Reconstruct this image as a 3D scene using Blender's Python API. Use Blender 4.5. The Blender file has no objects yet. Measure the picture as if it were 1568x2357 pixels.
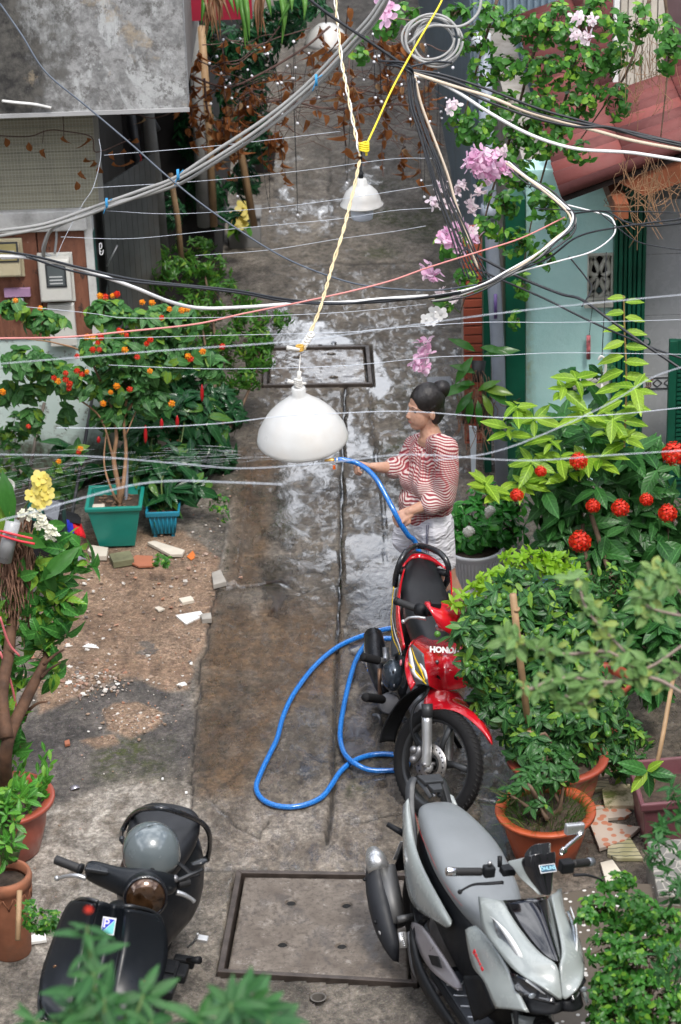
import bpy, bmesh, math, random
import numpy as np
from mathutils import Vector, Matrix, noise as mnoise
random.seed(7); rng = np.random.default_rng(7)
SC = bpy.context.scene
COL = SC.collection
# ---------------------------------------------------------------- camera
PITCH = math.radians(25.2); ROLL = 0.035; CAMH = 6.4; FPX = 5553.0; CX0 = 784.0; CY0 = 1178.5
_f = np.array([0, math.cos(PITCH), -math.sin(PITCH)]); _r0 = np.array([1, 0, 0.]); _u0 = np.array([0, math.sin(PITCH), math.cos(PITCH)])
_R = math.cos(ROLL)*_r0 - math.sin(ROLL)*_u0; _U = math.cos(ROLL)*_u0 + math.sin(ROLL)*_r0
_C = np.array([0, 0, CAMH])
cam_d = bpy.data.cameras.new('camera'); cam = bpy.data.objects.new('camera', cam_d); COL.objects.link(cam)
cam.matrix_world = Matrix(((_R[0], _U[0], -_f[0], 0), (_R[1], _U[1], -_f[1], 0), (_R[2], _U[2], -_f[2], CAMH), (0, 0, 0, 1)))
cam_d.sensor_fit = 'HORIZONTAL'; cam_d.sensor_width = 24.0; cam_d.lens = 24.0*FPX/1568.0
cam_d.clip_start = 0.1; cam_d.clip_end = 600
cam_d.dof.use_dof = True; cam_d.dof.focus_distance = 12.2; cam_d.dof.aperture_fstop = 3.6
SC.camera = cam
# ---------------------------------------------------------------- sky and sun
W = bpy.data.worlds.new('World'); SC.world = W; W.use_nodes = True
wn = W.node_tree; wn.nodes.clear()
wo = wn.nodes.new('ShaderNodeOutputWorld'); wb = wn.nodes.new('ShaderNodeBackground')
sky = wn.nodes.new('ShaderNodeTexSky'); sky.sky_type = 'NISHITA'; sky.sun_disc = False
sky.sun_elevation = math.radians(60); sky.sun_rotation = math.radians(155); sky.air_density = 1.0; sky.dust_density = 3.0; sky.ozone_density = 1.0
wtc = wn.nodes.new('ShaderNodeTexCoord'); wno = wn.nodes.new('ShaderNodeTexNoise'); wno.inputs['Scale'].default_value = 2.6; wno.inputs['Detail'].default_value = 7; wno.inputs['Roughness'].default_value = .6
wmp = wn.nodes.new('ShaderNodeMapping'); wmp.inputs['Scale'].default_value = (1, 1, 2.2)
wr = wn.nodes.new('ShaderNodeMapRange'); wr.inputs['From Min'].default_value = .46; wr.inputs['From Max'].default_value = .58
wmx = wn.nodes.new('ShaderNodeMix'); wmx.data_type = 'RGBA'; wmx.inputs['B'].default_value = (19, 19.5, 20.5, 1)
L = wn.links.new
L(wtc.outputs['Generated'], wmp.inputs['Vector']); L(wmp.outputs[0], wno.inputs['Vector']); L(wno.outputs['Fac'], wr.inputs['Value']); L(wr.outputs[0], wmx.inputs['Factor'])
L(sky.outputs[0], wmx.inputs['A']); L(wmx.outputs['Result'], wb.inputs['Color']); L(wb.outputs[0], wo.inputs['Surface'])
wb.inputs['Strength'].default_value = 0.105
sd = bpy.data.lights.new('sun', 'SUN'); sd.energy = 1.5; sd.angle = math.radians(13); sd.color = (1, .96, .9)
sun = bpy.data.objects.new('sun', sd); COL.objects.link(sun)
sun.location = (0, 0, 20)
_el = math.radians(60); _az = math.radians(155)
_sd = Vector((math.sin(_az)*math.cos(_el), math.cos(_az)*math.cos(_el), math.sin(_el)))
sun.rotation_euler = _sd.to_track_quat('Z', 'Y').to_euler()
SC.view_settings.view_transform = 'Standard'; SC.view_settings.look = 'None'; SC.view_settings.gamma = 1.0; SC.view_settings.exposure = 0.9
SC.view_settings.use_curve_mapping = False
# ---------------------------------------------------------------- geometry helpers
def ray(x, y): return _f + (x-CX0)/FPX*_R - (y-CY0)/FPX*_U
def G(x, y, z=0.0): d = ray(x, y); return _C + d*((z-CAMH)/d[2])
def PY(x, y, Y): d = ray(x, y); return _C + d*(Y/d[1])
def PD(x, y, D): return _C + ray(x, y)*D
def prj(P):
    v = np.asarray(P, float)-_C; d = v@_f
    return CX0+FPX*(v@_R)/d, CY0-FPX*(v@_U)/d
def depth(P): return float((np.asarray(P, float)-_C)@_f)
def V3(p): return Vector((float(p[0]), float(p[1]), float(p[2])))
def spl(pts, k=6, closed=False):
    P = [np.array(p, float) for p in pts]
    if len(P) < 3 and not closed: return P
    out = []; n = len(P)
    for i in range(n if closed else n-1):
        if closed: a, b, c, d = P[(i-1) % n], P[i], P[(i+1) % n], P[(i+2) % n]
        else:
            b, c = P[i], P[i+1]; a = P[i-1] if i > 0 else 2*b-c; d = P[i+2] if i+2 < n else 2*c-b
        for j in range(k):
            t = j/k; out.append(.5*((2*b)+(-a+c)*t+(2*a-5*b+4*c-d)*t*t+(-a+3*b-3*c+d)*t**3))
    if not closed: out.append(P[-1])
    return out
class MB:
    def __init__(s): s.v = []; s.f = []; s.uv = None
    def add(s, vs, fs):
        o = len(s.v); s.v += [tuple(map(float, v)) for v in vs]; s.f += [tuple(i+o for i in f) for f in fs]; return s
    def box(s, c, size, M=None, taper=1.0):
        hx, hy, hz = [a/2 for a in size]; vs = []
        for z in (-1, 1):
            t = taper if z > 0 else 1.0
            for x, y in ((-1, -1), (1, -1), (1, 1), (-1, 1)): vs.append(np.array([x*hx*t, y*hy*t, z*hz]))
        if M is not None: vs = [np.array(M)@v for v in vs]
        vs = [v+np.array(c) for v in vs]
        return s.add(vs, [(3, 2, 1, 0), (4, 5, 6, 7), (0, 1, 5, 4), (1, 2, 6, 5), (2, 3, 7, 6), (3, 0, 4, 7)])
    def tube(s, path, r, n=8, cap=True, flat=None, up=None):
        P = [np.array(p, float) for p in path]; m = len(P)
        R_ = r if hasattr(r, '__len__') else [r]*m
        if len(R_) != m: R_ = list(np.interp(np.linspace(0, 1, m), np.linspace(0, 1, len(R_)), R_))
        T = []
        for i in range(m):
            t = P[min(i+1, m-1)]-P[max(i-1, 0)]; l = np.linalg.norm(t); T.append(t/l if l > 1e-9 else np.array([0, 0, 1.]))
        a = np.array(up, float) if up is not None else (np.array([0, 0, 1.]) if abs(T[0][2]) < .9 else np.array([1., 0, 0]))
        vs = []; nx = a-T[0]*(a@T[0]); nx /= np.linalg.norm(nx)
        for i in range(m):
            if up is not None: nx = a-T[i]*(a@T[i])
            else: nx = nx-T[i]*(nx@T[i])
            nx /= max(np.linalg.norm(nx), 1e-9); ny = np.cross(T[i], nx)
            for j in range(n):
                th = 2*math.pi*j/n; fl = flat if flat else 1.0
                vs.append(P[i]+R_[i]*(math.cos(th)*nx*fl+math.sin(th)*ny))
        fs = []
        for i in range(m-1):
            for j in range(n): fs.append((i*n+j, i*n+(j+1) % n, (i+1)*n+(j+1) % n, (i+1)*n+j))
        if cap: fs.append(tuple(reversed(range(n)))); fs.append(tuple((m-1)*n+j for j in range(n)))
        return s.add(vs, fs)
    def lathe(s, prof, n=24, c=(0, 0, 0), M=None, caps=False, wav=None):
        vs = []; m = len(prof)
        for k, (r, z) in enumerate(prof):
            for j in range(n):
                th = 2*math.pi*j/n; rr = r*(1+(wav(k, th) if wav else 0)); vs.append(np.array([rr*math.cos(th), rr*math.sin(th), z]))
        if M is not None: vs = [np.array(M)@v for v in vs]
        vs = [v+np.array(c, float) for v in vs]
        fs = [(i*n+j, i*n+(j+1) % n, (i+1)*n+(j+1) % n, (i+1)*n+j) for i in range(m-1) for j in range(n)]
        if caps: fs.append(tuple(reversed(range(n)))); fs.append(tuple((m-1)*n+j for j in range(n)))
        return s.add(vs, fs)
    def ell(s, c, r, n=16, m=10, M=None):
        rx, ry, rz = r if hasattr(r, '__len__') else (r, r, r); vs = []; fs = []
        for i in range(1, m):
            ph = math.pi*i/m
            for j in range(n):
                th = 2*math.pi*j/n; vs.append(np.array([rx*math.sin(ph)*math.cos(th), ry*math.sin(ph)*math.sin(th), rz*math.cos(ph)]))
        vs += [np.array([0, 0, rz]), np.array([0, 0, -rz])]; T, B = len(vs)-2, len(vs)-1
        for i in range(m-2):
            for j in range(n): fs.append((i*n+j, (i+1)*n+j, (i+1)*n+(j+1) % n, i*n+(j+1) % n))
        for j in range(n): fs.append((T, j, (j+1) % n)); fs.append((B, (m-2)*n+(j+1) % n, (m-2)*n+j))
        if M is not None: vs = [np.array(M)@v for v in vs]
        return s.add([v+np.array(c, float) for v in vs], fs)
    def grid(s, rows):
        n = len(rows[0]); m = len(rows)
        return s.add([p for r in rows for p in r], [(i*n+j, i*n+j+1, (i+1)*n+j+1, (i+1)*n+j) for i in range(m-1) for j in range(n-1)])
    def prism(s, poly, d):   # closed polygon (3D) extruded by vector d
        n = len(poly); P = [np.array(p, float) for p in poly]; d = np.array(d, float)
        return s.add(P+[p+d for p in P], [tuple(range(n)), tuple(reversed(range(n, 2*n)))]+[(i, i+n, (i+1) % n+n, (i+1) % n) for i in range(n)])
WM = {}
def wm(o): return WM.get(o.name, Matrix())
def tag(o, label=None, cat=None, group=None, kind=None):
    if label: o['label'] = label
    if cat: o['category'] = cat
    if group: o['group'] = group
    if kind: o['kind'] = kind
    return o
def thing(name, label, cat, loc=(0, 0, 0), M=None, group=None):
    o = bpy.data.objects.new(name, None); COL.objects.link(o); o.empty_display_size = .1
    m = M if M is not None else Matrix.Translation(V3(loc)); o.matrix_world = m; WM[o.name] = m
    return tag(o, label, cat, group)
def obj(name, mb, mat, parent=None, world=True, smooth=True, fixn=True, bevel=0, sub=0, solid=0, auto=None, kind=None, label=None, cat=None, group=None):
    me = bpy.data.meshes.new(name); vs = mb.v
    if parent is not None and world:
        inv = wm(parent).inverted(); A = np.array(inv); vs = (np.array(vs)@A[:3, :3].T+A[:3, 3]).tolist()
    me.from_pydata(vs, [], mb.f)
    if fixn:
        bm = bmesh.new(); bm.from_mesh(me); bmesh.ops.recalc_face_normals(bm, faces=bm.faces); bm.to_mesh(me); bm.free()
    if smooth: me.polygons.foreach_set('use_smooth', [True]*len(me.polygons))
    if auto: me.set_sharp_from_angle(angle=math.radians(auto))
    if mat is not None: me.materials.append(mat)
    o = bpy.data.objects.new(name, me); COL.objects.link(o)
    if parent is not None: o.parent = parent; WM[o.name] = wm(parent).copy()
    else: WM[o.name] = Matrix()
    if solid: md = o.modifiers.new('t', 'SOLIDIFY'); md.thickness = solid; md.offset = -1
    if bevel: md = o.modifiers.new('b', 'BEVEL'); md.width = bevel; md.segments = 2; md.limit_method = 'ANGLE'; md.angle_limit = math.radians(35)
    if sub: md = o.modifiers.new('s', 'SUBSURF'); md.levels = sub; md.render_levels = sub
    return tag(o, label, cat, group, kind)
def inst(name, me, parent, loc, M3=None, s=1.0):
    o = bpy.data.objects.new(name, me); COL.objects.link(o); o.parent = parent
    m = Matrix.Translation(V3(loc))
    if M3 is not None: m = m @ Matrix([list(map(float, r)) for r in M3]).to_4x4()
    m = m @ Matrix.Scale(s, 4)
    o.matrix_basis = (wm(parent).inverted() @ m) if parent is not None else m
    WM[o.name] = m
    return o
def textobj(name, s, mat, parent, M, size, shear=0, ext=.001, bold=0):
    cu = bpy.data.curves.new(name, 'FONT'); cu.body = s; cu.size = size; cu.extrude = ext; cu.align_x = 'CENTER'; cu.align_y = 'CENTER'; cu.shear = shear; cu.offset = bold; cu.resolution_u = 3
    t = bpy.data.objects.new(name, cu); COL.objects.link(t)
    dg = bpy.context.evaluated_depsgraph_get(); me = bpy.data.meshes.new_from_object(t.evaluated_get(dg)); bpy.data.objects.remove(t)
    me.materials.clear(); me.materials.append(mat)
    o = bpy.data.objects.new(name, me); COL.objects.link(o); o.parent = parent; o.matrix_basis = M if parent is None else wm(parent).inverted() @ M
    return o
# ---------------------------------------------------------------- materials
MATS = {}
class NT:
    def __init__(s, name):
        s.m = bpy.data.materials.new(name); s.m.use_nodes = True; s.t = s.m.node_tree; s.b = s.t.nodes['Principled BSDF']; s.o = s.t.nodes['Material Output']
        s.tc = None
    def n(s, typ, **k):
        nd = s.t.nodes.new('ShaderNode'+typ)
        for a, b in k.items():
            if a in nd.bl_rna.properties and a not in nd.inputs: setattr(nd, a, b)
            else: nd.inputs[a.replace('_', ' ')].default_value = b
        return nd
    def l(s, a, b): s.t.links.new(a, b)
    def co(s, which='Object'):
        if which == 'World': return s.t.nodes.new('ShaderNodeNewGeometry').outputs['Position']
        if s.tc is None: s.tc = s.t.nodes.new('ShaderNodeTexCoord')
        return s.tc.outputs[which]
    def noise(s, scale, detail=4, rough=.55, sc=(1, 1, 1), src=None, dist=0):
        nd = s.t.nodes.new('ShaderNodeTexNoise'); nd.inputs['Scale'].default_value = scale; nd.inputs['Detail'].default_value = detail; nd.inputs['Roughness'].default_value = rough; nd.inputs['Distortion'].default_value = dist
        v = src or s.co()
        if tuple(sc) != (1, 1, 1):
            mp = s.t.nodes.new('ShaderNodeMapping'); mp.inputs['Scale'].default_value = sc; s.l(v, mp.inputs['Vector']); v = mp.outputs[0]
        s.l(v, nd.inputs['Vector']); return nd.outputs['Fac']
    def rng(s, v, a, b, c=0, d=1):
        nd = s.t.nodes.new('ShaderNodeMapRange'); nd.inputs['From Min'].default_value = a; nd.inputs['From Max'].default_value = b; nd.inputs['To Min'].default_value = c; nd.inputs['To Max'].default_value = d
        s.l(v, nd.inputs['Value']); return nd.outputs[0]
    def mix(s, f, a, b, mode='MIX'):
        nd = s.t.nodes.new('ShaderNodeMix'); nd.data_type = 'RGBA'; nd.blend_type = mode
        for sock, v in ((nd.inputs['Factor'], f), (nd.inputs['A'], a), (nd.inputs['B'], b)):
            if hasattr(v, 'is_output'): s.l(v, sock)
            elif hasattr(v, '__len__'): sock.default_value = (*v[:3], 1)
            else: sock.default_value = v
        return nd.outputs['Result']
    def math(s, op, a, b=0.0, clamp=False):
        nd = s.t.nodes.new('ShaderNodeMath'); nd.operation = op; nd.use_clamp = clamp
        for i, v in enumerate((a, b)):
            if hasattr(v, 'is_output'): s.l(v, nd.inputs[i])
            else: nd.inputs[i].default_value = v
        return nd.outputs[0]
    def bump(s, h, strength=.3, dist=.01, normal=None):
        nd = s.t.nodes.new('ShaderNodeBump'); nd.inputs['Strength'].default_value = strength; nd.inputs['Distance'].default_value = dist; s.l(h, nd.inputs['Height'])
        if normal: s.l(normal, nd.inputs['Normal'])
        return nd.outputs[0]
    def set(s, **k):
        for a, v in k.items():
            a = {'color': 'Base Color', 'rough': 'Roughness', 'metal': 'Metallic', 'normal': 'Normal', 'coat': 'Coat Weight', 'coatr': 'Coat Roughness', 'ior': 'IOR', 'spec': 'Specular IOR Level', 'trans': 'Transmission Weight', 'alpha': 'Alpha'}.get(a, a)
            if hasattr(v, 'is_output'): s.l(v, s.b.inputs[a])
            elif hasattr(v, '__len__'): s.b.inputs[a].default_value = (*v[:3], 1)
            else: s.b.inputs[a].default_value = v
        return s
def M(name, col, rough=.5, metal=0, var=.12, scale=6, bump=0, bscale=40, coat=0, dirt=0, dcol=(.08, .06, .04), spec=.5):
    if name in MATS: return MATS[name]
    s = NT(name); c = np.array(col)
    base = s.mix(s.rng(s.noise(scale, 6), .3, .7), tuple(c*(1-var)), tuple(np.minimum(c*(1+var), 1)))
    if dirt: base = s.mix(s.math('MULTIPLY', s.rng(s.noise(scale*.6, 8, .7), .48, .7), dirt), base, dcol)
    s.set(color=base, rough=s.rng(s.noise(scale*3, 4), .3, .7, max(rough-.08, .02), min(rough+.1, 1)), metal=metal, coat=coat, coatr=.05, spec=spec)
    if bump: s.set(normal=s.bump(s.noise(bscale, 6), bump, .004))
    MATS[name] = s.m; return s.m
def leafmat(name, dark, light, lime=None, rough=.35, veins=True, obj_random=False, transl=.35, spot=None, limefrac=.8):
    if name in MATS: return MATS[name]
    s = NT(name)
    if obj_random: rnd = s.t.nodes.new('ShaderNodeObjectInfo').outputs['Random']
    else: rnd = s.t.nodes.new('ShaderNodeNewGeometry').outputs['Random Per Island']
    c = s.mix(rnd, dark, light)
    if lime is not None: c = s.mix(s.rng(rnd, limefrac, limefrac+.06), c, lime)
    uv = s.co('UV'); sx = s.t.nodes.new('ShaderNodeSeparateXYZ'); s.l(uv, sx.inputs[0])
    if veins:
        d = s.math('ABSOLUTE', s.math('SUBTRACT', sx.outputs[0], .5))
        mid = s.rng(d, .015, .07, 1, 0)
        w = s.math('SINE', s.math('MULTIPLY', s.math('SUBTRACT', sx.outputs[1], s.math('MULTIPLY', d, .5)), 44))
        side = s.math('MULTIPLY', s.rng(w, .75, 1), .35)
        c = s.mix(s.math('MAXIMUM', s.math('MULTIPLY', mid, .75), side), c, tuple(min(x*1.8+.02, 1) for x in light))
    c = s.mix(s.rng(s.noise(9, 3, src=uv), .35, .7), c, s.mix(.35, c, (dark[0]*.5, dark[1]*.6, dark[2]*.5)))
    if spot is not None: c = s.mix(s.rng(s.noise(4, 5, src=s.co()), .62, .66), c, spot)
    s.set(color=c, rough=rough, spec=.32)
    if veins: s.set(normal=s.bump(w, .25, .002))
    tr = s.n('BsdfTranslucent'); s.l(s.mix(.5, c, light), tr.inputs['Color'])
    mx = s.n('MixShader'); mx.inputs[0].default_value = transl; s.l(s.b.outputs[0], mx.inputs[1]); s.l(tr.outputs[0], mx.inputs[2]); s.l(mx.outputs[0], s.o.inputs['Surface'])
    MATS[name] = s.m; return s.m
def leafverts(Lg=1.0, Wd=.5, fold=.18, droop=.25, tip=1.0, seg=4, wav=0, heart=0, blunt=0):
    # leaf along +y from 0 to L, up +z, 3 columns
    vs = []; uv = []; fs = []
    for i in range(seg+1):
        t = i/seg; w = math.sin(math.pi*min(max(t**(.8+blunt*-.2)*.97+.015, 0), 1))**(.8/tip)*Wd/2
        if blunt: w = Wd/2*min(1, (t*2.2)**.9)*math.sqrt(max(0, 1-max(0, (t-.55)/.45)**2))
        if heart: w = Wd/2*(1.15*math.sin(math.pi*min(1, (t*.82+.18)))**.85)
        if i == seg: w = 0.012*Wd
        z = -droop*Lg*t*t+wav*math.sin(t*9)
        y = Lg*t
        vs += [(-w, y-heart*.12*(i == 0), z+fold*w*1.2), (0, y, z), (w, y-heart*.12*(i == 0), z+fold*w*1.2)]
        uv += [(.5-w/Wd if Wd else 0, t), (.5, t), (.5+w/Wd, t)]
    for i in range(seg):
        a = i*3; fs += [(a, a+1, a+4, a+3), (a+1, a+2, a+5, a+4)]
    return np.array(vs, float), fs, uv
def leafmesh(name, mat, **k):
    vs, fs, uv = leafverts(**k); me = bpy.data.meshes.new(name); me.from_pydata(vs.tolist(), [], fs)
    ul = me.uv_layers.new(name='UVMap'); li = [v for p in me.polygons for v in p.vertices]
    ul.data.foreach_set('uv', [c for v in li for c in uv[v]])
    me.polygons.foreach_set('use_smooth', [True]*len(me.polygons)); me.materials.append(mat); return me
def frame_from(dirv, upv):
    y = np.array(dirv, float); y /= np.linalg.norm(y); z = np.array(upv, float); z = z-y*(z@y); n = np.linalg.norm(z)
    if n < 1e-3: z = np.array([1, 0, 0.])-y*y[0]; n = np.linalg.norm(z)
    z /= n; x = np.cross(y, z); return np.stack([x, y, z], 1)
def leaves_joined(name, mat, parent, xf, variants, kind='stuff'):
    # xf: list of (loc, M3, scale); variants: list of (verts, faces, uv)
    V, Fc, UVs = [], [], []; off = 0
    for i, (loc, m3, s) in enumerate(xf):
        vs, fs, uv = variants[i % len(variants)]; m3 = np.array(m3)
        V.append((vs*s)@m3.T+np.array(loc)); Fc += [tuple(a+off for a in f) for f in fs]
        UVs += [uv[a] for f in fs for a in f]; off += len(vs)
    V = np.concatenate(V)
    if parent is not None:
        A = np.array(wm(parent).inverted()); V = V@A[:3, :3].T+A[:3, 3]
    me = bpy.data.meshes.new(name); me.from_pydata(V.tolist(), [], Fc)
    ul = me.uv_layers.new(name='UVMap'); ul.data.foreach_set('uv', np.array(UVs, float).ravel())
    me.polygons.foreach_set('use_smooth', [True]*len(me.polygons)); me.materials.append(mat)
    o = bpy.data.objects.new(name, me); COL.objects.link(o); o.parent = parent
    if kind: o['kind'] = kind
    return o
def fbm(x, y, s, o=4, seed=0):
    # cheap vectorised value noise
    x = np.asarray(x, float)*s+seed*17.3; y = np.asarray(y, float)*s+seed*9.1; r = 0; a = .5; tot = 0
    for k in range(o):
        xi = np.floor(x).astype(np.int64); yi = np.floor(y).astype(np.int64); fx = x-xi; fy = y-yi; fx = fx*fx*(3-2*fx); fy = fy*fy*(3-2*fy)
        def h(i, j):
            n = (i*374761393+j*668265263+k*1274126177+seed*99991) & 0x7fffffff; n = ((n ^ (n >> 13))*1274126177) & 0x7fffffff; return ((n ^ (n >> 16)) & 0xffff)/65535.0
        r = r+a*((h(xi, yi)*(1-fx)+h(xi+1, yi)*fx)*(1-fy)+(h(xi, yi+1)*(1-fx)+h(xi+1, yi+1)*fx)*fy); tot += a; a *= .5; x = x*2.03+5.1; y = y*2.01+1.7
    return r/tot
def inpoly(x, y, poly):
    c = np.zeros(x.shape, bool); n = len(poly); j = n-1
    for i in range(n):
        xi, yi = poly[i]; xj, yj = poly[j]
        m = ((yi > y) != (yj > y)) & (x < (xj-xi)*(y-yi)/(yj-yi+1e-12)+xi); c ^= m; j = i
    return c
def softpoly(x, y, poly, soft, jit=0, seed=1, X=None, Y=None):
    if jit:
        x = x+(fbm(X, Y, 9, 4, seed)-.5)*jit*2; y = y+(fbm(X, Y, 9, 4, seed+5)-.5)*jit*1.4
    d = np.full(x.shape, 1e9); n = len(poly)
    for i in range(n):
        ax, ay = poly[i]; bx, by = poly[(i+1) % n]; vx, vy = bx-ax, by-ay; t = np.clip(((x-ax)*vx+(y-ay)*vy)/(vx*vx+vy*vy+1e-9), 0, 1)
        d = np.minimum(d, np.hypot(x-ax-t*vx, y-ay-t*vy))
    s = np.where(inpoly(x, y, poly), d, -d)
    return np.clip(s/soft+.5, 0, 1)
def segdist(x, y, pts):
    d = np.full(x.shape, 1e9)
    for (ax, ay), (bx, by) in zip(pts[:-1], pts[1:]):
        vx, vy = bx-ax, by-ay; t = np.clip(((x-ax)*vx+(y-ay)*vy)/(vx*vx+vy*vy+1e-9), 0, 1); d = np.minimum(d, np.hypot(x-ax-t*vx, y-ay-t*vy))
    return d
# ================================================================ GROUND
GROOVE = [(812, 560), (772, 700), (768, 790), (795, 893), (790, 1000), (786, 1200), (783, 1350), (776, 1500), (770, 1700), (765, 1830), (758, 1900), (750, 1945)]
LEDGE = [(605, 700), (585, 820), (570, 900), (555, 1010), (530, 1150), (515, 1250), (500, 1340), (478, 1440), (462, 1560), (448, 1700), (445, 1800), (430, 1900), (455, 2000)]
SAND = [(100, 1230), (420, 1220), (505, 1290), (500, 1380), (470, 1490), (450, 1530), (435, 1590), (378, 1590), (330, 1558), (270, 1560), (210, 1590), (90, 1640), (60, 1400)]
SAND2 = [(232, 1640), (262, 1618), (320, 1618), (372, 1645), (362, 1672), (300, 1700), (250, 1680)]
SAND3 = [(190, 1700), (262, 1690), (270, 1712), (225, 1725)]
DARKSLAB = [(215, 1592), (270, 1562), (330, 1560), (380, 1590), (435, 1600), (452, 1640), (448, 1720), (420, 1790), (300, 1790), (60, 1880), (60, 1640)]
RIGHTWET = [(1020, 1560), (1180, 1600), (1190, 1760), (1150, 1830), (1190, 2010), (1130, 1960), (1085, 1820), (1050, 1700)]
def ground_h(X, Y):
    px = CX0+FPX*((X*_R[0]+Y*_R[1]+(-CAMH)*_R[2])/(Y*_f[1]-CAMH*_f[2])); py = CY0-FPX*((X*_U[0]+Y*_U[1]-CAMH*_U[2])/(Y*_f[1]-CAMH*_f[2]))
    jx = px+(fbm(X, Y, 5, 5, 3)-.5)*26; jy = py+(fbm(X, Y, 5, 5, 4)-.5)*20
    z = (fbm(X, Y, 1.1, 3, 1)-.5)*.016+(fbm(X, Y, 14, 4, 2)-.5)*.007
    A = {}
    A['sand'] = np.maximum(np.maximum(softpoly(jx, jy, SAND, 10), softpoly(jx, jy, SAND2, 8)), softpoly(jx, jy, SAND3, 8))
    hole = (fbm(X, Y, 3.2, 4, 9) > .6) & inpoly(px, py, [(290, 1430), (470, 1430), (450, 1560), (250, 1560)])
    A['sand'] = np.where(hole, A['sand']*.15, A['sand'])
    z = z+A['sand']*((fbm(X, Y, 2.2, 5, 8)-.4)*.035+(fbm(X, Y, 30, 3, 12)-.5)*.010)
    A['dark'] = np.maximum(softpoly(jx, jy, DARKSLAB, 14), hole*.8)
    ldx = np.interp(py, [q[1] for q in LEDGE], [q[0] for q in LEDGE]); gx = np.interp(py, [q[1] for q in GROOVE], [q[0] for q in GROOVE])
    inlane = np.clip((jx-ldx)/8, 0, 1)
    strip = np.clip((px-ldx)/3, 0, 1)*np.clip((ldx+46-px)/4, 0, 1)*((py > 1110) & (py < 1345))
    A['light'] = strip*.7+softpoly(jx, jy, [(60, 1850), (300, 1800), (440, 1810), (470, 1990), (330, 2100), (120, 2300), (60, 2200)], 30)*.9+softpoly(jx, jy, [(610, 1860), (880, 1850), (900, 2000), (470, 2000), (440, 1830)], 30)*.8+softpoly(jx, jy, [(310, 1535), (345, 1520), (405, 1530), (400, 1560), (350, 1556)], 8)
    z = z+strip*.022
    gd = segdist(px, py, GROOVE[2:]); gw = .010*FPX/(Y*_f[1]-CAMH*_f[2])
    groove = np.clip(1.6-gd/gw, 0, 1)*(py < 1945)
    z = z-groove*.03
    # edge crack along the slab, cross cracks
    ck = segdist(px+(fbm(X, Y, 8, 4, 21)-.5)*22, py+(fbm(X, Y, 8, 4, 22)-.5)*12, LEDGE[6:]); crack = np.clip(1.5-ck/3.0, 0, 1)
    for q in ([(465, 1998), (560, 1996), (640, 2004), (700, 2010), (860, 2016), (960, 1990)], [(800, 1896), (850, 1886), (930, 1872)], [(480, 1362), (560, 1352), (640, 1340), (700, 1362), (780, 1345)], [(250, 1892), (380, 1900), (430, 1890)], [(430, 1800), (470, 1815), (540, 1900), (600, 1930), (620, 1880)], [(1100, 1840), (1160, 1850)], [(850, 900), (862, 1010), (876, 1130), (890, 1300)], [(758, 345), (764, 530)], [(700, 610), (1050, 600)]):
        cd = segdist(px+(fbm(X, Y, 7, 4, 31)-.5)*18, py+(fbm(X, Y, 7, 4, 32)-.5)*14, q); crack = np.maximum(crack, np.clip(1.5-cd/2.2, 0, 1)*.8)
    z = z-crack*.016
    wet = np.clip(inlane*.78+softpoly(jx, jy, RIGHTWET, 20), 0, 1)*np.clip((2160-py)/260+.25, .25, 1)
    # puddles lie in shallow low spots of the lane
    n1 = fbm(X*1.0, Y*.62, 2.6, 5, 41)
    P = softpoly(jx, jy, [(640, 1060), (800, 960), (790, 1345), (700, 1345), (640, 1420), (590, 1380), (620, 1240)], 60)*np.clip((n1-.34)*4, 0, 1)
    P = np.maximum(P, softpoly(jx, jy, [(796, 940), (850, 1010), (935, 1160), (935, 1330), (905, 1470), (850, 1560), (792, 1500), (786, 1200)], 22)*np.clip((n1-.22)*3.4, 0, 1))
    P = np.maximum(P, softpoly(jx, jy, [(795, 1460), (860, 1480), (900, 1700), (885, 1830), (780, 1800), (785, 1650)], 30)*np.clip((n1-.36)*4, 0, 1))
    P = np.maximum(P, softpoly(jx, jy, [(640, 1500), (760, 1480), (765, 1840), (600, 1850), (640, 1700)], 60)*np.clip((n1-.42)*4, 0, 1))
    P = np.maximum(P, softpoly(jx, jy, [(590, 700), (740, 700), (775, 760), (860, 800), (905, 880), (890, 930), (840, 900), (840, 800), (620, 815)], 18)*np.clip((n1-.38)*7, 0, 1))
    P = np.maximum(P, softpoly(jx, jy, [(560, 350), (800, 360), (960, 400), (930, 520), (600, 560)], 60)*np.clip((n1-.46)*6, 0, 1))
    P = np.maximum(P, softpoly(jx, jy, RIGHTWET, 20)*np.clip((n1-.36)*6, 0, 1))
    P = np.maximum(P, groove*.9*(py < 1500))
    fz = np.clip((py-560)/240, 0, 1); P = P*(.45+.55*fz); wet = wet*(.30+.70*fz)
    A['pud'] = P; A['wet'] = np.clip(np.maximum(wet, P), 0, 1)
    z = z*(1-.9*P)
    A['moss'] = np.clip((fbm(X, Y, 2.0, 5, 51)-.5)*5, 0, 1)*np.clip(softpoly(jx, jy, [(830, 900), (1100, 860), (1100, 1160), (960, 1150), (880, 1050)], 30)+softpoly(jx, jy, [(820, 420), (1050, 420), (1080, 700), (840, 720)], 40)+softpoly(jx, jy, [(790, 1740), (900, 1740), (900, 1840), (800, 1830)], 20)+softpoly(jx, jy, [(480, 2280), (1000, 2290), (1000, 2400), (400, 2400)], 20)+softpoly(jx, jy, [(440, 1100), (560, 1100), (520, 1350), (460, 1400)], 20)+softpoly(jx, jy, [(250, 1700), (400, 1700), (420, 1860), (150, 1860)], 30), 0, 1)
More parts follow.
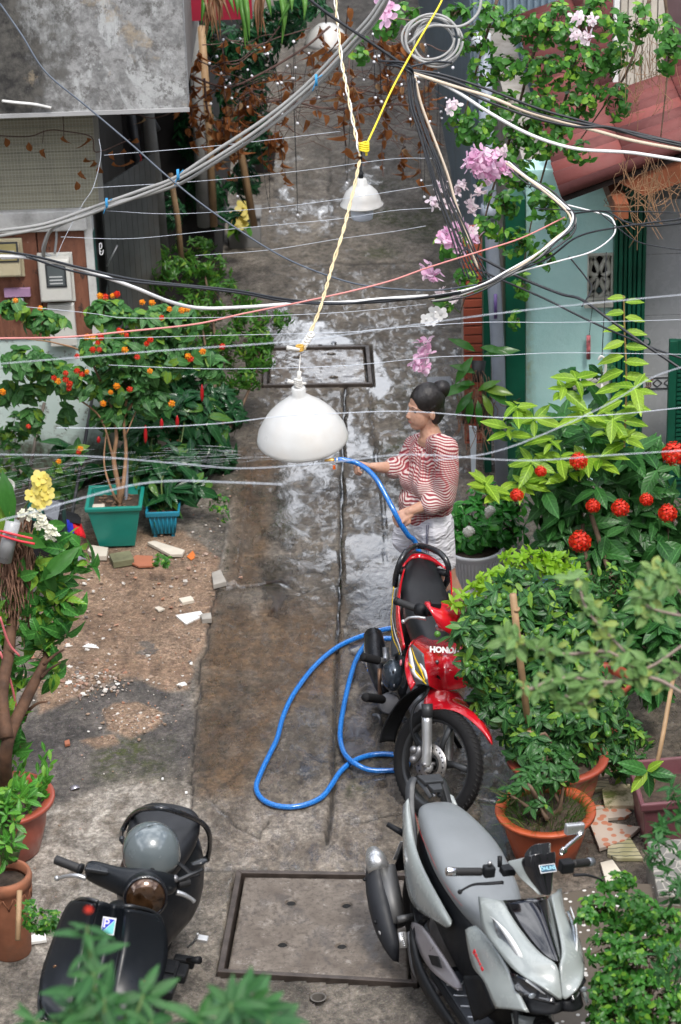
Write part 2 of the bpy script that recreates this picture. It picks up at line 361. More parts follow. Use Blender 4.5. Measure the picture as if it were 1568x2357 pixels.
    A['brown'] = np.clip(softpoly(jx, jy, [(500, 1390), (780, 1380), (775, 1600), (640, 1640), (560, 1830), (450, 1830), (470, 1500)], 40)+softpoly(jx, jy, [(560, 1040), (640, 1040), (600, 1350), (520, 1350)], 30), 0, 1)
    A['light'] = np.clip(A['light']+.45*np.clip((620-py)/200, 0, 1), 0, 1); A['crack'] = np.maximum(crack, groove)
    # recesses that hold the drain covers and the open drain
    for q in ([(541, 2003), (958, 2009), (966, 2272), (496, 2246)], [(607, 798), (853, 793), (861, 890), (602, 893)]):
        ins = inpoly(px, py, q); z = np.where(ins, -.09, z)
    z = np.where(np.hypot(px-733, (py-2297)*1.35) < 19, -.12, z)
    return z, A
def ground_sheet(name, xs, ys, mat):
    Xg, Yg = np.meshgrid(xs, ys); z, A = ground_h(Xg, Yg); nx, ny = len(xs), len(ys)
    co = np.stack([Xg.ravel(), Yg.ravel(), z.ravel()], 1)
    i = np.arange(nx*ny).reshape(ny, nx); f = np.stack([i[:-1, :-1].ravel(), i[:-1, 1:].ravel(), i[1:, 1:].ravel(), i[1:, :-1].ravel()], 1)
    me = bpy.data.meshes.new(name); me.vertices.add(len(co)); me.vertices.foreach_set('co', co.ravel()); me.loops.add(f.size); me.loops.foreach_set('vertex_index', f.ravel()); me.polygons.add(len(f)); me.polygons.foreach_set('loop_start', np.arange(0, f.size, 4)); me.polygons.foreach_set('loop_total', np.full(len(f), 4)); me.update(calc_edges=True)
    me.polygons.foreach_set('use_smooth', [True]*len(f))
    for nm, ks in (('ma', ('sand', 'wet', 'pud')), ('mb', ('moss', 'dark', 'light')), ('mc', ('brown', 'crack', 'crack'))):
        at = me.color_attributes.new(nm, 'FLOAT_COLOR', 'POINT'); d = np.ones((len(co), 4)); 
        for j, k in enumerate(ks): d[:, j] = np.clip(A[k].ravel(), 0, 1)
        at.data.foreach_set('color', d.ravel())
    me.materials.append(mat); o = bpy.data.objects.new(name, me); COL.objects.link(o); o['kind'] = 'structure'; return o
def ground_mat():
    s = NT('lane_ground'); co = s.co('Object')
    def attr(nm):
        a = s.t.nodes.new('ShaderNodeAttribute'); a.attribute_name = nm; x = s.t.nodes.new('ShaderNodeSeparateColor'); s.l(a.outputs['Color'], x.inputs[0]); return x.outputs
    sand, wet, pud = attr('ma')[:3]; moss, dark, light = attr('mb')[:3]; brown, crack, _ = attr('mc')[:3]
    n1 = s.noise(2.2, 9, .72, dist=.5); n2 = s.noise(16, 9, .78); n3 = s.noise(95, 5, .7); n4 = s.noise(6, 9, .8, sc=(1, .6, 1), dist=.6)
    c = s.mix(s.rng(n1, .40, .60), (.098, .083, .066), (.22, .193, .16))
    c = s.mix(s.rng(n2, .46, .62, 0, .8), c, (.05, .045, .038)); c = s.mix(s.rng(n3, .54, .66, 0, .45), c, (.30, .275, .245))
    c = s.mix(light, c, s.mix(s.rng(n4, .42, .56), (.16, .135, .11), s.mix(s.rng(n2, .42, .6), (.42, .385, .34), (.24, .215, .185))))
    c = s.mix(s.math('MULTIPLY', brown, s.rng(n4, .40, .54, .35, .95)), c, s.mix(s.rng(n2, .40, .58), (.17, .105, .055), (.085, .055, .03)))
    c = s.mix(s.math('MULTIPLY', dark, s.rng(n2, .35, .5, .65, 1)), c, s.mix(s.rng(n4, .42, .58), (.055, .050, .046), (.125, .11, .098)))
    c = s.mix(s.math('MULTIPLY', moss, s.rng(n2, .44, .56)), c, (.055, .065, .018))
    sandc = s.mix(s.rng(n1, .4, .6), (.22, .145, .095), (.34, .24, .165)); sandc = s.mix(s.rng(n3, .42, .64), sandc, (.12, .07, .042)); sandc = s.mix(s.rng(n2, .52, .62, 0, .75), sandc, (.14, .085, .058)); sandc = s.mix(s.rng(n3, .62, .68, 0, .7), sandc, (.5, .42, .34))
    c = s.mix(sand, c, sandc)
    vz = s.t.nodes.new('ShaderNodeTexVoronoi'); vz.inputs['Scale'].default_value = 130; s.l(co, vz.inputs['Vector'])
    c = s.mix(s.rng(vz.outputs['Distance'], .18, .12, 0, .6), c, s.mix(.6, vz.outputs['Color'], (.38, .34, .30)))
    c = s.mix(s.math('MULTIPLY', crack, .9), c, (.02, .016, .012))
    g1 = s.rng(s.noise(34, 7, .8, dist=.3), .40, .60, .62, 1.32); g2 = s.rng(s.noise(5.2, 9, .82, sc=(1, .7, 1), dist=.8), .40, .60, .66, 1.30); gg = s.math('MULTIPLY', g1, g2)
    vm = s.t.nodes.new('ShaderNodeVectorMath'); vm.operation = 'SCALE'; s.l(c, vm.inputs[0]); s.l(gg, vm.inputs['Scale']); c = vm.outputs[0]
    wn_ = s.math('MULTIPLY', wet, s.rng(s.noise(3.5, 8, .75, sc=(1, .55, 1)), .40, .54, .6, 1), clamp=True)
    c = s.mix(wn_, c, s.mix(1.0, c, (.62, .56, .50), 'MULTIPLY'))
    pd = s.rng(s.math('ADD', pud, s.math('MULTIPLY', s.math('SUBTRACT', s.noise(7, 9, .78, sc=(1, .55, 1), dist=.8), .5), 3.0)), .44, .78)
    film = s.rng(s.math('ADD', s.math('MULTIPLY', wn_, .50), s.math('MULTIPLY', s.math('SUBTRACT', s.noise(15, 9, .82, sc=(1, .42, 1), dist=.7), .5), 2.8)), .30, .50)
    film = s.math('MULTIPLY', film, s.rng(wet, .1, .5))
    water = s.math('MAXIMUM', pd, s.math('MULTIPLY', film, .85))
    rough = s.rng(n2, .35, .65, .7, .95)
    r2 = s.t.nodes.new('ShaderNodeMix'); r2.data_type = 'FLOAT'; s.l(water, r2.inputs['Factor']); s.l(s.math('SUBTRACT', rough, s.math('MULTIPLY', wn_, .38)), r2.inputs['A']); r2.inputs['B'].default_value = .10
    c = s.mix(s.math('MULTIPLY', pd, .8), c, s.mix(1.0, c, (.42, .42, .44), 'MULTIPLY'))
    hb = s.math('ADD', s.math('MULTIPLY', n2, .75), s.math('MULTIPLY', n3, .3)); hb = s.math('ADD', hb, s.math('MULTIPLY', n4, .5))
    keep = s.math('SUBTRACT', 1.0, s.math('MULTIPLY', pd, .985))
    b1 = s.bump(s.math('MULTIPLY', hb, keep), .8, .020)
    rip = s.noise(14, 5, .6, sc=(1, .45, 1), dist=1.6)
    b2 = s.bump(s.math('MULTIPLY', rip, pd), .16, .008, b1)
    s.set(color=c, rough=r2.outputs[0], normal=b2, spec=.5, coat=s.math('MULTIPLY', water, .9), coatr=.05)
    s.b.inputs['Coat IOR'].default_value = 1.6; b3 = s.bump(s.math('ADD', rip, s.math('MULTIPLY', n2, .30)), .14, .008); s.l(b3, s.b.inputs['Coat Normal'])
    return s.m
GM = ground_mat()
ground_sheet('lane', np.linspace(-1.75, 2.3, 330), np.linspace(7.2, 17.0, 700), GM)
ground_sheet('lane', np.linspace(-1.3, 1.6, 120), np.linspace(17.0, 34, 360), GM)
obj('ground', MB().grid([[(-90, -60, -.13), (90, -60, -.13)], [(-90, 160, -.13), (90, 160, -.13)]]), M('bare_ground', (.2, .18, .15), .9, bump=.3), kind='structure')
# sideways continuation of the yard
def flat(name, x0, x1, y0, y1, z, mat): return obj(name, MB().grid([[(x0, y0, z), (x1, y0, z)], [(x0, y1, z), (x1, y1, z)]]), mat, kind='structure')
YM = M('yard_concrete', (.15, .13, .11), .85, var=.3, scale=5, bump=.6, bscale=60, dirt=.5)
flat('pavement', -6, -1.75, 3, 17, -.004, YM); flat('pavement', 2.3, 7, 3, 17, -.004, YM); flat('pavement', -1.75, 2.3, 3, 7.2, -.004, YM)
# ---- drain covers
IRON = M('cover_iron', (.075, .06, .052), .38, .3, var=.35, scale=14, bump=.5)
def conc_cover_mat(nm, wetv):
    s = NT(nm); n1 = s.noise(5, 9, .7); n2 = s.noise(40, 8, .7)
    c = s.mix(s.rng(n1, .35, .65), (.10, .08, .065), (.22, .19, .16)); c = s.mix(s.rng(n2, .46, .62, 0, .8), c, (.07, .055, .045)); c = s.mix(s.rng(s.noise(9, 8, .8), .56, .62, 0, .5), c, (.36, .33, .30))
    w = s.rng(s.noise(6, 8, .7, sc=(1, .6, 1)), .58-wetv*.18, .62-wetv*.12)
    c = s.mix(w, c, s.mix(1.0, c, (.6, .57, .54), 'MULTIPLY'))
    s.set(color=c, rough=s.rng(w, 0, 1, .75, .12 if wetv > .6 else .3), normal=s.bump(n2, .5, .006), coat=s.math('MULTIPLY', w, wetv)); return s.m
def cover(corners, label, holes, hr, wetv, fw=.028):
    c = [G(*q) for q in corners]; cen = sum(c)/4; t = thing('drain_cover', label, 'drain cover', cen)
    mb = MB()
    ins = [p+(cen-p)/np.linalg.norm(cen-p)*fw*1.35 for p in c]
    for i in range(4):
        a, b, bi, ai = c[i], c[(i+1) % 4], ins[(i+1) % 4], ins[i]
        k = 6; up = np.array([0, 0, .012]); dn = np.array([0, 0, -.08])
        m2 = MB(); m2.prism([a+dn, b+dn, bi+dn, ai+dn], up-dn); obj('frame_bar', m2, IRON, t, bevel=.003, smooth=False)
    ins2 = [p+(cen-p)/np.linalg.norm(cen-p)*.012 for p in ins]
    # slab as a grid with real holes
    n = 90; rows = []; H = [G(*q) for q in holes]; g = MB(); idx = {}
    P = np.zeros((n+1, n+1, 3))
    for i in range(n+1):
        for j in range(n+1):
            u, v = j/n, i/n; P[i, j] = (ins2[0]*(1-u)+ins2[1]*u)*(1-v)+(ins2[3]*(1-u)+ins2[2]*u)*v
    P[..., 2] = -.002+(fbm(P[..., 0], P[..., 1], 20, 3, 5)-.5)*.005
    for h in H:
        d = np.hypot(P[..., 0]-h[0], P[..., 1]-h[1]); P[..., 2] = np.where(d < hr, -.07, P[..., 2])
    P[0, :, 2] = P[-1, :, 2] = P[:, 0, 2] = P[:, -1, 2] = -.05
    for h in H: obj('hole_shade_disc', MB().lathe([(hr*1.0, -.009), (.001, -.009)], 18, h), M('black_hole', (.008, .008, .008), .9), t)  # black disc just under the surface paints the shade inside each hole
    obj('cover_slab', MB().grid([[P[i, j] for j in range(n+1)] for i in range(n+1)]), conc_cover_mat('cover_concrete' if wetv < .6 else 'cover_concrete_wet', wetv), t)
    return t
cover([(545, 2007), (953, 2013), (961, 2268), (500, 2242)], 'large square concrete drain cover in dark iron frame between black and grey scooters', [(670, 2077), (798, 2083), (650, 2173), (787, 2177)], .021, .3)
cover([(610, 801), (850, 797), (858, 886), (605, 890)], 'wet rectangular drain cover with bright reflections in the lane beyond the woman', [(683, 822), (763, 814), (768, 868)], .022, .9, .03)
t = thing('drain_opening', 'small round black drain hole in the concrete below the near drain cover', 'drain hole', G(733, 2297))
obj('pipe_ring', MB().lathe([(.036, .004), (.030, .006), (.027, .002), (.027, -.1)], 20, G(733, 2297)), M('drain_pipe', (.10, .09, .08), .6), t)
obj('drain_bottom', MB().lathe([(.028, -.095), (.001, -.095)], 20, G(733, 2297)), M('black_hole', (.008, .008, .008), .9), t)
t = thing('utility_cover', 'small grey ribbed plastic cover set in the lane behind the woman\'s head', 'utility cover', G(1012, 886))
cc = G(1012, 886); mb = MB().box(cc+np.array([0, 0, .006]), (.17, .26, .012)); obj('lid', mb, M('grey_plastic', (.16, .17, .19), .5), t, bevel=.004)
for k in range(9): obj('rib', MB().box(cc+np.array([-.064+k*.016, 0, .014]), (.006, .22, .005)), M('grey_plastic', (.16, .17, .19), .5), t, smooth=False)
# fallen grit on the sandy patch and along edges
def scatter_stones():
    mb = MB(); base = MB().ell((0, 0, 0), 1, 6, 4); bv = np.array(base.v)
    cols = []
    N = 0
    def put(x, y, r):
        nonlocal N
        q = G(x, y); zz = 0
        m = bv*np.array([r*random.uniform(.7, 1.4), r*random.uniform(.6, 1.1), r*random.uniform(.35, .7)])*(1+.35*rng.standard_normal((len(bv), 1)).clip(-1, 1)); a = random.random()*6.3; ca, sa = math.cos(a), math.sin(a)
        m = np.stack([m[:, 0]*ca-m[:, 1]*sa, m[:, 0]*sa+m[:, 1]*ca, m[:, 2]], 1)+q+np.array([0, 0, r*.3+.006])
        mb.add(m, base.f); N += 1
    while N < 800:
        x = random.uniform(60, 520); y = random.uniform(1230, 1650)
        if inpoly(np.array([x]), np.array([y]), SAND)[0]:
            d = random.random(); put(x, y, .003+.012*d**5)
    for _ in range(420):
        x = random.gauss(190, 70); y = random.gauss(1565, 25); put(x, y, .004+.014*random.random()**3)
    for _ in range(160): put(random.gauss(300, 40), random.gauss(1660, 18), .003+.008*random.random()**2)
    for _ in range(150): put(random.uniform(440, 560), random.uniform(1080, 1340), .003+.008*random.random()**2)
    for _ in range(120): put(random.uniform(60, 450), random.uniform(1700, 2100), .002+.005*random.random()**3)
    s = NT('grit'); r = s.t.nodes.new('ShaderNodeNewGeometry').outputs['Random Per Island']; cr = s.t.nodes.new('ShaderNodeValToRGB'); s.l(r, cr.inputs[0])
    e = cr.color_ramp.elements; e[0].color = (.22, .15, .10, 1); e[1].color = (.62, .6, .56, 1); e[1].position = 1
    for p, c in ((.3, (.30, .22, .16, 1)), (.5, (.14, .12, .11, 1)), (.65, (.36, .17, .10, 1)), (.8, (.40, .36, .32, 1))): q = e.new(p); q.color = c
    s.set(color=cr.outputs[0], rough=.85); obj('gravel', mb, s.m, kind='stuff', smooth=False)
scatter_stones()
WT = M('white_tile', (.75, .75, .73), .3, var=.06); RT = M('clay_tile', (.36, .13, .07), .7, bump=.3); GS = M('grey_stone', (.30, .28, .25), .8, bump=.5, var=.3); CS = M('cream_stone', (.55, .50, .42), .8, bump=.5)
def shard(name, pxs, mat, label, cat, th=.012, z=.012, group=None, rz=0):
    P = [G(*q) for q in pxs]; P = [p+np.array([0, 0, z]) for p in P]
    o = obj(name, MB().prism([p-np.array([0, 0, th]) for p in P], (0, 0, th)), mat, smooth=False, bevel=.002); return tag(o, label, cat, group)
shard('tile_shard', [(404, 1420), (462, 1410), (470, 1420), (428, 1440)], WT, 'long white glazed tile shard on the sandy patch near the lane edge', 'tile shard')
shard('tile_shard', [(190, 1492), (205, 1484), (222, 1488), (229, 1496)], WT, 'white half moon tile shard lying alone on the left of the sandy patch', 'tile shard')
shard('tile_shard', [(356, 1402), (366, 1399), (380, 1405), (366, 1410)], CS, 'small cream tile chip left of the long white shard', 'tile shard')
shard('tile_shard', [(410, 1577), (425, 1573), (431, 1579), (415, 1584)], WT, 'small white chip at the corner where sand meets the lane edge', 'tile shard')
shard('stone', [(462, 1424), (486, 1420), (488, 1434), (466, 1436)], GS, 'grey stone touching the end of the long white tile shard', 'stone', .03, .03)
shard('stone', [(412, 1384), (440, 1378), (448, 1388), (420, 1394)], CS, 'flat pale stone near the broken end of the concrete strip', 'stone', .02, .02)
shard('stone', [(488, 1330), (508, 1322), (522, 1350), (492, 1358)], GS, 'broken grey concrete lump at the end of the raised kerb strip', 'concrete lump', .03, .034)
shard('clay_tile', [(298, 1300), (312, 1284), (352, 1286), (356, 1308), (320, 1310)], RT, 'reddish brown clay tile piece lying in front of the teal planter', 'clay tile', .014, .02)
shard('slab_piece', [(340, 1258), (356, 1254), (426, 1276), (420, 1286), (392, 1286)], CS, 'long pale slab piece leaning in weeds right of the teal planter', 'slab piece', .02, .03)
shard('slab_piece', [(202, 1278), (212, 1266), (250, 1272), (246, 1292), (222, 1292)], CS, 'cream broken slab under the left foot of the teal planter', 'slab piece', .03, .035)
shard('slab_piece', [(252, 1290), (300, 1282), (310, 1302), (262, 1310)], M('mossy_stone', (.16, .16, .09), .85, bump=.6, var=.4), 'mossy stone wedged beneath the teal planter', 'stone', .04, .045)
shard('tile_shard', [(68, 2162), (104, 2150), (108, 2172), (70, 2178)], WT, 'white broken tile lying beside the weeds left of the black scooter', 'tile shard', .015, .02)
shard('stone', [(2, 2165), (40, 2150), (44, 2168), (6, 2182)], CS, 'cream stone block under the tall terracotta pot', 'stone', .05, .055)
shard('stone', [(42, 2140), (62, 2130), (66, 2160), (46, 2170)], CS, 'upright cream stone wedged between terracotta pot and weeds', 'stone', .06, .065)
shard('clay_chip', [(149, 1712), (160, 1708), (162, 1718), (150, 1721)], RT, 'small orange clay chip alone on the dark concrete slab', 'clay chip', .015, .018)
shard('clay_chip', [(430, 1284), (444, 1270), (452, 1284), (440, 1292)], M('orange_leaf', (.6, .16, .03), .6), 'bright orange dry scrap at the top right of the sandy patch', 'scrap', .006, .01)
for (a, b, lb) in (((372, 1794), (377, 1798), 'tiny white pebble on the concrete above the black scooter rack'), ((426, 1826), (432, 1830), 'tiny white pebble beside the broken kerb crack'), ((104, 1543), (112, 1539), 'tiny cream pebble at the sand edge left of the dark slab')):
    shard('pebble', [a, (b[0], a[1]), b, (a[0], b[1])], WT, lb, 'pebble', .008, .012)
tag(obj('wrapper', MB().grid([[G(160, 1812, .012), G(172, 1806, .02), G(182, 1808, .012)], [G(164, 1820, .008), G(174, 1815, .022), G(184, 1814, .01)]]), M('foil', (.5, .48, .55), .25, .6), solid=.001), 'crumpled silvery wrapper on the pale concrete right of the red pot', 'wrapper')
# ================================================================ BUILDINGS
def plaster_stained(name, base, dark, stain):
    s = NT(name); wpos = s.co('World'); n1 = s.noise(1.6, 9, .72, sc=(1, 1, .45)); n2 = s.noise(9, 9, .75); n3 = s.noise(3.2, 8, .7, sc=(1, 1, .6), dist=.6)
    sp = s.t.nodes.new('ShaderNodeSeparateXYZ'); s.l(wpos, sp.inputs[0])
    bias = s.rng(sp.outputs[0], -1.9, -1.2, .16, -.06)
    m = s.rng(s.math('ADD', s.math('ADD', s.math('MULTIPLY', n1, .75), s.math('MULTIPLY', n2, .25)), bias), .50, .62)
    c = s.mix(s.rng(n2, .42, .58), base, tuple(np.array(base)*.5)); c = s.mix(s.rng(n3, .51, .56, 0, .8), c, (.42, .43, .425))
    c = s.mix(s.rng(s.noise(14, 8, .8), .53, .60, 0, .8), c, (.10, .095, .09)); c = s.mix(m, c, s.mix(s.rng(n2, .4, .6), dark, (.09, .085, .075)))
    c = s.mix(s.rng(s.noise(2.4, 8, .7), .60, .66, 0, .6), c, stain)
    s.set(color=c, rough=.9, normal=s.bump(n2, .7, .015)); return s.m
PL = plaster_stained('mould_plaster', (.30, .30, .295), (.022, .021, .02), (.34, .27, .18))
YL = 14.45
def bx(name, x0, x1, y0, y1, z0, z1, mat, parent=None, bevel=0, **k):
    return obj(name, MB().box(((x0+x1)/2, (y0+y1)/2, (z0+z1)/2), (abs(x1-x0), abs(y1-y0), abs(z1-z0))), mat, parent, smooth=False, bevel=bevel, **k)
def zz(x, y, Y): return float(PY(x, y, Y)[2])
def xx(x, y, Y): return float(PY(x, y, Y)[0])
XC = xx(240, 900, YL)
MINTL = NT('mint_plaster_left'); s = MINTL; n1 = s.noise(4, 8, .7); n2 = s.noise(30, 6, .7)
spz = s.t.nodes.new('ShaderNodeSeparateXYZ'); s.l(s.co(), spz.inputs[0])
low = s.rng(s.math('ADD', spz.outputs[2], s.math('MULTIPLY', n1, -.5)), -.12, .0, 1, 0)
c = s.mix(s.rng(n1, .3, .7), (.46, .58, .55), (.56, .66, .63)); c = s.mix(s.rng(s.noise(11, 9, .8), .56, .60, 0, .8), c, (.15, .14, .12)); c = s.mix(low, c, s.mix(s.rng(n2, .4, .6), (.06, .055, .04), (.12, .17, .13)))
s.set(color=c, rough=.85, normal=s.bump(n2, .35, .006)); MINTL = s.m
BROWN = NT('peeling_board'); s = BROWN; n = s.noise(3, 9, .75, sc=(2.5, 1, .5)); n2 = s.noise(14, 8, .8, sc=(1, 1, .4))
c = s.mix(s.rng(n, .35, .65), (.13, .05, .03), (.27, .11, .065)); c = s.mix(s.rng(n2, .57, .62), c, (.05, .03, .025)); c = s.mix(s.rng(s.noise(25, 8, .8), .64, .68), c, (.45, .38, .33))
s.set(color=c, rough=.75, normal=s.bump(n2, .8, .01)); BROWN = s.m
WHITEP = M('chalk_white', (.62, .62, .60), .8, var=.15, dirt=.7, dcol=(.22, .21, .2), bump=.5)
lb = thing('left_house', 'left house with mould streaked parapet, ribbed screen and peeling brown board above mint wall', 'house', (XC, YL, 0))
z_led0, z_led1 = zz(120, 510, YL), zz(120, 478, YL)
z_br0 = zz(120, 775, YL)
bx('wall', -7, XC+.0, YL, YL+3.0, -.1, z_br0, MINTL, lb, label='pale mint green lower wall')
for i in range(7):
    x1 = xx(205, 640, YL)-i*.31; bx('board', x1-.303, x1, YL-.012-random.random()*.008, YL+.2, z_br0+.002, z_led0-.05, BROWN, lb, bevel=.004)
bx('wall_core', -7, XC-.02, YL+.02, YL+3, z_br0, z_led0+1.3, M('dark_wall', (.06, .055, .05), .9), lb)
bx('ledge', -7, xx(200, 490, YL), YL-.07, YL+.05, z_led0-.045, z_led1, WHITEP, lb, bevel=.01)
bx('corner_post', xx(203, 640, YL), xx(222, 640, YL), YL-.03, YL+.1, z_br0-.35, z_led1-.0, WHITEP, lb, bevel=.006)
TEAL = M('teal_paint', (.008, .10, .085), .45, var=.2)
bx('green_jamb', xx(222, 640, YL)+.002, XC+.01, YL-.02, YL+.09, z_br0-.5, zz(230, 533, YL), TEAL, lb)
SCR = NT('ribbed_screen'); s = SCR; wv = s.t.nodes.new('ShaderNodeTexBrick'); wv.offset = 0; wv.inputs['Scale'].default_value = 1; wv.inputs['Mortar Size'].default_value = .0016; wv.inputs['Brick Width'].default_value = .021; wv.inputs['Row Height'].default_value = .021
mp = s.t.nodes.new('ShaderNodeMapping'); mp.inputs['Rotation'].default_value = (math.radians(90), 0, 0); s.l(s.co(), mp.inputs[0]); s.l(mp.outputs[0], wv.inputs['Vector'])
c = s.mix(s.rng(s.noise(1.3, 4), .3, .7), (.27, .26, .20), (.36, .34, .25)); c = s.mix(s.rng(s.noise(6, 8, .8, sc=(1, 1, .3)), .5, .7, 0, .4), c, (.13, .13, .11))
c = s.mix(s.math('MULTIPLY', wv.outputs['Fac'], .6), c, (.5, .5, .42)); s.set(color=c, rough=.5); SCR = s.m
xr = xx(222, 370, YL)
bx('screen_panel', -5, xr, YL-.02, YL-.008, z_led1+.002, zz(120, 230, YL), SCR, lb)
for i in range(14): bx('screen_rib', -5, xr-.002, YL-.026, YL-.021, z_led1+.05+i*.052, z_led1+.054+i*.052, SCR, lb)
bx('screen_edge', xr+.001, xr+.03, YL-.03, YL+.02, z_led1, zz(120, 230, YL), M('aluminium_dull', (.28, .28, .26), .5, .3), lb)
YP = 13.9; xp = xx(427, 130, YP); zp = zz(300, 256, YP)
bx('parapet', -7, xp, YP, YP+.16, zp, zp+1.6, PL, lb, bevel=.012, label='mould streaked concrete parapet')
bx('upper_floor', -7, xp-.02, YP+.162, YP+3.2, zp+.02, zp+2.6, M('soffit', (.14, .13, .12), .9), lb)
bx('lip', -7, xp+.006, YP-.012, YP-.0, zp-.012, zp+.012, M('soffit_light', (.33, .33, .33), .9, bump=.5), lb)
obj('peeled_strip', MB().tube(spl([PY(5, 232, YP-.02), PY(40, 236, YP-.03), PY(80, 240, YP-.025), PY(118, 248, YP-.02)]), .009, 6), WHITEP, lb)
# graffiti-like white scrawl on the green jamb
wm_ = M('white_mark', (.8, .8, .8), .6)
for pts in ([(228, 562), (233, 560), (234, 570), (229, 574), (233, 580)], [(229, 560), (230, 583), (236, 585), (238, 575)]): obj('scrawl', MB().tube(spl([PY(a, b, YL-.024) for a, b in pts]), .0035, 5), wm_, lb)
# meter boxes
def meter(label, x0, x1, y0, y1, mat, win, glass, extra=None):
    Y = YL-.02; c = PY((x0+x1)/2, (y0+y1)/2, Y); t = thing('electricity_meter', label, 'electricity meter', c)
    X0, X1 = xx(x0, (y0+y1)/2, Y), xx(x1, (y0+y1)/2, Y); Z0, Z1 = zz((x0+x1)/2, y1, Y), zz((x0+x1)/2, y0, Y)
    bx('back_plate', X0-.012, X1+.012, Y-.02, Y-.001, Z0-.03, Z1+.015, mat, t, bevel=.004)
    bx('case', X0, X1, Y-.11, Y-.022, Z0, Z1, mat, t, bevel=.014)
    wx0, wx1, wy0, wy1 = win; a, b = xx(wx0, (wy0+wy1)/2, Y-.115), xx(wx1, (wy0+wy1)/2, Y-.115); e, f = zz(wx0, wy1, Y-.115), zz(wx0, wy0, Y-.115)
    bx('window_frame', a-.012, b+.012, Y-.116, Y-.111, e-.012, f+.012, M('meter_frame', (.04, .045, .05), .4), t)
    bx('window_pane', a, b, Y-.121, Y-.1165, e, f, glass, t)
    for i in range(3): bx('dial_strip', a+.01, b-.012, Y-.1235, Y-.1212, e+.012+i*.022, e+.02+i*.022, M('meter_dial', (.5, .52, .52), .4), t)
    return t, (X0, X1, Z0, Z1)
meter('yellowed beige electricity meter at the left picture edge on the brown board', -4, 50, 552, 625, M('meter_beige', (.50, .45, .31), .45, dirt=.3, dcol=(.3, .22, .1)), (-2, 38, 562, 600), M('meter_glass_amber', (.30, .26, .12), .12))
mt, (a0, a1, b0, b1) = meter('white electricity meter with a dark glass window on the brown board', 94, 166, 585, 682, M('meter_white', (.62, .62, .58), .4, dirt=.3, dcol=(.4, .37, .3)), (110, 148, 612, 658), M('meter_glass', (.10, .115, .12), .08))
bx('cable_cover', a0+.03, a1-.0, YL-.075, YL-.021, zz(140, 788, YL), b0-.04, M('meter_white', (.6, .6, .55), .4), mt, bevel=.005)
GP = M('grey_conduit', (.26, .27, .28), .5)
def tubething(name, label, cat, pts, r, mat, n=8, group=None, k=6, kind=None):
    o = obj(name, MB().tube(spl(pts, k), r, n), mat); return tag(o, label, cat, group, kind)
tubething('conduit_pipe', 'bent grey conduit rising from the white meter towards the cable bundle', 'conduit', [PY(118, 590, YL-.05), PY(100, 580, YL-.06), PY(104, 555, YL-.06), PY(118, 530, YL-.06), PY(160, 505, YL-.07)], .012, GP)
tubething('conduit_pipe', 'straight grey pipe bracket dropping beside the white meter top', 'conduit', [PY(128, 500, YL-.05), PY(130, 545, YL-.05), PY(126, 582, YL-.05)], .008, GP)
tag(bx('cable_wrap', xx(12, 668, YL), xx(72, 668, YL), YL-.06, YL-.03, zz(40, 676, YL), zz(40, 658, YL), M('faded_purple', (.36, .22, .36), .8, bump=.6)), 'faded purple wrapped rag tied under the beige meter', 'rag')
tag(bx('small_box', xx(34, 700, YL), xx(58, 700, YL), YL-.06, YL-.02, zz(46, 718, YL), zz(46, 680, YL), M('grey_box', (.28, .30, .32), .5), bevel=.006), 'small grey junction box on the brown board under the purple rag', 'junction box')
# recess between the left house and the lane: posts, panels, poles
fl = thing('back_house', 'dark old house behind the shrubs on the left side of the lane', 'house', (-1, 17.2, 0))
DW = M('near_black_wall', (.022, .02, .02), .9, var=.4, scale=2, bump=.5)  # near-black base colour with noise variation
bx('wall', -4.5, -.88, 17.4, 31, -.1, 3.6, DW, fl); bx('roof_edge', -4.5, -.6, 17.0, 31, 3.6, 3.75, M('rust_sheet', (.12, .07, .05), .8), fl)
PANEL = M('chequer_panel', (.10, .105, .10), .6, var=.3, scale=3, dirt=.6)
bp = thing('sheet_panel', 'tall grey metal sheet panel leaning beside the white corner post', 'sheet panel', PY(272, 800, 14.9))
a = PY(246, 520, 14.8); b = PY(300, 520, 15.6)
P1 = np.array([XC+.03, 14.9, 0]); P2 = np.array([XC+.33, 15.6, 0]); dz = np.array([0, 0, 1.75])
n = 10
for i in range(n):
    q0 = P1+(P2-P1)*(i/n); q1 = P1+(P2-P1)*((i+.93)/n); obj('slat', MB().prism([q0, q1, q1+dz, q0+dz], (.012, -.004, 0)), PANEL, bp, smooth=False)
tag(obj('prop_bar', MB().tube([PY(246, 612, 14.6), PY(270, 565, 14.6)], .014, 6, flat=.4), M('aluminium', (.5, .5, .5), .35, .6)), 'short aluminium bar leaning on the green door jamb', 'metal bar')
BAM = M('bamboo', (.33, .21, .11), .6, var=.25, scale=12); POST = M('grey_post', (.10, .10, .09), .7, var=.3); DKP = M('dark_pole', (.03, .032, .035), .5)
def pole(x0, y0, x1, y1, Y, r, mat, nm, lb, cat='pole', grp=None):
    a = PY(x0, y0, Y); b = PY(x1, y1, Y+.05); return tag(obj(nm, MB().tube([a, (a+b)/2+.01, b], r, 8), mat), lb, cat, grp)
pole(338, 258, 378, 640, 16.2, .05, POST, 'wall_post', 'broad grey post standing in the dark gap under the parapet')
pole(300, 258, 330, 520, 16.6, .035, DKP, 'wall_post', 'dark post just left of the broad grey post')
pole(392, 400, 420, 620, 15.8, .02, BAM, 'bamboo_pole', 'thin brown bamboo pole right of the broad grey post')
pole(365, 300, 330, 258, 16.4, .02, DKP, 'wall_post', 'short dark strut high under the parapet')
pole(462, 60, 492, 520, 17.0, .03, BAM, 'tree_stem', 'slim brown stem rising through the dry vine')
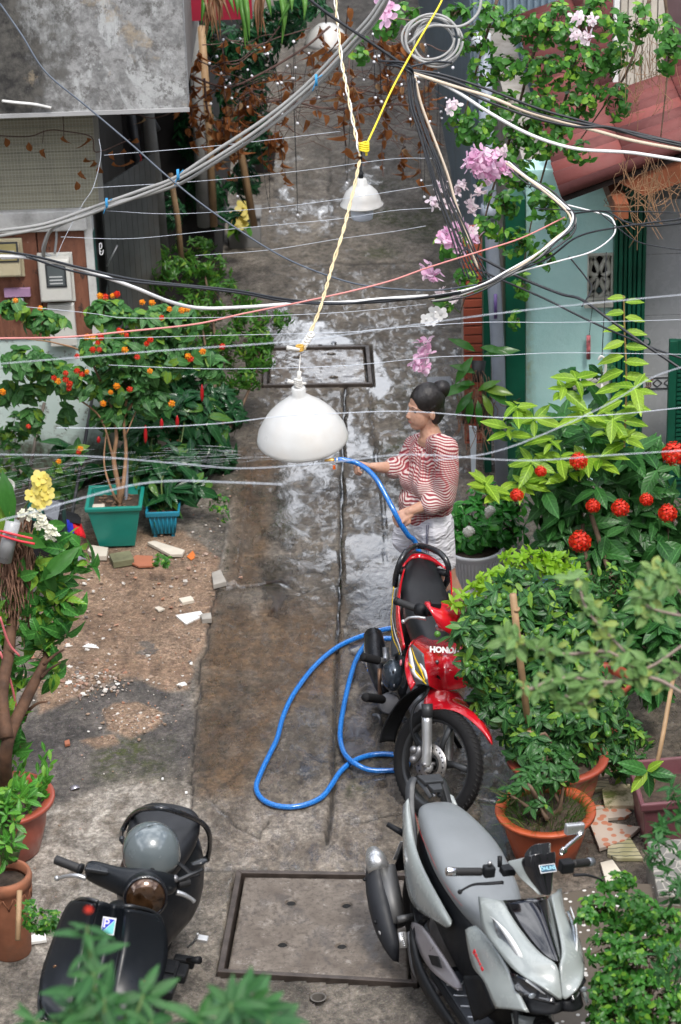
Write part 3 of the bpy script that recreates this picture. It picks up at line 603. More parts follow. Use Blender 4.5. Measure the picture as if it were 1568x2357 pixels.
pole(520, 200, 585, 520, 17.1, .028, BAM, 'tree_stem', 'slanting brown stem beside the yellow flower pot')
pole(440, 30, 470, 520, 17.0, .05, M('pale_post', (.22, .22, .21), .8), 'wall_post', 'pale weathered post at the lane side of the dark house')
pole(600, 200, 560, 60, 17.2, .025, BAM, 'tree_stem', 'brown branch arching left under the red signboard')
sg = bx('signboard', xx(425, 20, 15.2), xx(580, 20, 15.2), 15.2, 15.25, zz(500, 46, 15.2), zz(500, -60, 15.2), M('crimson', (.30, .012, .035), .5)); tag(sg, 'crimson red signboard at the top edge beside the concrete parapet', 'signboard')
bx('seam', xx(524, 20, 15.2), xx(526, 20, 15.2), 15.192, 15.199, zz(500, 46, 15.2), zz(500, -60, 15.2), M('pale_seam', (.5, .3, .32), .5), sg) if False else None
# hanging festive ribbons deep in the gap
for i, (x, y0, y1, m, lb) in enumerate([(322, 355, 415, (.5, .03, .03), 'red and white ribbon hanging left of the broad grey post'), (344, 380, 500, (.45, .02, .02), 'long red ribbon with a yellow tassel hanging in the dark gap'), (352, 440, 462, (.6, .4, .05), 'round yellow charm on the red ribbon')]):
    mb = MB(); p = [PY(x+3*math.sin(k*1.7), y0+(y1-y0)*k/6, 15.9) for k in range(7)]; mb.tube(spl(p, 4), [.012, .02, .012, .02, .01], 6, flat=.3); tag(obj('ribbon', mb, M('ribbon%d' % i, m, .6)), lb, 'ribbon')
# pots far left
def lathe_pot(name, label, cat, c, r, h, mat, rim=.05, n=32, soil=True, prof=None, group=None, soilz=.85, M3=None):
    t = thing(name, label, cat, c); pr = prof or [(r*.62, 0), (r*.68, .01), (r*.90, h*.8), (r*.93, h*.86), (r*1.03, h*.88), (r*1.05, h), (r*.93, h+.004), (r*.88, h*.93), (r*.84, h*.8)]
    obj('body', MB().lathe(pr, n, c), mat, t)
    if soil: obj('soil', MB().lathe([(r*.86, h*soilz), (r*.5, h*soilz+.012), (.001, h*soilz+.02)], n, c), M('soil', (.055, .038, .026), .95, var=.5, scale=30, bump=1, bscale=90), t)
    return t
TERRA = M('terracotta', (.30, .115, .06), .8, var=.3, scale=8, bump=.3, dirt=.7, dcol=(.16, .10, .07))
lathe_pot('flower_pot', 'brown clay pot far down the lane under the dry vine', 'flower pot', G(452, 590), .16, .3, M('brown_clay', (.18, .07, .04), .7))
lathe_pot('flower_pot', 'dark square looking pot beside the lane under the vine', 'flower pot', G(606, 392), .14, .25, M('dark_clay', (.045, .04, .04), .6))
gb = thing('planter_box', 'grey box planter holding yellow flowers at the lane edge', 'planter', G(565, 560)); c = G(565, 560); obj('body', MB().box(c+np.array([0, 0, .13]), (.26, .26, .26)), M('grey_pot', (.22, .22, .22), .8, bump=.4), gb, bevel=.01); obj('rim', MB().box(c+np.array([0, 0, .265]), (.29, .29, .03)), M('grey_pot', (.22, .22, .22), .8), gb, bevel=.006)
# ---------------------------------------------------------------- right house
YR = 13.95
MINT = NT('mint_wall'); s = MINT; n1 = s.noise(3, 8, .65); n2 = s.noise(26, 7, .7); sx = s.t.nodes.new('ShaderNodeSeparateXYZ'); s.l(s.co('World'), sx.inputs[0])
c = s.mix(s.rng(n1, .3, .7), (.36, .62, .60), (.46, .70, .67))
edge = s.rng(s.math('ADD', sx.outputs[0], s.math('MULTIPLY', s.noise(2.2, 9, .75, sc=(1.6, 1, .5)), -.30)), .97, 1.07, 1, 0)
c = s.mix(s.math('MULTIPLY', edge, s.rng(n2, .38, .58, .25, 1)), c, s.mix(s.rng(n2, .4, .6), (.05, .055, .035), (.28, .30, .13)))
c = s.mix(s.rng(s.math('ADD', s.noise(5, 8, .8, sc=(1.6, 1, .4)), s.rng(sx.outputs[0], 1.1, 1.35, .06, -.1)), .60, .70, 0, .5), c, (.34, .42, .22))
s.set(color=c, rough=.8, normal=s.bump(s.noise(9, 8, .7), .55, .012)); MINT = s.m
GREEN = M('green_enamel', (.003, .075, .042), .4, var=.25, scale=5)
rh = thing('right_house', 'mint green house on the right with red tiled roof and green door frame', 'house', (2, YR, 0))
xw0 = xx(1211, 800, YR); xw1 = xx(1408, 800, YR)
ze = zz(1289, 440, 13.4)
vx0, vx1, vz0, vz1 = xx(1352, 630, YR), xw1, zz(1380, 690, YR), zz(1380, 582, YR)
bx('wall', xw0, vx0, YR, YR+.22, -.1, ze-.04, MINT, rh, label='mint green front wall with mossy left edge'); bx('wall', vx0, xw1, YR+.001, YR+.22, -.1, vz0, MINT, rh); bx('wall', vx0, xw1, YR+.001, YR+.22, vz1, ze+.0, MINT, rh)
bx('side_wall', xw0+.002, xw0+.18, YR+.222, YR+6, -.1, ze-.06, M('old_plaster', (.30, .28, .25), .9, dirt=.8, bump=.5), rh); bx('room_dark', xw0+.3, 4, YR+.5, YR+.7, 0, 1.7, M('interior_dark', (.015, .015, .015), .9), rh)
VB = M('vent_block', (.42, .42, .37), .8, var=.2, dirt=.3)
vb = []
def vent():
    w = vx1-vx0; h = vz1-vz0; y = YR+.03
    for (a, b, c, d) in ((0, .06, 0, 1), (.94, 1, 0, 1), (.06, .94, 0, .05), (.06, .94, .95, 1)): bx('vent_frame', vx0+a*w, vx0+b*w, y-.04, y+.06, vz0+c*h, vz0+d*h, VB, rh)
    for pts in ([(0.1, .95), (.35, .75), (.5, .5), (.35, .25), (.1, .05)], [(.9, .95), (.65, .75), (.5, .5), (.65, .25), (.9, .05)], [(.5, 1), (.75, .85), (.9, .6), (.75, .5), (.5, .5)], [(.5, 1), (.25, .85), (.1, .6), (.25, .5), (.5, .5)], [(.5, .0), (.7, .12), (.85, .35), (.5, .5)], [(.5, .0), (.3, .12), (.15, .35), (.5, .5)]):
        obj('vent_petal', MB().tube(spl([(vx0+u*w, y, vz0+v*h) for u, v in pts]), .016, 6), VB, rh)
vent()
bx('vent_sill', vx0-.02, vx1, YR-.05, YR+.0, vz0-.035, vz0-.005, VB, rh, bevel=.004)
# fluted green door frame
fx0, fx1 = xw1, xx(1482, 800, YR)
for i in range(7):
    a = fx0+(fx1-fx0)*i/7; bx('door_flute', a+.002, a+(fx1-fx0)/7-.004, YR-.05-.015*(i % 2), YR+.1, -.1, ze+.02, GREEN, rh, bevel=.005)
TW = M('grey_glaze', (.42, .43, .45), .25, var=.06)
tx0, tx1 = fx1+.004, xx(1700, 800, YR+.1); zb = zz(1505, 896, YR+.1)
zt = -.1
for i, h in enumerate([.40, .40, .40]):
    pass
zrow = [-.1, zb-.42, zb-.0, zb+.095, zb+.50, zb+.9, zb+1.25]
for i in range(len(zrow)-1):
    if i == 2: continue
    for j in range(3):
        w = .27; bx('wall_tile', tx0+j*w+.0015, tx0+(j+1)*w-.0015, YR+.09, YR+.1, zrow[i]+.0015, zrow[i+1]-.0015, TW, rh, bevel=.001)
bx('tile_bed', tx0, tx0+.81, YR+.1, YR+.2, -.1, min(zb+1.8, ze+.12), M('grout', (.2, .2, .2), .9), rh)
bx('border_tile', tx0, tx0+.8, YR+.088, YR+.0995, zb, zb+.094, M('border_glaze', (.50, .51, .53), .25), rh)
dk = M('border_ink', (.05, .05, .055), .4)
for k in range(2): bx('border_line', tx0, tx0+.8, YR+.0845, YR+.0878, zb+.006+k*.072, zb+.014+k*.072, dk, rh)
for j in range(5):
    cx = tx0+.10+j*.07; cz = zb+.047
    for sgn in (1, -1):
        for sg2 in (1, -1): obj('border_motif', MB().tube([(cx-.028*sgn, YR+.085, cz), (cx, YR+.085, cz+.026*sg2)], .0035, 4), dk, rh)
for k in range(3): obj('border_motif', MB().tube(spl([(tx0+.02+k*.012, YR+.085, zb+.02), (tx0+.035+k*.012, YR+.085, zb+.03), (tx0+.03+k*.012, YR+.085, zb+.06), (tx0+.05+k*.012, YR+.085, zb+.075)]), .003, 4), M('border_brown', (.2, .1, .06), .4), rh)
dr = thing('green_door', 'dark green louvred metal door half open at the right picture edge', 'door', (xx(1560, 900, YR-.3), YR-.3, 0)); dx0 = xx(1538, 900, YR-.3); zd = zz(1540, 782, YR-.3)
bx('door_leaf', dx0, dx0+.6, YR-.32, YR-.29, 0, zd, GREEN, dr)
for i in range(26): bx('louvre', dx0+.05, dx0+.55, YR-.335, YR-.322, .1+i*.03, .118+i*.03, GREEN, dr)
bx('door_stile', dx0-.002, dx0+.045, YR-.34, YR-.2885, 0, zd+.004, GREEN, dr, bevel=.004)
tag(obj('door_ring', MB().lathe([(.022, -.006), (.03, -.006), (.03, .006), (.022, .006), (.022, -.006)], 16, PY(1487, 787, YR-.06), M=[[1, 0, 0], [0, 0, 1], [0, 1, 0]]), GREEN), 'green metal ring fixed to the door frame beside the tiled wall', 'metal ring')
tag(bx('wall_shelf', xx(1312, 872, YR), xx(1400, 872, YR), YR-.06, YR-.001, zz(1350, 888, YR), zz(1350, 866, YR), VB, bevel=.006), 'short cream concrete shelf on the mint wall', 'shelf')
cs = thing('chopstick_tube', 'red and white flaking tube hanging by a wire on the mint wall', 'incense tube', PY(1356, 800, YR-.04))
obj('tube', MB().tube([PY(1355, 772, YR-.04), PY(1355, 826, YR-.04)], .013, 10), M('red_flake', (.45, .12, .13), .6, var=.8, scale=30), cs); obj('wire', MB().tube(spl([PY(1357, 772, YR-.04), PY(1360, 740, YR-.03), PY(1365, 700, YR-.03), PY(1372, 640, YR-.03)]), .0022, 5), M('black_wire', (.02, .02, .022), .5), cs)
# posts and drain pipe
tag(bx('green_post', xx(1164, 900, 13.9), xx(1210, 900, 13.9), 13.9, 14.1, -.1, ze-.2, GREEN, bevel=.006), 'wide dark green square post between the grey pipe and the mint wall', 'post')
tag(bx('green_post', xx(1114, 900, 14.15), xx(1130, 900, 14.15), 14.12, 14.25, -.1, ze-.4, GREEN), 'narrow dark green post left of the grey pipe', 'post')
PIPE = M('blue_grey_pvc', (.22, .25, .30), .4, var=.1, dirt=.25, dcol=(.12, .12, .13))
pp = thing('drain_pipe', 'blue grey plastic rainwater pipe running down beside the green post', 'drain pipe', PY(1155, 1120, 13.85))
obj('pipe', MB().tube([PY(1157, 1150, 13.85), PY(1146, 800, 13.87), PY(1128, 480, 13.9), PY(1112, 80, 13.95)], .042, 16), PIPE, pp); obj('pipe_joint', MB().tube([PY(1127, 505, 13.9), PY(1126, 470, 13.9)], .05, 16), PIPE, pp); obj('pipe_joint', MB().tube([PY(1108, 108, 13.93), PY(1107, 78, 13.93)], .058, 16), M('pale_pvc', (.45, .48, .5), .4), pp)
obj('pipe_lettering', MB().box(PY(1141, 705, 13.82), (.02, .003, .16)), M('purple_print', (.10, .06, .2), .5), pp)
brk = thing('brick_pier', 'narrow red brick strip behind the hanging orchid', 'brick pier', PY(1087, 820, 14.6)); bm_ = M('red_brick', (.34, .075, .04), .6, var=.2); bx('mortar', xx(1066, 720, 14.62), xx(1112, 720, 14.62), 14.62, 14.8, -.1, zz(1087, 560, 14.6), M('mortar', (.35, .3, .27), .9), brk)
bz = zz(1087, 800, 14.6)
for i in range(26):
    z0 = -.1+i*.062
    bx('brick', xx(1067, 720, 14.6), xx(1110, 720, 14.6), 14.595, 14.62, z0, z0+.052, bm_, brk, bevel=.003)
tag(obj('plastic_strip', MB().prism([PY(1080, 982, 14.0), PY(1098, 984, 14.0), PY(1095, 1090, 14.0), PY(1086, 1090, 14.0)], (0, .02, 0)), M('pale_blue_plastic', (.42, .47, .52), .5), smooth=False), 'tapering pale blue plastic strip under the hanging orchids', 'plastic strip')
# roof
E0 = PY(1289, 444, 13.35); R0 = PY(1600, 330, 13.35); E1 = G(1196, 60, E0[2]); ry = E1-E0; rx = R0-E0; rx = rx/np.linalg.norm(rx); Ly = np.linalg.norm(ry); ryn = ry/Ly
ROOF = NT('red_roof_tile'); s = ROOF; n1 = s.noise(5, 8, .7); ob = s.t.nodes.new('ShaderNodeObjectInfo')
c = s.mix(ob.outputs['Random'], (.085, .02, .018), (.24, .06, .05)); c = s.mix(s.rng(n1, .5, .65, 0, .6), c, (.16, .05, .045)); s.set(color=c, rough=.75, normal=s.bump(s.noise(40, 5), .3, .004)); ROOF = s.m
rf = thing('tiled_roof', 'red corrugated tile roof sloping towards the lane above the mint wall', 'roof', E0)
rw = .19; rl = .42; vs = []; nseg = 8
tile = []
for i in range(2):
    row = []
    for j in range(nseg+1):
        u = j/nseg; zt_ = .075*abs(math.sin(math.pi*u))**.6
        row.append((i*(rl+.03), .018+u*(rw-.04), zt_+(-.012 if i else .0)+.012))
    tile.append(row)
mbt = MB().grid(tile); met = bpy.data.meshes.new('roof_tile'); met.from_pydata(mbt.v, [], mbt.f); met.polygons.foreach_set('use_smooth', [True]*len(met.polygons)); met.materials.append(ROOF)
nz = np.cross(rx, ryn); nz /= np.linalg.norm(nz); nz = nz if nz[2] > 0 else -nz; m3 = np.stack([rx, np.cross(nz, rx), nz], 1)
nr = int(Ly/rw)+1
for i in range(nr):
    for j in range(5):
        o = inst('roof_tile', met, rf, E0+ryn*(i*rw)+rx*(j*rl)+nz*(.0+.01*j*0), m3); md = o.modifiers.new('t', 'SOLIDIFY'); md.thickness = .012
obj('roof_deck', MB().prism([E0-nz*.03, E0+rx*2.2-nz*.03, E0+rx*2.2+ryn*Ly-nz*.03, E0+ryn*Ly-nz*.03], -nz*.03), M('roof_gap_dark', (.015, .008, .007), .9), rf, smooth=False)  # near-black deck colour makes the gaps between tile rows read as shaded grooves
WD = M('brown_timber', (.23, .07, .03), .6, var=.25, bump=.3)
obj('rake_board', MB().prism([E0+rx*.32-nz*.05-ryn*(-.02), E0+rx*2.2-nz*.05-ryn*(-.02), E0+rx*2.2-nz*.20-ryn*(-.02), E0+rx*.45-nz*.20-ryn*(-.02)], ryn*.05), WD, rf, smooth=False)
obj('rake_roll', MB().tube([E0+nz*.01, E0+rx*2.2+nz*.01], .035, 10), ROOF, rf)
bx('purlin', E0[0]+.30, E0[0]+.38, 13.2, 14.0, E0[2]-.12, E0[2]-.03, WD, rf)
# shutter box over the roof and wall behind it
BG = M('beige_enamel', (.52, .49, .42), .45, var=.12, dirt=.4, dcol=(.25, .22, .17))
ac = thing('shutter_box', 'tall beige ribbed metal shutter above the red roof', 'shutter', PY(1475, 240, 14.7)); ax0, ax1 = xx(1428, 100, 14.7), xx(1530, 100, 14.7); az0, az1 = zz(1475, 238, 14.7), zz(1475, -60, 14.7)
for i in range(6): a = ax0+(ax1-ax0)*i/6; bx('slat', a+.001, a+(ax1-ax0)/6-.003, 14.7-.012*(i % 2), 14.8, az0+.03, az1, BG, ac, bevel=.004)
bx('bottom_rail', ax0-.01, ax1+.01, 14.67, 14.82, az0-.01, az0+.028, M('tan_enamel', (.42, .36, .27), .5), ac, bevel=.006); bx('edge_strip', ax0-.045, ax0-.012, 14.66, 14.72, az0+.15, az1, M('white_strip', (.7, .7, .68), .5), ac, bevel=.004)
rw2 = thing('upper_wall', 'dull purple brown upper wall at the right picture edge', 'wall', (2.1, 13.9, 2.4)); bx('wall', xx(1492, 200, 14.82), 4.5, 14.84, 15.2, zz(1520, 330, 14.82), 6, M('purple_brown', (.11, .07, .075), .8, var=.2), rw2)
bw = thing('blue_house', 'pale blue corrugated house wall further up the lane', 'house', (1.4, 17.5, 0))
BLW = M('blue_sheet', (.24, .33, .40), .6, var=.15, dirt=.3)
bx('wall', 1.08, 4, 17.6, 31, -.1, 5.0, BLW, bw)
for i in range(12): bx('rib', 1.1+i*.05, 1.118+i*.05, 17.57, 17.6, 0, 5, BLW, bw, bevel=.004)
# unseen buildings beyond the frame, put in to shade the lane and its reflections
PW = M('plain_render', (.30, .29, .27), .9, var=.2, scale=1.5)
for (nm, lb, x0, x1, y0, y1, h) in (('apartment_block', 'plain apartment block the photographer stands in', -7, 7, -9, -.6, 9), ('added_side_house', 'plain low house added beyond the frame to shade the yard from the left', -8, -4.2, 3, 13.0, 3.2), ('added_side_house', 'plain low house added beyond the frame to shade the yard from the right', 3.4, 8, 2, 12.8, 3.4), ('added_end_house', 'tall plain house added unseen at the far left of the lane end', -6, -1.4, 31, 40, 7.0), ('added_end_house', 'plain house added unseen at the far right of the lane end', 1.5, 6, 31, 40, 5.5)):
    t = thing(nm, lb, 'house', ((x0+x1)/2, (y0+y1)/2, 0)); bx('wall', x0, x1, y0, y1, -.1, h, PW, t); bx('roof', x0-.2, x1+.2, y0-.2, y1+.2 if y1 > 0 else y1, h, h+.15, M('roof_sheet', (.2, .12, .1), .8), t)
    for k in range(3):
        wx = x0+(x1-x0)*(k+.5)/3; yy = y1 if nm == 'apartment_block' else y0
        if nm != 'added_side_house': w_ = bx('window', wx-.5, wx+.5, yy-.02, yy+.02, 1.2, 2.4, M('glass_dark', (.03, .04, .05), .1), t)
# right hand ground furniture: terrazzo bench, box planter plinth, paving pieces
TZ = NT('terrazzo'); s = TZ; vz = s.t.nodes.new('ShaderNodeTexVoronoi'); vz.inputs['Scale'].default_value = 26; s.l(s.co(), vz.inputs['Vector']); s.set(color=s.mix(s.rng(vz.outputs['Distance'], .22, .26, 1, 0), (.09, .07, .05), (.55, .53, .50)), rough=.55, normal=s.bump(s.noise(30, 4), .2)); TZ = s.m
# ================================================================ MOTORBIKES
class Fr:   # bike frame: x forward, y to the rider's left, z up along the leaning bike
    def __init__(s, a, lean, O, sc, crop, base=None):
        a = math.radians(a); t = math.radians(lean)
        h = np.array([math.sin(a), -math.cos(a), 0]); rt = np.array([math.cos(a), math.sin(a), 0]); z = np.array([0, 0, 1.])
        s.M = np.stack([h, math.cos(t)*rt-math.sin(t)*z, math.cos(t)*z+math.sin(t)*rt], 1); s.O = np.array([O[0], O[1], 0.]); s.s = sc; s.crop = crop
    def q(s, cx, cy, **k):
        x, y = s.crop(cx, cy); d = s.M.T@ray(x, y); c = s.M.T@(_C-s.O); (ax, v), = k.items(); i = 'xyz'.index(ax); t = (v*s.s-c[i])/d[i]; return (c+d*t)/s.s
    def W(s, p): return s.O+s.M@(np.array(p, float)*s.s)
    def mat(s):
        m = Matrix([list(map(float, r)) for r in s.M*s.s]).to_4x4(); m.translation = V3(s.O); return m
def cropf(x0, y0, k): return lambda cx, cy: ((x0+cx/k)/1.738, (y0+cy/k)/1.738)
def mir(p): return np.array([p[0], -p[1], p[2]])
def steer(p, piv, ang, rake=26):
    p = np.array(p, float)-piv; r = math.radians(rake); ax = np.array([-math.sin(r), 0, math.cos(r)]); c, s_ = math.cos(ang), math.sin(ang)
    return piv+p*c+np.cross(ax, p)*s_+ax*(ax@p)*(1-c)
def crease_bound(o, c=.75):
    me = o.data; bm = bmesh.new(); bm.from_mesh(me); cl = bm.edges.layers.float.get('crease_edge') or bm.edges.layers.float.new('crease_edge')
    vl = bm.verts.layers.float.get('crease_vert') or bm.verts.layers.float.new('crease_vert')
    for e in bm.edges:
        if len(e.link_faces) == 1: e[cl] = c
    for v in bm.verts:
        if len(v.link_faces) == 1: v[vl] = 1.0
    bm.to_mesh(me); bm.free()
    for md in o.modifiers:
        if md.type == 'SOLIDIFY': md.edge_crease_inner = .8; md.edge_crease_outer = .8; md.edge_crease_rim = .0
    return o
def sympatch(rows, mat, parent, name, thick=.012, sub=2, join=True, label=None, post=None):
    R2 = []
    for r in rows:
        r = [np.array(p, float) for p in r]
        R2.append(r)
    mb = MB()
    if join:   # last column lies on the centre line
        full = [[p for p in r]+[mir(p) for p in reversed(r[:-1])] for r in R2]
        for r in full: r[len(r)//2][1] = 0
        if post: full = [[post(p) for p in r] for r in full]
        mb.grid(full); return crease_bound(obj(name, mb, mat, parent, world=False, solid=thick, sub=sub, label=label))
    o = []
    for f in (lambda p: p, mir):
        rr = [[f(p) for p in r] for r in R2]
        if post: rr = [[post(p) for p in r] for r in rr]
        o.append(crease_bound(obj(name, MB().grid(rr), mat, parent, world=False, solid=thick, sub=sub, label=label)))
    return o
def loft(secs, mat, parent, name, sub=2, post=None, **k):
    # secs: list of (x, halfw_top, ztop, halfw_mid, zmid, halfw_bot, zbot) closed ring sections
    rings = []
    for (x, wt, zt, wmid, zm, wb_, zb_) in secs:
        r = [(x, 0, zt+.012), (x, wt*.6, zt+.008), (x, wt, zt), (x, wmid, zm), (x, wb_, zb_), (x, 0, zb_), (x, -wb_, zb_), (x, -wmid, zm), (x, -wt, zt), (x, -wt*.6, zt+.008)]
        if post: r = [post(p) for p in r]
        rings.append([np.array(p, float) for p in r])
    n = len(rings[0]); m = len(rings); mb = MB(); vs = [p for r in rings for p in r]
    fs = [(i*n+j, i*n+(j+1) % n, (i+1)*n+(j+1) % n, (i+1)*n+j) for i in range(m-1) for j in range(n)]+[tuple(range(n)), tuple(range((m-1)*n, m*n))]
    mb.add(vs, fs); return obj(name, mb, mat, parent, world=False, sub=sub, **k)
RUB = M('tyre_rubber', (.010, .010, .011), .75, bump=.5, bscale=60, spec=.25); BLKP = M('black_plastic', (.010, .011, .013), .5, var=.15, bump=.15, bscale=200, spec=.25); SATB = M('satin_black', (.012, .0135, .016), .30, var=.1, coat=.25)
SIL = M('silver_paint', (.50, .51, .52), .32, .75); CHR = M('chrome', (.78, .78, .79), .08, 1.0, var=.03); DGM = M('dark_grey_metal', (.045, .048, .052), .42, .4, bump=.2); IRN = M('engine_alloy', (.22, .22, .23), .45, .8, dirt=.5, dcol=(.04, .03, .03))
def wheel(parent, c, r, tw, mat_rim, spokes, post=None, rot=None, name='wheel', disc=True, side=-1):
    """wheel in the x-z plane of the bike around local point c"""
    A = np.array([[1, 0, 0], [0, 0, 1], [0, 1, 0]], float)
    def P(mb):
        mb.v = [tuple(post(np.array(v)) if post else np.array(v)) for v in mb.v]; return mb
    prof = []; rc = r-tw*.5
    for k in range(15):
        a = -2.5+5.0*k/14; prof.append((rc+math.cos(a)*tw*.52, math.sin(a)*tw*.5))
    w = obj(name, P(MB().lathe(prof, 56, c, A)), RUB, parent, world=False)
    # tread blocks
    mb = MB()
    for k in range(64):
        th = 2*math.pi*k/64
        for sg in (-1, 1):
            ct, st = math.cos(th), math.sin(th); u = np.array([ct, 0, st]); v = np.array([-st, 0, ct]); y = np.array([0, 1, 0])
            a = c+u*(rc+tw*.505)+y*sg*tw*.10; b = c+u*(rc+tw*.38)+y*sg*tw*.36+v*.018
            mb.tube([a, b], .0045, 4)
    obj('tread', P(mb), M('tread_rubber', (.012, .012, .012), .8), w, world=False)
    rr = r-tw*.92
    obj('rim', P(MB().lathe([(rr+.008, -tw*.34), (rr-.004, -tw*.34), (rr-.012, -tw*.2), (rr-.012, tw*.2), (rr-.004, tw*.34), (rr+.008, tw*.34)], 48, c, A)), mat_rim, w, world=False)
    mb = MB().lathe([(.035, -.045), (.04, -.03), (.04, .03), (.035, .045), (.01, .05)], 20, c, A)
    obj('hub', P(mb), IRN, w, world=False)
    for k in range(spokes):
        th = 2*math.pi*(k+.3)/spokes; u = np.array([math.cos(th), 0, math.sin(th)]); v = np.array([-math.sin(th), 0, math.cos(th)])
        obj('spoke', P(MB().tube([c+u*.03, c+u*rr*.5+v*.012, c+u*(rr-.005)], [.017, .012, .016], 6, flat=1.4)), mat_rim, w, world=False)
    if disc:
        y = side*.055
        obj('brake_disc', P(MB().lathe([(.055, y), (.105, y), (.105, y+.004), (.055, y+.004), (.055, y)], 40, c, A)), M('brushed_steel', (.45, .43, .41), .3, .9), w, world=False)
        mb = MB()
        for k in range(20):
            th = 2*math.pi*k/20; mb.lathe([(.005, 0), (.0001, 0)], 8, np.array(c)+np.array([math.cos(th)*.085, y-.0025*1, math.sin(th)*.085]), A)
        obj('disc_hole', P(mb), BLKP, w, world=False)
    return w
def ribbed(parent, name, a, b, r, mat, n=11, post=None, rr=1.12):
    a = np.array(a, float); b = np.array(b, float); P = []; R_ = []
    for k in range(n*2+1): P.append(a+(b-a)*k/(n*2)); R_.append(r*(rr if k % 2 else 1))
    mb = MB().tube(P, R_, 12)
    if post: mb.v = [tuple(post(np.array(v))) for v in mb.v]
    return obj(name, mb, mat, parent, world=False, smooth=True)
def pt(parent, name, pts, r, mat, post=None, n=10, k=6, flat=None, **kw):
    mb = MB().tube(spl(pts, k) if len(pts) > 2 else [np.array(p, float) for p in pts], r, n, flat=flat)
    if post: mb.v = [tuple(post(np.array(v))) for v in mb.v]
    return obj(name, mb, mat, parent, world=False, **kw)
def plate(parent, name, poly, d, mat, bevel=.002, **kw):
    return obj(name, MB().prism([np.array(p, float) for p in poly], d), mat, parent, world=False, smooth=False, bevel=bevel, **kw)
# ---------------------------------------------------------------- grey scooter
g = Fr(18.5, 7.7, (.493, 8.369), .926, cropf(1400, 3050, 1.5298)); q = g.q
GP_ = M('moss_grey_paint', (.30, .33, .325), .22, var=.02, coat=.6); GLT = M('grey_vinyl', (.17, .185, .195), .36, var=.06, bump=.12, bscale=300); GLO = M('gloss_black', (.006, .006, .008), .04, coat=1.0); MAUVE = M('mauve_silver', (.33, .31, .33), .35, .6)
gs = thing('grey_scooter', 'large grey sport scooter with silver grey seat parked at the lower right', 'scooter', M=g.mat())
wheel(gs, np.array([-.64, 0, .24]), .255, .115, DGM, 5, disc=False)
fpost = lambda p: steer(p, np.array([.45, 0, .6]), math.radians(9))
wheel(gs, np.array([.64, 0, .235]), .25, .09, DGM, 5, post=fpost)
for sg in (-1, 1): pt(gs, 'fork_leg', [(.44, sg*.075, .62), (.64, sg*.075, .235)], .022, DGM, fpost)
# seat
loft([(-.74, .06, .775, .08, .75, .06, .72), (-.69, .095, .80, .11, .77, .09, .70), (-.5, .14, .80, .16, .75, .12, .66), (-.33, .165, .79, .185, .72, .13, .63), (-.22, .165, .755, .185, .70, .13, .62), (-.08, .155, .735, .175, .68, .12, .60), (.03, .13, .72, .15, .66, .10, .58), (.11, .09, .69, .11, .63, .07, .57), (.14, .05, .65, .07, .62, .05, .57)], GLT, gs, 'seat')
for sg in (-1, 1):
    st = [(-.68, .098), (-.5, .135), (-.33, .15), (-.24, .15), (-.1, .142), (0, .123)]
    pt(gs, 'seat_stitching', [(x, sg*(w+.022), z-.008) for (x, w), z in zip(st, (.775, .765, .75, .73, .705, .69))], .0013, M('red_thread', (.25, .02, .02), .6), n=5)
loft([(-.78, .05, .70, .06, .66, .05, .6), (-.6, .10, .66, .13, .58, .11, .44), (-.3, .12, .64, .145, .52, .13, .34), (-.05, .12, .60, .14, .48, .14, .30), (.12, .10, .56, .12, .45, .12, .28), (.2, .06, .5, .08, .42, .08, .28)], BLKP, gs, 'body_core')
# tail and side cowl
rows = [[q(357, 212, y=-.10), q(345, 238, y=-.125), q(336, 262, y=-.12)], [q(375, 400, y=-.125), q(348, 420, y=-.155), q(333, 440, y=-.14)], [q(407, 548, y=-.145), q(372, 585, y=-.175), q(340, 610, y=-.155)], [q(480, 705, y=-.155), q(425, 740, y=-.19), q(358, 780, y=-.165)], [q(552, 835, y=-.155), q(510, 875, y=-.185), q(395, 890, y=-.165)], [q(600, 935, y=-.15), q(588, 968, y=-.175), q(520, 960, y=-.165)], [q(620, 975, y=-.145), q(624, 1005, y=-.155), q(600, 1008, y=-.15)]]
sympatch(rows, GP_, gs, 'side_cowl', .01, 2, join=False)
# black seat side below vinyl, grab rail
for sg in (1, -1):
    f = (lambda p: p) if sg == 1 else mir
    A = [q(398, 95, y=-.055), q(372, 150, y=-.085), q(372, 300, y=-.105), q(395, 450, y=-.12), q(402, 535, y=-.13)]
    obj('grab_rail', MB().tube(spl([f(p) for p in A], 5), [.020, .027, .024, .018, .006], 6, flat=.55), DGM, gs, world=False, bevel=.003)
    B = [q(430, 110, y=-.045), q(470, 170, y=-.035), q(500, 215, y=-.02)]
    obj('grab_rail', MB().tube([f(p) for p in B], [.022, .016, .014], 4), DGM, gs, world=False, bevel=.003)
c1 = q(495, 90, y=0)
plate(gs, 'rail_plate', [c1+(-.03, -.06, 0), c1+(-.03, .06, 0), c1+(.05, .05, .005), c1+(.05, -.05, .005)], (0, 0, -.022), DGM, .006)
plate(gs, 'rail_bridge', [c1+(.05, -.035, -.006), c1+(.05, .035, -.006), c1+(.10, .025, -.01), c1+(.10, -.025, -.01)], (0, 0, -.02), DGM, .004)
obj('seat_lock', MB().ell(q(515, 198, y=0), .012, 10, 8), CHR, gs, world=False)
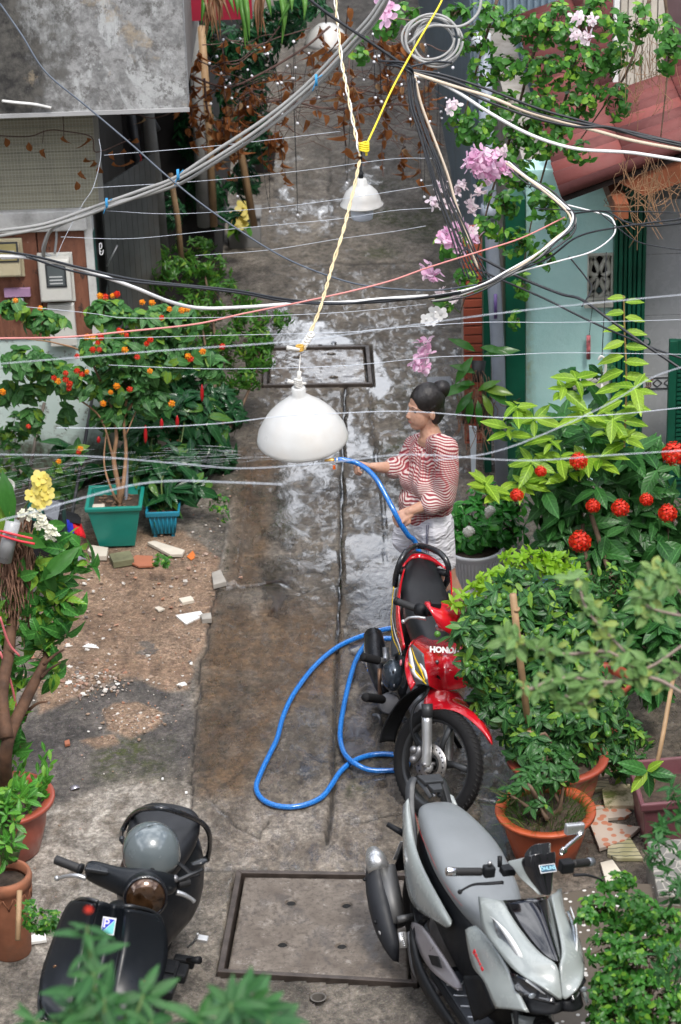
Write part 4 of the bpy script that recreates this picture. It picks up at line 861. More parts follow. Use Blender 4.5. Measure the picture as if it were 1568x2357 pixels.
# tail light, rear mudguard, licence plate, rear indicator
sympatch([[q(330, 400, y=-.135), q(326, 420, y=-.12)], [q(335, 470, y=-.15), q(328, 500, y=-.13)], [q(350, 610, y=-.165), q(340, 600, y=-.15)]], M('red_lens', (.5, .01, .01), .15), gs, 'tail_light', .008, 1, join=False)
pt(gs, 'indicator', [(-.80, -.06, .55), q(228, 378, y=-.17)], [.02, .012], BLKP); pt(gs, 'indicator', [(-.80, .06, .55), mir(q(228, 378, y=-.17))], [.02, .012], BLKP)
plate(gs, 'mudguard', [(-.84, -.09, .52), (-.84, .09, .52), (-.93, .09, .30), (-.93, -.09, .30)], (.012, 0, 0), BLKP, .004)
plate(gs, 'licence_plate', [(-.865, -.095, .50), (-.865, .095, .50), (-.925, .095, .36), (-.925, -.095, .36)], (-.004, 0, 0), M('plate_white', (.7, .7, .7), .4))
# exhaust
mrings = []; axp = [q(150, 600, y=-.21), q(165, 760, y=-.215), q(205, 960, y=-.22), q(255, 1120, y=-.215), q(288, 1225, y=-.20)]
for p, rx_, rz_ in zip(axp, (.052, .062, .062, .042, .012), (.062, .075, .075, .055, .014)):
    mrings.append([p+np.array([.35*rz_*math.sin(a), rx_*math.cos(a), rz_*math.sin(a)*1.0]) for a in [2*math.pi*k/12 for k in range(12)]])
mb = MB().grid([r+[r[0]] for r in mrings]); mb.f += [tuple(range(12)), tuple(range(13*4, 13*4+12))]
ex = obj('exhaust_shield', mb, M('shield_plastic', (.022, .024, .029), .5, bump=.2, bscale=200, spec=.3), gs, world=False, sub=1)
tp = q(165, 615, y=-.21)
obj('exhaust_tip', MB().tube([tp+(.04, 0, -.02), tp+(-.03, 0, .012), tp+(-.075, 0, .03)], [.055, .05, .028], 16), SIL, ex, world=False)
obj('exhaust_can', MB().tube([q(215, 640, y=-.17), q(255, 860, y=-.17), q(290, 1000, y=-.17)], [.052, .055, .045], 16), M('can_grey', (.13, .13, .13), .5, .6), ex, world=False)
for cc_ in ((90, 718), (155, 978)): obj('bolt', MB().ell(q(*cc_, y=-.275), .009, 8, 6), BLKP, ex, world=False)
obj('shield_slot', MB().ell(q(180, 1040, y=-.262), (.02, .004, .010), 10, 6), M('slot_pale', (.3, .3, .3), .6), ex, world=False)
pt(gs, 'exhaust_pipe', [(-.5, -.15, .22), (-.32, -.17, .12), (-.15, -.12, .12)], .024, IRN); pt(gs, 'exhaust_bracket', [q(290, 965, y=-.2), q(385, 945, y=-.12)], .018, M('can_grey', (.13, .13, .13), .5, .6))
pg = pt(gs, 'foot_peg', [q(318, 1040, y=-.22), q(332, 1135, y=-.22)], .020, M('peg_alloy', (.6, .6, .6), .35, .7), flat=.5)
for k in range(7): obj('peg_tooth', MB().box(q(322+k*2.2, 1050+k*12, y=-.24), (.006, .012, .006)), SIL, pg, world=False)
# engine block near rear wheel
loft([(-.55, .06, .34, .08, .28, .06, .16), (-.3, .08, .36, .10, .26, .08, .14), (-.1, .06, .33, .08, .25, .07, .15)], IRN, gs, 'engine', sub=1)
# lower side trim and floor
rows = [[q(380, 978, y=-.165), q(372, 1000, y=-.175)], [q(438, 988, y=-.165), q(400, 1085, y=-.195)], [q(505, 1090, y=-.165), q(430, 1180, y=-.20)], [q(600, 1225, y=-.17), q(500, 1290, y=-.215)], [q(690, 1365, y=-.175), q(620, 1370, y=-.215)], [q(688, 1382, y=-.18), q(660, 1382, y=-.21)]]
sympatch(rows, MAUVE, gs, 'lower_trim', .012, 2, join=False)
plate(gs, 'trim_recess', [q(478, 1178, y=-.203), q(538, 1188, y=-.203), q(560, 1262, y=-.206), q(500, 1240, y=-.206)], (0, .006, 0), BLKP)
floor = obj('floorboard', MB().box((.12, 0, .245), (.52, .40, .05)), BLKP, gs, world=False, smooth=False, bevel=.02)
for sg in (-1, 1):
    fm = obj('foot_mat', MB().box((.14, sg*.125, .274), (.44, .125, .008)), M('mat_grey', (.05, .055, .065), .6, bump=1.0, bscale=260), gs, world=False, smooth=False, bevel=.003)
    for k in range(4):
        x = .02+k*.085; obj('mat_strip', MB().tube([(x-.03, sg*.07, .281), (x+.02, sg*.12, .281), (x+.0, sg*.18, .281)], .005, 5), M('strip_silver', (.55, .56, .58), .3, .6), fm, world=False)
sympatch([[q(372, 1000, y=-.2), q(362, 1060, y=-.21)], [q(400, 1200, y=-.215), q(376, 1260, y=-.225)], [q(460, 1330, y=-.225), q(440, 1400, y=-.23)], [q(560, 1500, y=-.225), q(530, 1540, y=-.23)], [q(640, 1610, y=-.22), q(600, 1620, y=-.225)]], BLKP, gs, 'sill', .02, 1, join=False)
# front: inner shield, nose, lamps
loft([(.28, .10, .86, .14, .62, .14, .26), (.36, .14, .88, .18, .66, .16, .26), (.44, .12, .86, .17, .64, .14, .34), (.52, .08, .78, .12, .62, .10, .40)], BLKP, gs, 'inner_shield', sub=1)
NOSE = [[q(785, 822, y=-.20), q(860, 836, y=-.16), q(935, 845, y=-.115)],
        [q(800, 1040, y=-.205), q(905, 965, y=-.165), q(1000, 962, y=-.10)],
        [q(882, 1112, y=-.205), q(995, 1115, y=-.15), q(1095, 1092, y=-.075)],
        [q(985, 1272, y=-.175), q(1110, 1250, y=-.115), q(1190, 1196, y=-.045)],
        [q(1110, 1335, y=-.125), q(1195, 1320, y=-.06), q(1275, 1226, y=-.004)],
        [q(1235, 1405, y=-.065), q(1262, 1385, y=-.03), q(1288, 1340, y=-.002)],
        [q(1290, 1455, y=-.012), q(1297, 1450, y=-.006), q(1302, 1445, y=0)]]
sympatch(NOSE, GP_, gs, 'front_cowl', .012, 2, join=False)
BP = [[q(937, 845, y=-.11), q(1050, 838, y=-.06), q(1150, 828, y=0)], [q(1003, 958, y=-.095), q(1090, 950, y=-.05), q(1200, 940, y=0)], [q(1100, 1090, y=-.068), q(1160, 1080, y=-.035), q(1240, 1080, y=0)], [q(1190, 1190, y=-.040), q(1230, 1180, y=-.02), q(1268, 1180, y=0)], [q(1262, 1218, y=-.008), q(1270, 1221, y=-.004), q(1277, 1224, y=0)]]
sympatch(BP, GLO, gs, 'front_screen', .012, 2)
CH = [[q(705, 1025, y=-.215), q(738, 1004, y=-.20), q(772, 1000, y=-.185)], [q(722, 1150, y=-.225), q(800, 1115, y=-.21), q(878, 1112, y=-.19)], [q(752, 1275, y=-.225), q(860, 1250, y=-.205), q(975, 1268, y=-.165)], [q(812, 1312, y=-.225), q(910, 1365, y=-.20), q(1000, 1350, y=-.155)], [q(862, 1445, y=-.22), q(955, 1450, y=-.19), q(1045, 1440, y=-.15)], [q(892, 1508, y=-.21), q(985, 1510, y=-.18), q(1088, 1532, y=-.145)]]
sympatch(CH, GP_, gs, 'cheek_panel', .012, 2, join=False)
LENS = M('headlamp_lens', (.30, .34, .38), .05, .3, var=.8, scale=22, coat=1)
sympatch([[q(868, 958, y=-.183), q(880, 960, y=-.176)], [q(885, 1030, y=-.183), q(940, 1018, y=-.165)], [q(930, 1135, y=-.172), q(990, 1110, y=-.150)], [q(1010, 1205, y=-.145), q(1050, 1212, y=-.130)]], LENS, gs, 'daylight_lamp', .01, 1, join=False, post=lambda p: p+np.array([.006, 0, .004]))
sympatch([[q(842, 936, y=-.195), q(868, 958, y=-.187)], [q(945, 1018, y=-.168), q(925, 1035, y=-.178)], [q(1020, 1130, y=-.142), q(985, 1140, y=-.155)], [q(1062, 1220, y=-.122), q(1035, 1225, y=-.137)]], M('lamp_strip', (.8, .82, .82), .2), gs, 'lamp_strip', .006, 1, join=False, post=lambda p: p+np.array([.010, 0, .008]))
HL = [[q(975, 1282, y=-.165), q(990, 1330, y=-.165), q(1015, 1385, y=-.165)], [q(1080, 1315, y=-.13), q(1060, 1385, y=-.13), q(1065, 1428, y=-.135)], [q(1180, 1385, y=-.08), q(1170, 1430, y=-.08), q(1160, 1458, y=-.09)], [q(1240, 1415, y=-.045), q(1245, 1450, y=-.045), q(1255, 1472, y=-.045)]]
sympatch(HL, M('dark_lens', (.02, .022, .026), .05, coat=1), gs, 'headlamp', .012, 1, join=False, post=lambda p: p+np.array([.004, 0, 0]))
for sg in (1, -1):
    f = (lambda p: p) if sg == 1 else mir
    for a_, b_, r_ in ((1050, 1405, .024), (1110, 1420, .018)): obj('reflector', MB().ell(f(q(a_, b_, y=-.12))+np.array([.012, 0, 0]), (.008, r_, r_*.8), 12, 8), LENS, gs, world=False)
    obj('lamp_brow', MB().tube([f(q(1080, 1330, y=-.13)), f(q(1235, 1440, y=-.045))], .010, 6, flat=.6), M('lamp_strip', (.8, .82, .82), .2), gs, world=False)
LIP = [[q(1050, 1432, y=-.14), q(1062, 1470, y=-.135), q(1092, 1530, y=-.13)], [q(1160, 1462, y=-.09), q(1160, 1500, y=-.09), q(1180, 1545, y=-.09)], [q(1258, 1478, y=-.04), q(1265, 1510, y=-.04), q(1262, 1545, y=-.04)], [q(1300, 1460, y=0), q(1303, 1490, y=0), q(1300, 1525, y=0)]]
sympatch([[r[2], r[1], r[0]] for r in LIP], BLKP, gs, 'front_lip', .02, 1, join=False)
sympatch([[q(985, 1535, y=-.10), q(1100, 1560, y=-.05), q(1150, 1560, y=0)], [q(1000, 1620, y=-.10), q(1110, 1640, y=-.05), q(1160, 1640, y=0)], [q(1020, 1800, y=-.08), q(1120, 1820, y=-.04), q(1170, 1820, y=0)]], GP_, gs, 'front_fender', .01, 1)
sympatch([[q(690, 1308, y=-.22), q(740, 1302, y=-.20), q(800, 1312, y=-.20)], [q(712, 1420, y=-.225), q(780, 1420, y=-.20), q(850, 1420, y=-.19)], [q(760, 1590, y=-.21), q(820, 1560, y=-.19), q(892, 1512, y=-.18)]], BLKP, gs, 'leg_guard', .03, 2, join=False)
# red script on the cheek panel: a run of small raised letters along the panel
pa, pb = q(762, 1150, y=-.232), q(822, 1278, y=-.236)
dx = (pb-pa)/np.linalg.norm(pb-pa); nrm = np.array([.25, -1, .15]); nrm -= dx*(nrm@dx); nrm /= np.linalg.norm(nrm); uy = np.cross(nrm, dx)
for a_, b_, w_ in ((0, .17, .9), (.19, .33, .7), (.35, .45, .5), (.47, .58, .5), (.60, .76, .5), (.79, 1, .6)):
    m_ = pa+(pb-pa)*(a_+b_)/2+nrm*.003; l_ = np.linalg.norm(pb-pa)*(b_-a_)
    obj('script_letter', MB().prism([m_-dx*l_/2-uy*.012*w_, m_+dx*l_*.35-uy*.012*w_, m_+dx*l_/2+uy*.012*w_, m_-dx*l_*.35+uy*.012*w_], nrm*.003), M('red_script', (.6, .02, .03), .35), gs, world=False, smooth=False, bevel=.001)
# handlebar group, steered
hp = np.array([.40, 0, .95]); hs = lambda p: steer(p, hp, math.radians(8))
hb = Fr(26.5, 7.7, (0, 0), .926, g.crop)
def qb(cx, cy, **k):   # unproject on a plane of the steered bars, returned in bike coordinates
    (ax, v), = k.items(); x, y = g.crop(cx, cy); d = g.M.T@ray(x, y); c = g.M.T@(_C-g.O)
    n = steer(hp+np.eye(3)['xyz'.index(ax)], hp, math.radians(8))-hp; c0 = steer(hp, hp, 0)
    pl = hp*g.s + n*((v-(hp['xyz'.index(ax)]))*g.s); t = ((pl-c)@n)/(d@n); return (c+d*t)/g.s
gr = [qb(640, 670, y=-.27), qb(810, 668, y=-.16)]
ribbed(gs, 'handlebar_grip', qb(645, 670, y=-.285), qb(805, 670, y=-.16), .017, M('grip_rubber', (.015, .015, .016), .6))
obj('bar_end', MB().tube([qb(590, 668, y=-.325), qb(645, 670, y=-.285)], .02, 14), CHR, gs, world=False, bevel=.003)
ribbed(gs, 'handlebar_grip', qb(1365, 622, y=.17), qb(1455, 612, y=.28), .017, M('grip_rubber', (.015, .015, .016), .6)); obj('bar_end', MB().tube([qb(1455, 612, y=.28), qb(1482, 608, y=.32)], .02, 14), M('bar_end_grey', (.2, .22, .25), .3, .6), gs, world=False)
obj('switch_box', MB().box(qb(850, 665, y=-.14), (.045, .05, .05)), BLKP, gs, world=False, bevel=.008, smooth=False); obj('switch_box', MB().box(qb(1325, 635, y=.14), (.05, .06, .055)), BLKP, gs, world=False, bevel=.008, smooth=False)
obj('brake_reservoir', MB().box(qb(965, 660, y=-.075), (.05, .06, .035)), BLKP, gs, world=False, bevel=.005, smooth=False); obj('mirror_bolt', MB().tube([qb(918, 640, y=-.10), qb(918, 575, y=-.10)], .011, 8), BLKP, gs, world=False); obj('start_button', MB().box(qb(857, 617, y=-.14), (.015, .015, .015)), SIL, gs, world=False)
pt(gs, 'brake_lever', [qb(940, 735, y=-.09), qb(850, 742, y=-.15), qb(760, 748, y=-.20), qb(700, 775, y=-.24), qb(675, 793, y=-.255)], [.010, .009, .007, .006, .007], BLKP, flat=.7); obj('lever_ball', MB().ell(qb(674, 793, y=-.255), .011, 10, 8), BLKP, gs, world=False)
pt(gs, 'brake_lever', [qb(1370, 690, y=.13), qb(1450, 690, y=.19), qb(1525, 712, y=.25), qb(1545, 725, y=.27)], [.010, .008, .006, .007], BLKP, flat=.7)
cowl = [[qb(930, 602, y=-.105), qb(1030, 592, y=-.085), qb(1120, 560, y=-.06), qb(1178, 560, y=0)], [qb(1000, 640, y=-.10), qb(1050, 650, y=-.085), qb(1125, 620, y=-.055), qb(1182, 630, y=0)], [qb(1020, 700, y=-.09), qb(1080, 710, y=-.065), qb(1140, 700, y=-.04), qb(1192, 710, y=0)], [qb(1130, 780, y=-.05), qb(1150, 790, y=-.035), qb(1175, 795, y=-.02), qb(1203, 800, y=0)], [qb(1150, 812, y=-.035), qb(1165, 815, y=-.025), qb(1185, 816, y=-.015), qb(1207, 818, y=0)]]
def qmir(p):   # mirror across the steered centre plane
    c_, s_ = p, None; u = steer(p, hp, -math.radians(8)); u[1] = -u[1]; return steer(u, hp, math.radians(8))
mb = MB()
for rr in (cowl, [[qmir(p) for p in r] for r in cowl]): mb.grid([r[:3] for r in rr])
obj('bar_cowl', mb, GP_, gs, world=False, solid=.008, sub=2)
mb = MB()
full = [[r[1]+np.array([.004, 0, .006]), r[2]+np.array([.012, 0, .010]), r[3]+np.array([.014, 0, .010]), qmir(r[2]+np.array([.012, 0, .010])), qmir(r[1]+np.array([.004, 0, .006]))] for r in cowl]
obj('cowl_center', mb.grid(full), GLO, gs, world=False, solid=.006, sub=2)
vis = [[qb(1105, 512, y=-.05), qb(1140, 500, y=-.03), qb(1182, 497, y=0)], [qb(1075, 535, y=-.06), qb(1130, 545, y=-.035), qb(1185, 555, y=0)], [qb(1035, 592, y=-.078), qb(1115, 625, y=-.045), qb(1190, 625, y=0)]]
full = [[p for p in r]+[qmir(p) for p in reversed(r[:-1])] for r in vis]; full = [[p+np.array([.015, 0, .012]) for p in r] for r in full]
obj('visor', MB().grid(full), M('smoke_visor', (.02, .022, .026), .04, coat=1), gs, world=False, solid=.004, sub=2)
stc = qb(1190, 650, y=0)+np.array([.030, 0, .018])
def placetext(s_, mat, parent, fr, c, right, up, size, **k):
    r_ = np.array(right, float); r_ /= np.linalg.norm(r_); u_ = np.array(up, float); u_ -= r_*(u_@r_); u_ /= np.linalg.norm(u_); n_ = np.cross(r_, u_)
    m_ = Matrix([list(map(float, r)) for r in np.stack([r_, u_, n_], 1)]).to_4x4(); m_.translation = V3(c); return textobj('lettering', s_, mat, parent, fr.mat()@m_, size, **k), m_, (r_, u_, n_)
ya = steer(hp+(0, 1, 0), hp, math.radians(8))-hp; ua = np.array([-.75, 0, .66])
r_, u_ = ya, ua-ya*(ua@ya); u_ /= np.linalg.norm(u_); n_ = np.cross(r_, u_)
obj('sticker', MB().prism([stc+r_*a*.040+u_*b*.018 for a, b in ((-1, -1), (1, -1), (1, 1), (-1, 1))], n_*.002), M('sticker_white', (.75, .75, .76), .4), gs, world=False, smooth=False)
obj('sticker_field', MB().prism([stc+n_*.002+r_*a*.037+u_*b*.015 for a, b in ((-1, -1), (1, -1), (1, 1), (-1, 1))], n_*.001), M('sticker_blue', (.02, .07, .13), .4), gs, world=False, smooth=False)
placetext('\u00d6HLINS', M('sticker_cyan', (.35, .65, .75), .4), gs, g, stc+n_*.0045, r_, u_, .022, bold=.0006, ext=.0005)
pt(gs, 'mirror_stem', [qb(1295, 570, y=.10), qb(1305, 540, y=.11), qb(1425, 430, y=.19)], .009, CHR); obj('mirror_joint', MB().lathe([(.006, 0), (.016, 0), (.016, .012), (.006, .012)], 14, qb(1305, 535, y=.11), M=[[0, 0, 1], [0, 1, 0], [1, 0, 0]]), CHR, gs, world=False)
mc = qb(1375, 405, y=.16); mm = obj('mirror', MB().box(mc, (.03, .09, .05)), SIL, gs, world=False, bevel=.008, smooth=False); obj('mirror_glass', MB().box(mc+np.array([-.0, 0, -.025]), (.014, .07, .006)), GLO, mm, world=False)
pt(gs, 'side_stand', [(-.1, .16, .2), (-.02, .27, .02)], .012, BLKP)
# ---------------------------------------------------------------- red underbone motorbike
r = Fr(5.3, 7.9, (.355, 10.708), .946, cropf(1350, 2150, 2.0492)); q = r.q
REDP = M('red_paint', (.52, .008, .018), .16, var=.05, coat=.8); VIN = M('black_vinyl', (.010, .011, .013), .38, spec=.35, var=.1, bump=.25, bscale=260); YEL = M('decal_yellow', (.75, .50, .01), .3); WHD = M('decal_white', (.65, .66, .66), .3); GRD = M('decal_grey', (.10, .11, .12), .35)
rb = thing('red_motorbike', 'red motorbike with black seat parked under the kumquat bush beside the woman', 'motorbike', M=r.mat())
RP = np.array([.42, 0, .62]); ra = math.radians(38); rs = lambda p: steer(p, RP, ra, 24)+np.array([0, -.055, 0])
wheel(rb, np.array([-.61, 0, .285]), .285, .075, DGM, 5, disc=False)
wheel(rb, np.array([.64, 0, .285]), .295, .075, DGM, 5, post=rs, side=-1)
for sg in (-1, 1):
    pt(rb, 'fork_leg', [(.495, sg*.085, .56), (.53, sg*.085, .50)], .030, DGM, rs); pt(rb, 'fork_leg', [(.525, sg*.085, .50), (.60, sg*.085, .36), (.64, sg*.085, .27)], [.028, .026, .028], SIL, rs)
    pt(rb, 'fork_lug', [(.64, sg*.085, .27), (.655, sg*.06, .265)], .026, SIL, rs)
pt(rb, 'axle', [(.64, -.115, .285), (.64, .115, .285)], .012, IRN, rs)
cl = obj('brake_caliper', MB().ell((.56, -.095, .30), (.032, .025, .05), 12, 8).ell((.57, -.115, .275), .022, 10, 8).ell((.55, -.115, .32), .022, 10, 8), IRN, rb, world=False); cl.data.transform(Matrix()); 
for v in cl.data.vertices: v.co = V3(rs(np.array(v.co)))
pt(rb, 'brake_hose', [(.555, -.10, .34), (.50, -.14, .42), (.46, -.13, .52), (.47, -.09, .60), (.44, -.06, .70)], .008, BLKP, rs)
# front fender, steered with the wheel
sympatch([[(.40, -.05, .62), (.395, 0, .625)], [(.30, -.055, .50), (.285, 0, .52)], [(.27, -.06, .38), (.25, 0, .39)], [(.26, -.065, .26), (.235, 0, .26)], [(.28, -.06, .2), (.26, 0, .2)]], BLKP, rb, 'inner_fender', .006, 2, post=rs)
# seat
loft([(-.80, .045, .80, .055, .79, .05, .76), (-.75, .075, .825, .095, .80, .08, .74), (-.58, .095, .815, .12, .78, .10, .70), (-.42, .11, .795, .135, .75, .11, .66), (-.33, .115, .765, .14, .72, .11, .63), (-.2, .11, .745, .135, .69, .11, .60), (-.08, .085, .735, .11, .66, .09, .56), (.05, .055, .70, .075, .62, .07, .50), (.12, .04, .66, .055, .58, .05, .47)], VIN, rb, 'seat')
# grab rail
A = [q(475, 395, y=-.135), q(480, 320, y=-.145), q(510, 210, y=-.135), q(560, 125, y=-.10), q(620, 78, y=-.045), q(665, 70, y=0)]
A2 = [mir(p) for p in reversed(A[:-1])]
obj('grab_rail', MB().tube(spl(A+A2, 6), .017, 10), M('rail_black', (.014, .015, .018), .25, coat=.3), rb, world=False)
for f in (lambda p: p, mir): pt(rb, 'rail_mount', [f(q(520, 275, y=-.125)), f(q(545, 262, y=-.09))], .02, BLKP)
# tail cowl
TC = [[q(545, 245, y=-.115), q(600, 180, y=-.06), q(660, 168, y=0)], [q(548, 200, y=-.11), q(600, 130, y=-.06), q(662, 112, y=0)], [q(560, 230, y=-.09), q(610, 120, y=-.05), q(662, 106, y=0)+np.array([-.03, 0, -.05])]]
sympatch(TC, REDP, rb, 'tail_cowl', .008, 2)
SIDE = [[q(548, 245, y=-.13), q(528, 300, y=-.135), q(505, 330, y=-.13)], [q(525, 330, y=-.14), q(500, 400, y=-.15), q(475, 430, y=-.145)], [q(500, 480, y=-.15), q(475, 540, y=-.16), q(455, 600, y=-.15)], [q(500, 640, y=-.15), q(475, 700, y=-.16), q(443, 760, y=-.15)], [q(520, 760, y=-.14), q(490, 830, y=-.145), q(440, 900, y=-.14)], [q(545, 900, y=-.13), q(520, 950, y=-.135), q(445, 985, y=-.13)]]
sympatch([[r_[0], r_[1]] for r_ in SIDE], REDP, rb, 'side_cover', .008, 2, join=False)
sympatch([[r_[1], r_[2]] for r_ in SIDE[1:]], GRD, rb, 'side_cover', .008, 2, join=False, label='grey and yellow striped lower side cover')
def stripe(par, name, pts, y0, w, mat, dy=-.006):
    P = [q(a, b, y=y0)+np.array([0, dy, 0]) for a, b in pts]
    for f in (lambda p: p, mir):
        mb = MB(); mb.tube(spl([f(p) for p in P], 4), w, 6, flat=.25, up=(0, 1, 0)); obj(name, mb, mat, par, world=False)
stripe(rb, 'decal_stripe', [(472, 410), (462, 480), (458, 560), (450, 640), (452, 740), (470, 840), (500, 905), (520, 960)], -.158, [.010, .009, .009, .008, .007, .006, .005, .002], YEL)
stripe(rb, 'decal_stripe', [(455, 640), (470, 740), (490, 820), (520, 900), (535, 965)], -.155, [.004, .005, .006, .006, .002], WHD)
# engine, core, exhaust
loft([(-.62, .05, .70, .08, .6, .07, .42), (-.4, .08, .66, .11, .55, .09, .36), (-.1, .07, .58, .09, .5, .07, .34), (.1, .05, .52, .06, .46, .05, .38)], BLKP, rb, 'body_core', sub=1)
loft([(-.2, .06, .36, .085, .3, .06, .2), (0, .08, .38, .11, .3, .08, .18), (.18, .05, .34, .07, .3, .05, .22)], IRN, rb, 'engine', sub=1)
ec = q(455, 1130, y=-.15); obj('engine_cover', MB().ell(ec, (.085, .062, .088), 24, 14), M('blue_graphite', (.05, .065, .085), .22, .5, coat=.5), rb, world=False)
for a_, b_, rr_, m_ in ((520, 1028, .017, M('sticker_pink', (.7, .22, .25), .4)), (395, 1155, .018, M('sticker_pink', (.7, .22, .25), .4)), (465, 1215, .009, IRN), (458, 1105, .010, BLKP)):
    p = q(a_, b_, y=-.19); obj('cover_detail', MB().ell(p, (rr_, .006, rr_), 12, 8), m_, rb, world=False)
obj('clutch_cover', MB().tube([q(425, 1360, y=-.10), q(425, 1360, y=-.155)], [.065, .058], 20), IRN, rb, world=False, bevel=.006)
mu = obj('exhaust', MB().tube(spl([q(300, 850, y=-.17)+(-.05, 0, .01), q(310, 900, y=-.17), q(330, 1080, y=-.17), q(370, 1230, y=-.16), q(400, 1310, y=-.13), (.12, -.08, .20)], 5), [.055, .058, .055, .04, .022, .018], 16), M('exhaust_black', (.016, .017, .02), .3, .3), rb, world=False)
obj('heat_shield', MB().tube(spl([q(262, 840, y=-.195), q(262, 920, y=-.20), q(272, 1040, y=-.20), q(268, 1120, y=-.195)], 4), [.030, .034, .030, .012], 10, flat=.5), CHR, mu, world=False)
obj('heat_shield', MB().tube([q(395, 905, y=-.13), q(405, 1060, y=-.13)], .02, 6, flat=.4), SIL, rb, world=False); pt(rb, 'kick_lever', [q(345, 1080, y=-.21), q(345, 1180, y=-.21), q(350, 1290, y=-.19)], [.012, .009, .012], M('rusty_steel', (.2, .12, .08), .6, .6, var=.4), k=4)
pt(rb, 'peg_arm', [q(335, 1010, y=-.21), q(400, 1020, y=-.14), q(440, 1070, y=-.10)], .018, SIL)
ribbed(rb, 'foot_peg', q(205, 980, y=-.32), q(340, 1010, y=-.22), .022, RUB); ribbed(rb, 'foot_peg', q(225, 1310, y=-.33), q(370, 1330, y=-.2), .022, RUB)
pt(rb, 'foot_peg', [(-.05, .12, .26), (-.05, .30, .27)], .02, RUB); pt(rb, 'brake_pedal', [q(300, 1460, y=-.2), q(345, 1470, y=-.18), q(365, 1540, y=-.16), q(420, 1590, y=-.10)], [.014, .010, .010, .012], IRN)
pt(rb, 'side_stand', [(-.05, .10, .2), (.02, .24, .01)], .012, BLKP)
# leg shield
LS = [[q(600, 862, y=-.20), q(640, 850, y=-.16)], [q(556, 962, y=-.215), q(600, 960, y=-.19)], [q(550, 1080, y=-.215), q(605, 1075, y=-.19)], [q(575, 1180, y=-.205), q(625, 1170, y=-.18)], [q(602, 1262, y=-.19), q(650, 1220, y=-.165)]]
sympatch([[a, b+np.array([-.03, 0, 0])] for a, b in LS], REDP, rb, 'leg_shield', .006, 2, join=False)
DS = [[q(600, 870, y=-.19), q(660, 920, y=-.165), q(700, 960, y=-.15)], [q(570, 980, y=-.205), q(640, 1020, y=-.175), q(710, 1060, y=-.14)], [q(572, 1090, y=-.20), q(650, 1100, y=-.17), q(735, 1150, y=-.12)], [q(595, 1190, y=-.19), q(665, 1165, y=-.16), q(748, 1218, y=-.11)], [q(612, 1230, y=-.18), q(680, 1200, y=-.15), q(745, 1225, y=-.11)]]
sympatch([[p+np.array([-.006, 0, 0]) for p in rr_] for rr_ in DS], GRD, rb, 'shield_side', .008, 2, join=False)
for (pts, m_, w_) in (([(600, 880), (608, 960), (625, 1060), (650, 1130), (740, 1195)], WHD, [.004, .014, .018, .012, .001]), ([(570, 975), (600, 1040), (640, 1090), (690, 1150), (738, 1200)], YEL, [.002, .007, .008, .009, .004]), ([(618, 900), (650, 1000), (690, 1080), (725, 1170)], YEL, [.002, .006, .008, .005]), ([(665, 970), (700, 1060), (725, 1100), (742, 1160)], WHD, [.001, .012, .013, .008]), ([(570, 1120), (590, 1170), (610, 1220)], M('decal_black', (.015, .015, .02), .3), [.004, .010, .002])):
    P = [q(a, b, y=-.19+.075*max(0, (a-600)/150.0))+np.array([.012, -.008, .004]) for a, b in pts]
    for f in (lambda p: p, mir): obj('decal_stripe', MB().tube(spl([f(p) for p in P], 4), w_, 6, flat=.3, up=(.7, -.7, 0)), m_, rb, world=False)
FC = [[q(605, 858, y=-.18), q(680, 800, y=-.09), q(730, 795, y=-.0)], [q(640, 950, y=-.165), q(740, 890, y=-.09), q(840, 900, y=0)], [q(700, 1040, y=-.14), q(790, 1000, y=-.07), q(862, 1010, y=0)], [q(740, 1130, y=-.11), q(810, 1110, y=-.055), q(866, 1120, y=0)], [q(748, 1200, y=-.10), q(805, 1225, y=-.05), q(858, 1240, y=0)], [q(752, 1218, y=-.095), q(805, 1245, y=-.045), q(856, 1268, y=0)]]
sympatch(FC, REDP, rb, 'front_cover', .01, 2)
for f in (lambda p: p, mir):
    a0_, a1_, a2_, a3_ = [f(q(a, b, y=-.045)+np.array([.034, 0, .022])) for a, b in ((768, 1098), (830, 1150), (832, 1172), (790, 1150))]
    obj('vent_slot', MB().prism([a0_, a1_, a2_, a3_], (.003, 0, .002)), M('slot_black', (.01, .01, .01), .6), rb, world=False, smooth=False)
    obj('cover_bolt', MB().ell(f(q(808, 1028, y=-.045)+np.array([.026, 0, .018])), .011, 10, 8), IRN, rb, world=False)
hp_ = q(868, 935, y=0)+np.array([.028, 0, .022])
placetext('HONDA', M('honda_white', (.8, .8, .8), .35), rb, r, hp_, (0, 1, 0), (-.55, 0, .8), .042, bold=.0022, ext=.001)
# handlebars
def qs(cx, cy, y=None, x=None):
    k = 'y' if y is not None else 'x'; v = y if y is not None else x
    i = 'xyz'.index(k); n = rs(RP+np.eye(3)[i])-RP; d = r.M.T@ray(*r.crop(cx, cy)); c = r.M.T@(_C-r.O); pl = RP*r.s+n*((v-RP[i])*r.s); return (c+d*(((pl-c)@n)/(d@n)))/r.s
FEN = [[(740, 1245, -.06), (860, 1255, 0), (985, 1262, .06)], [(712, 1330, -.085), (880, 1305, 0), (1042, 1325, .075)], [(695, 1420, -.092), (925, 1365, 0), (1088, 1390, .07)], [(735, 1522, -.092), (965, 1425, 0), (1113, 1450, .065)], [(830, 1490, -.08), (1008, 1485, 0), (1138, 1510, .058)], [(920, 1480, -.065), (1055, 1548, 0), (1158, 1570, .05)], [(1010, 1555, -.05), (1103, 1615, 0), (1180, 1630, .04)], [(1110, 1665, -.03), (1155, 1688, 0), (1203, 1690, .025)], [(1178, 1722, -.012), (1196, 1729, 0), (1213, 1722, .012)]]
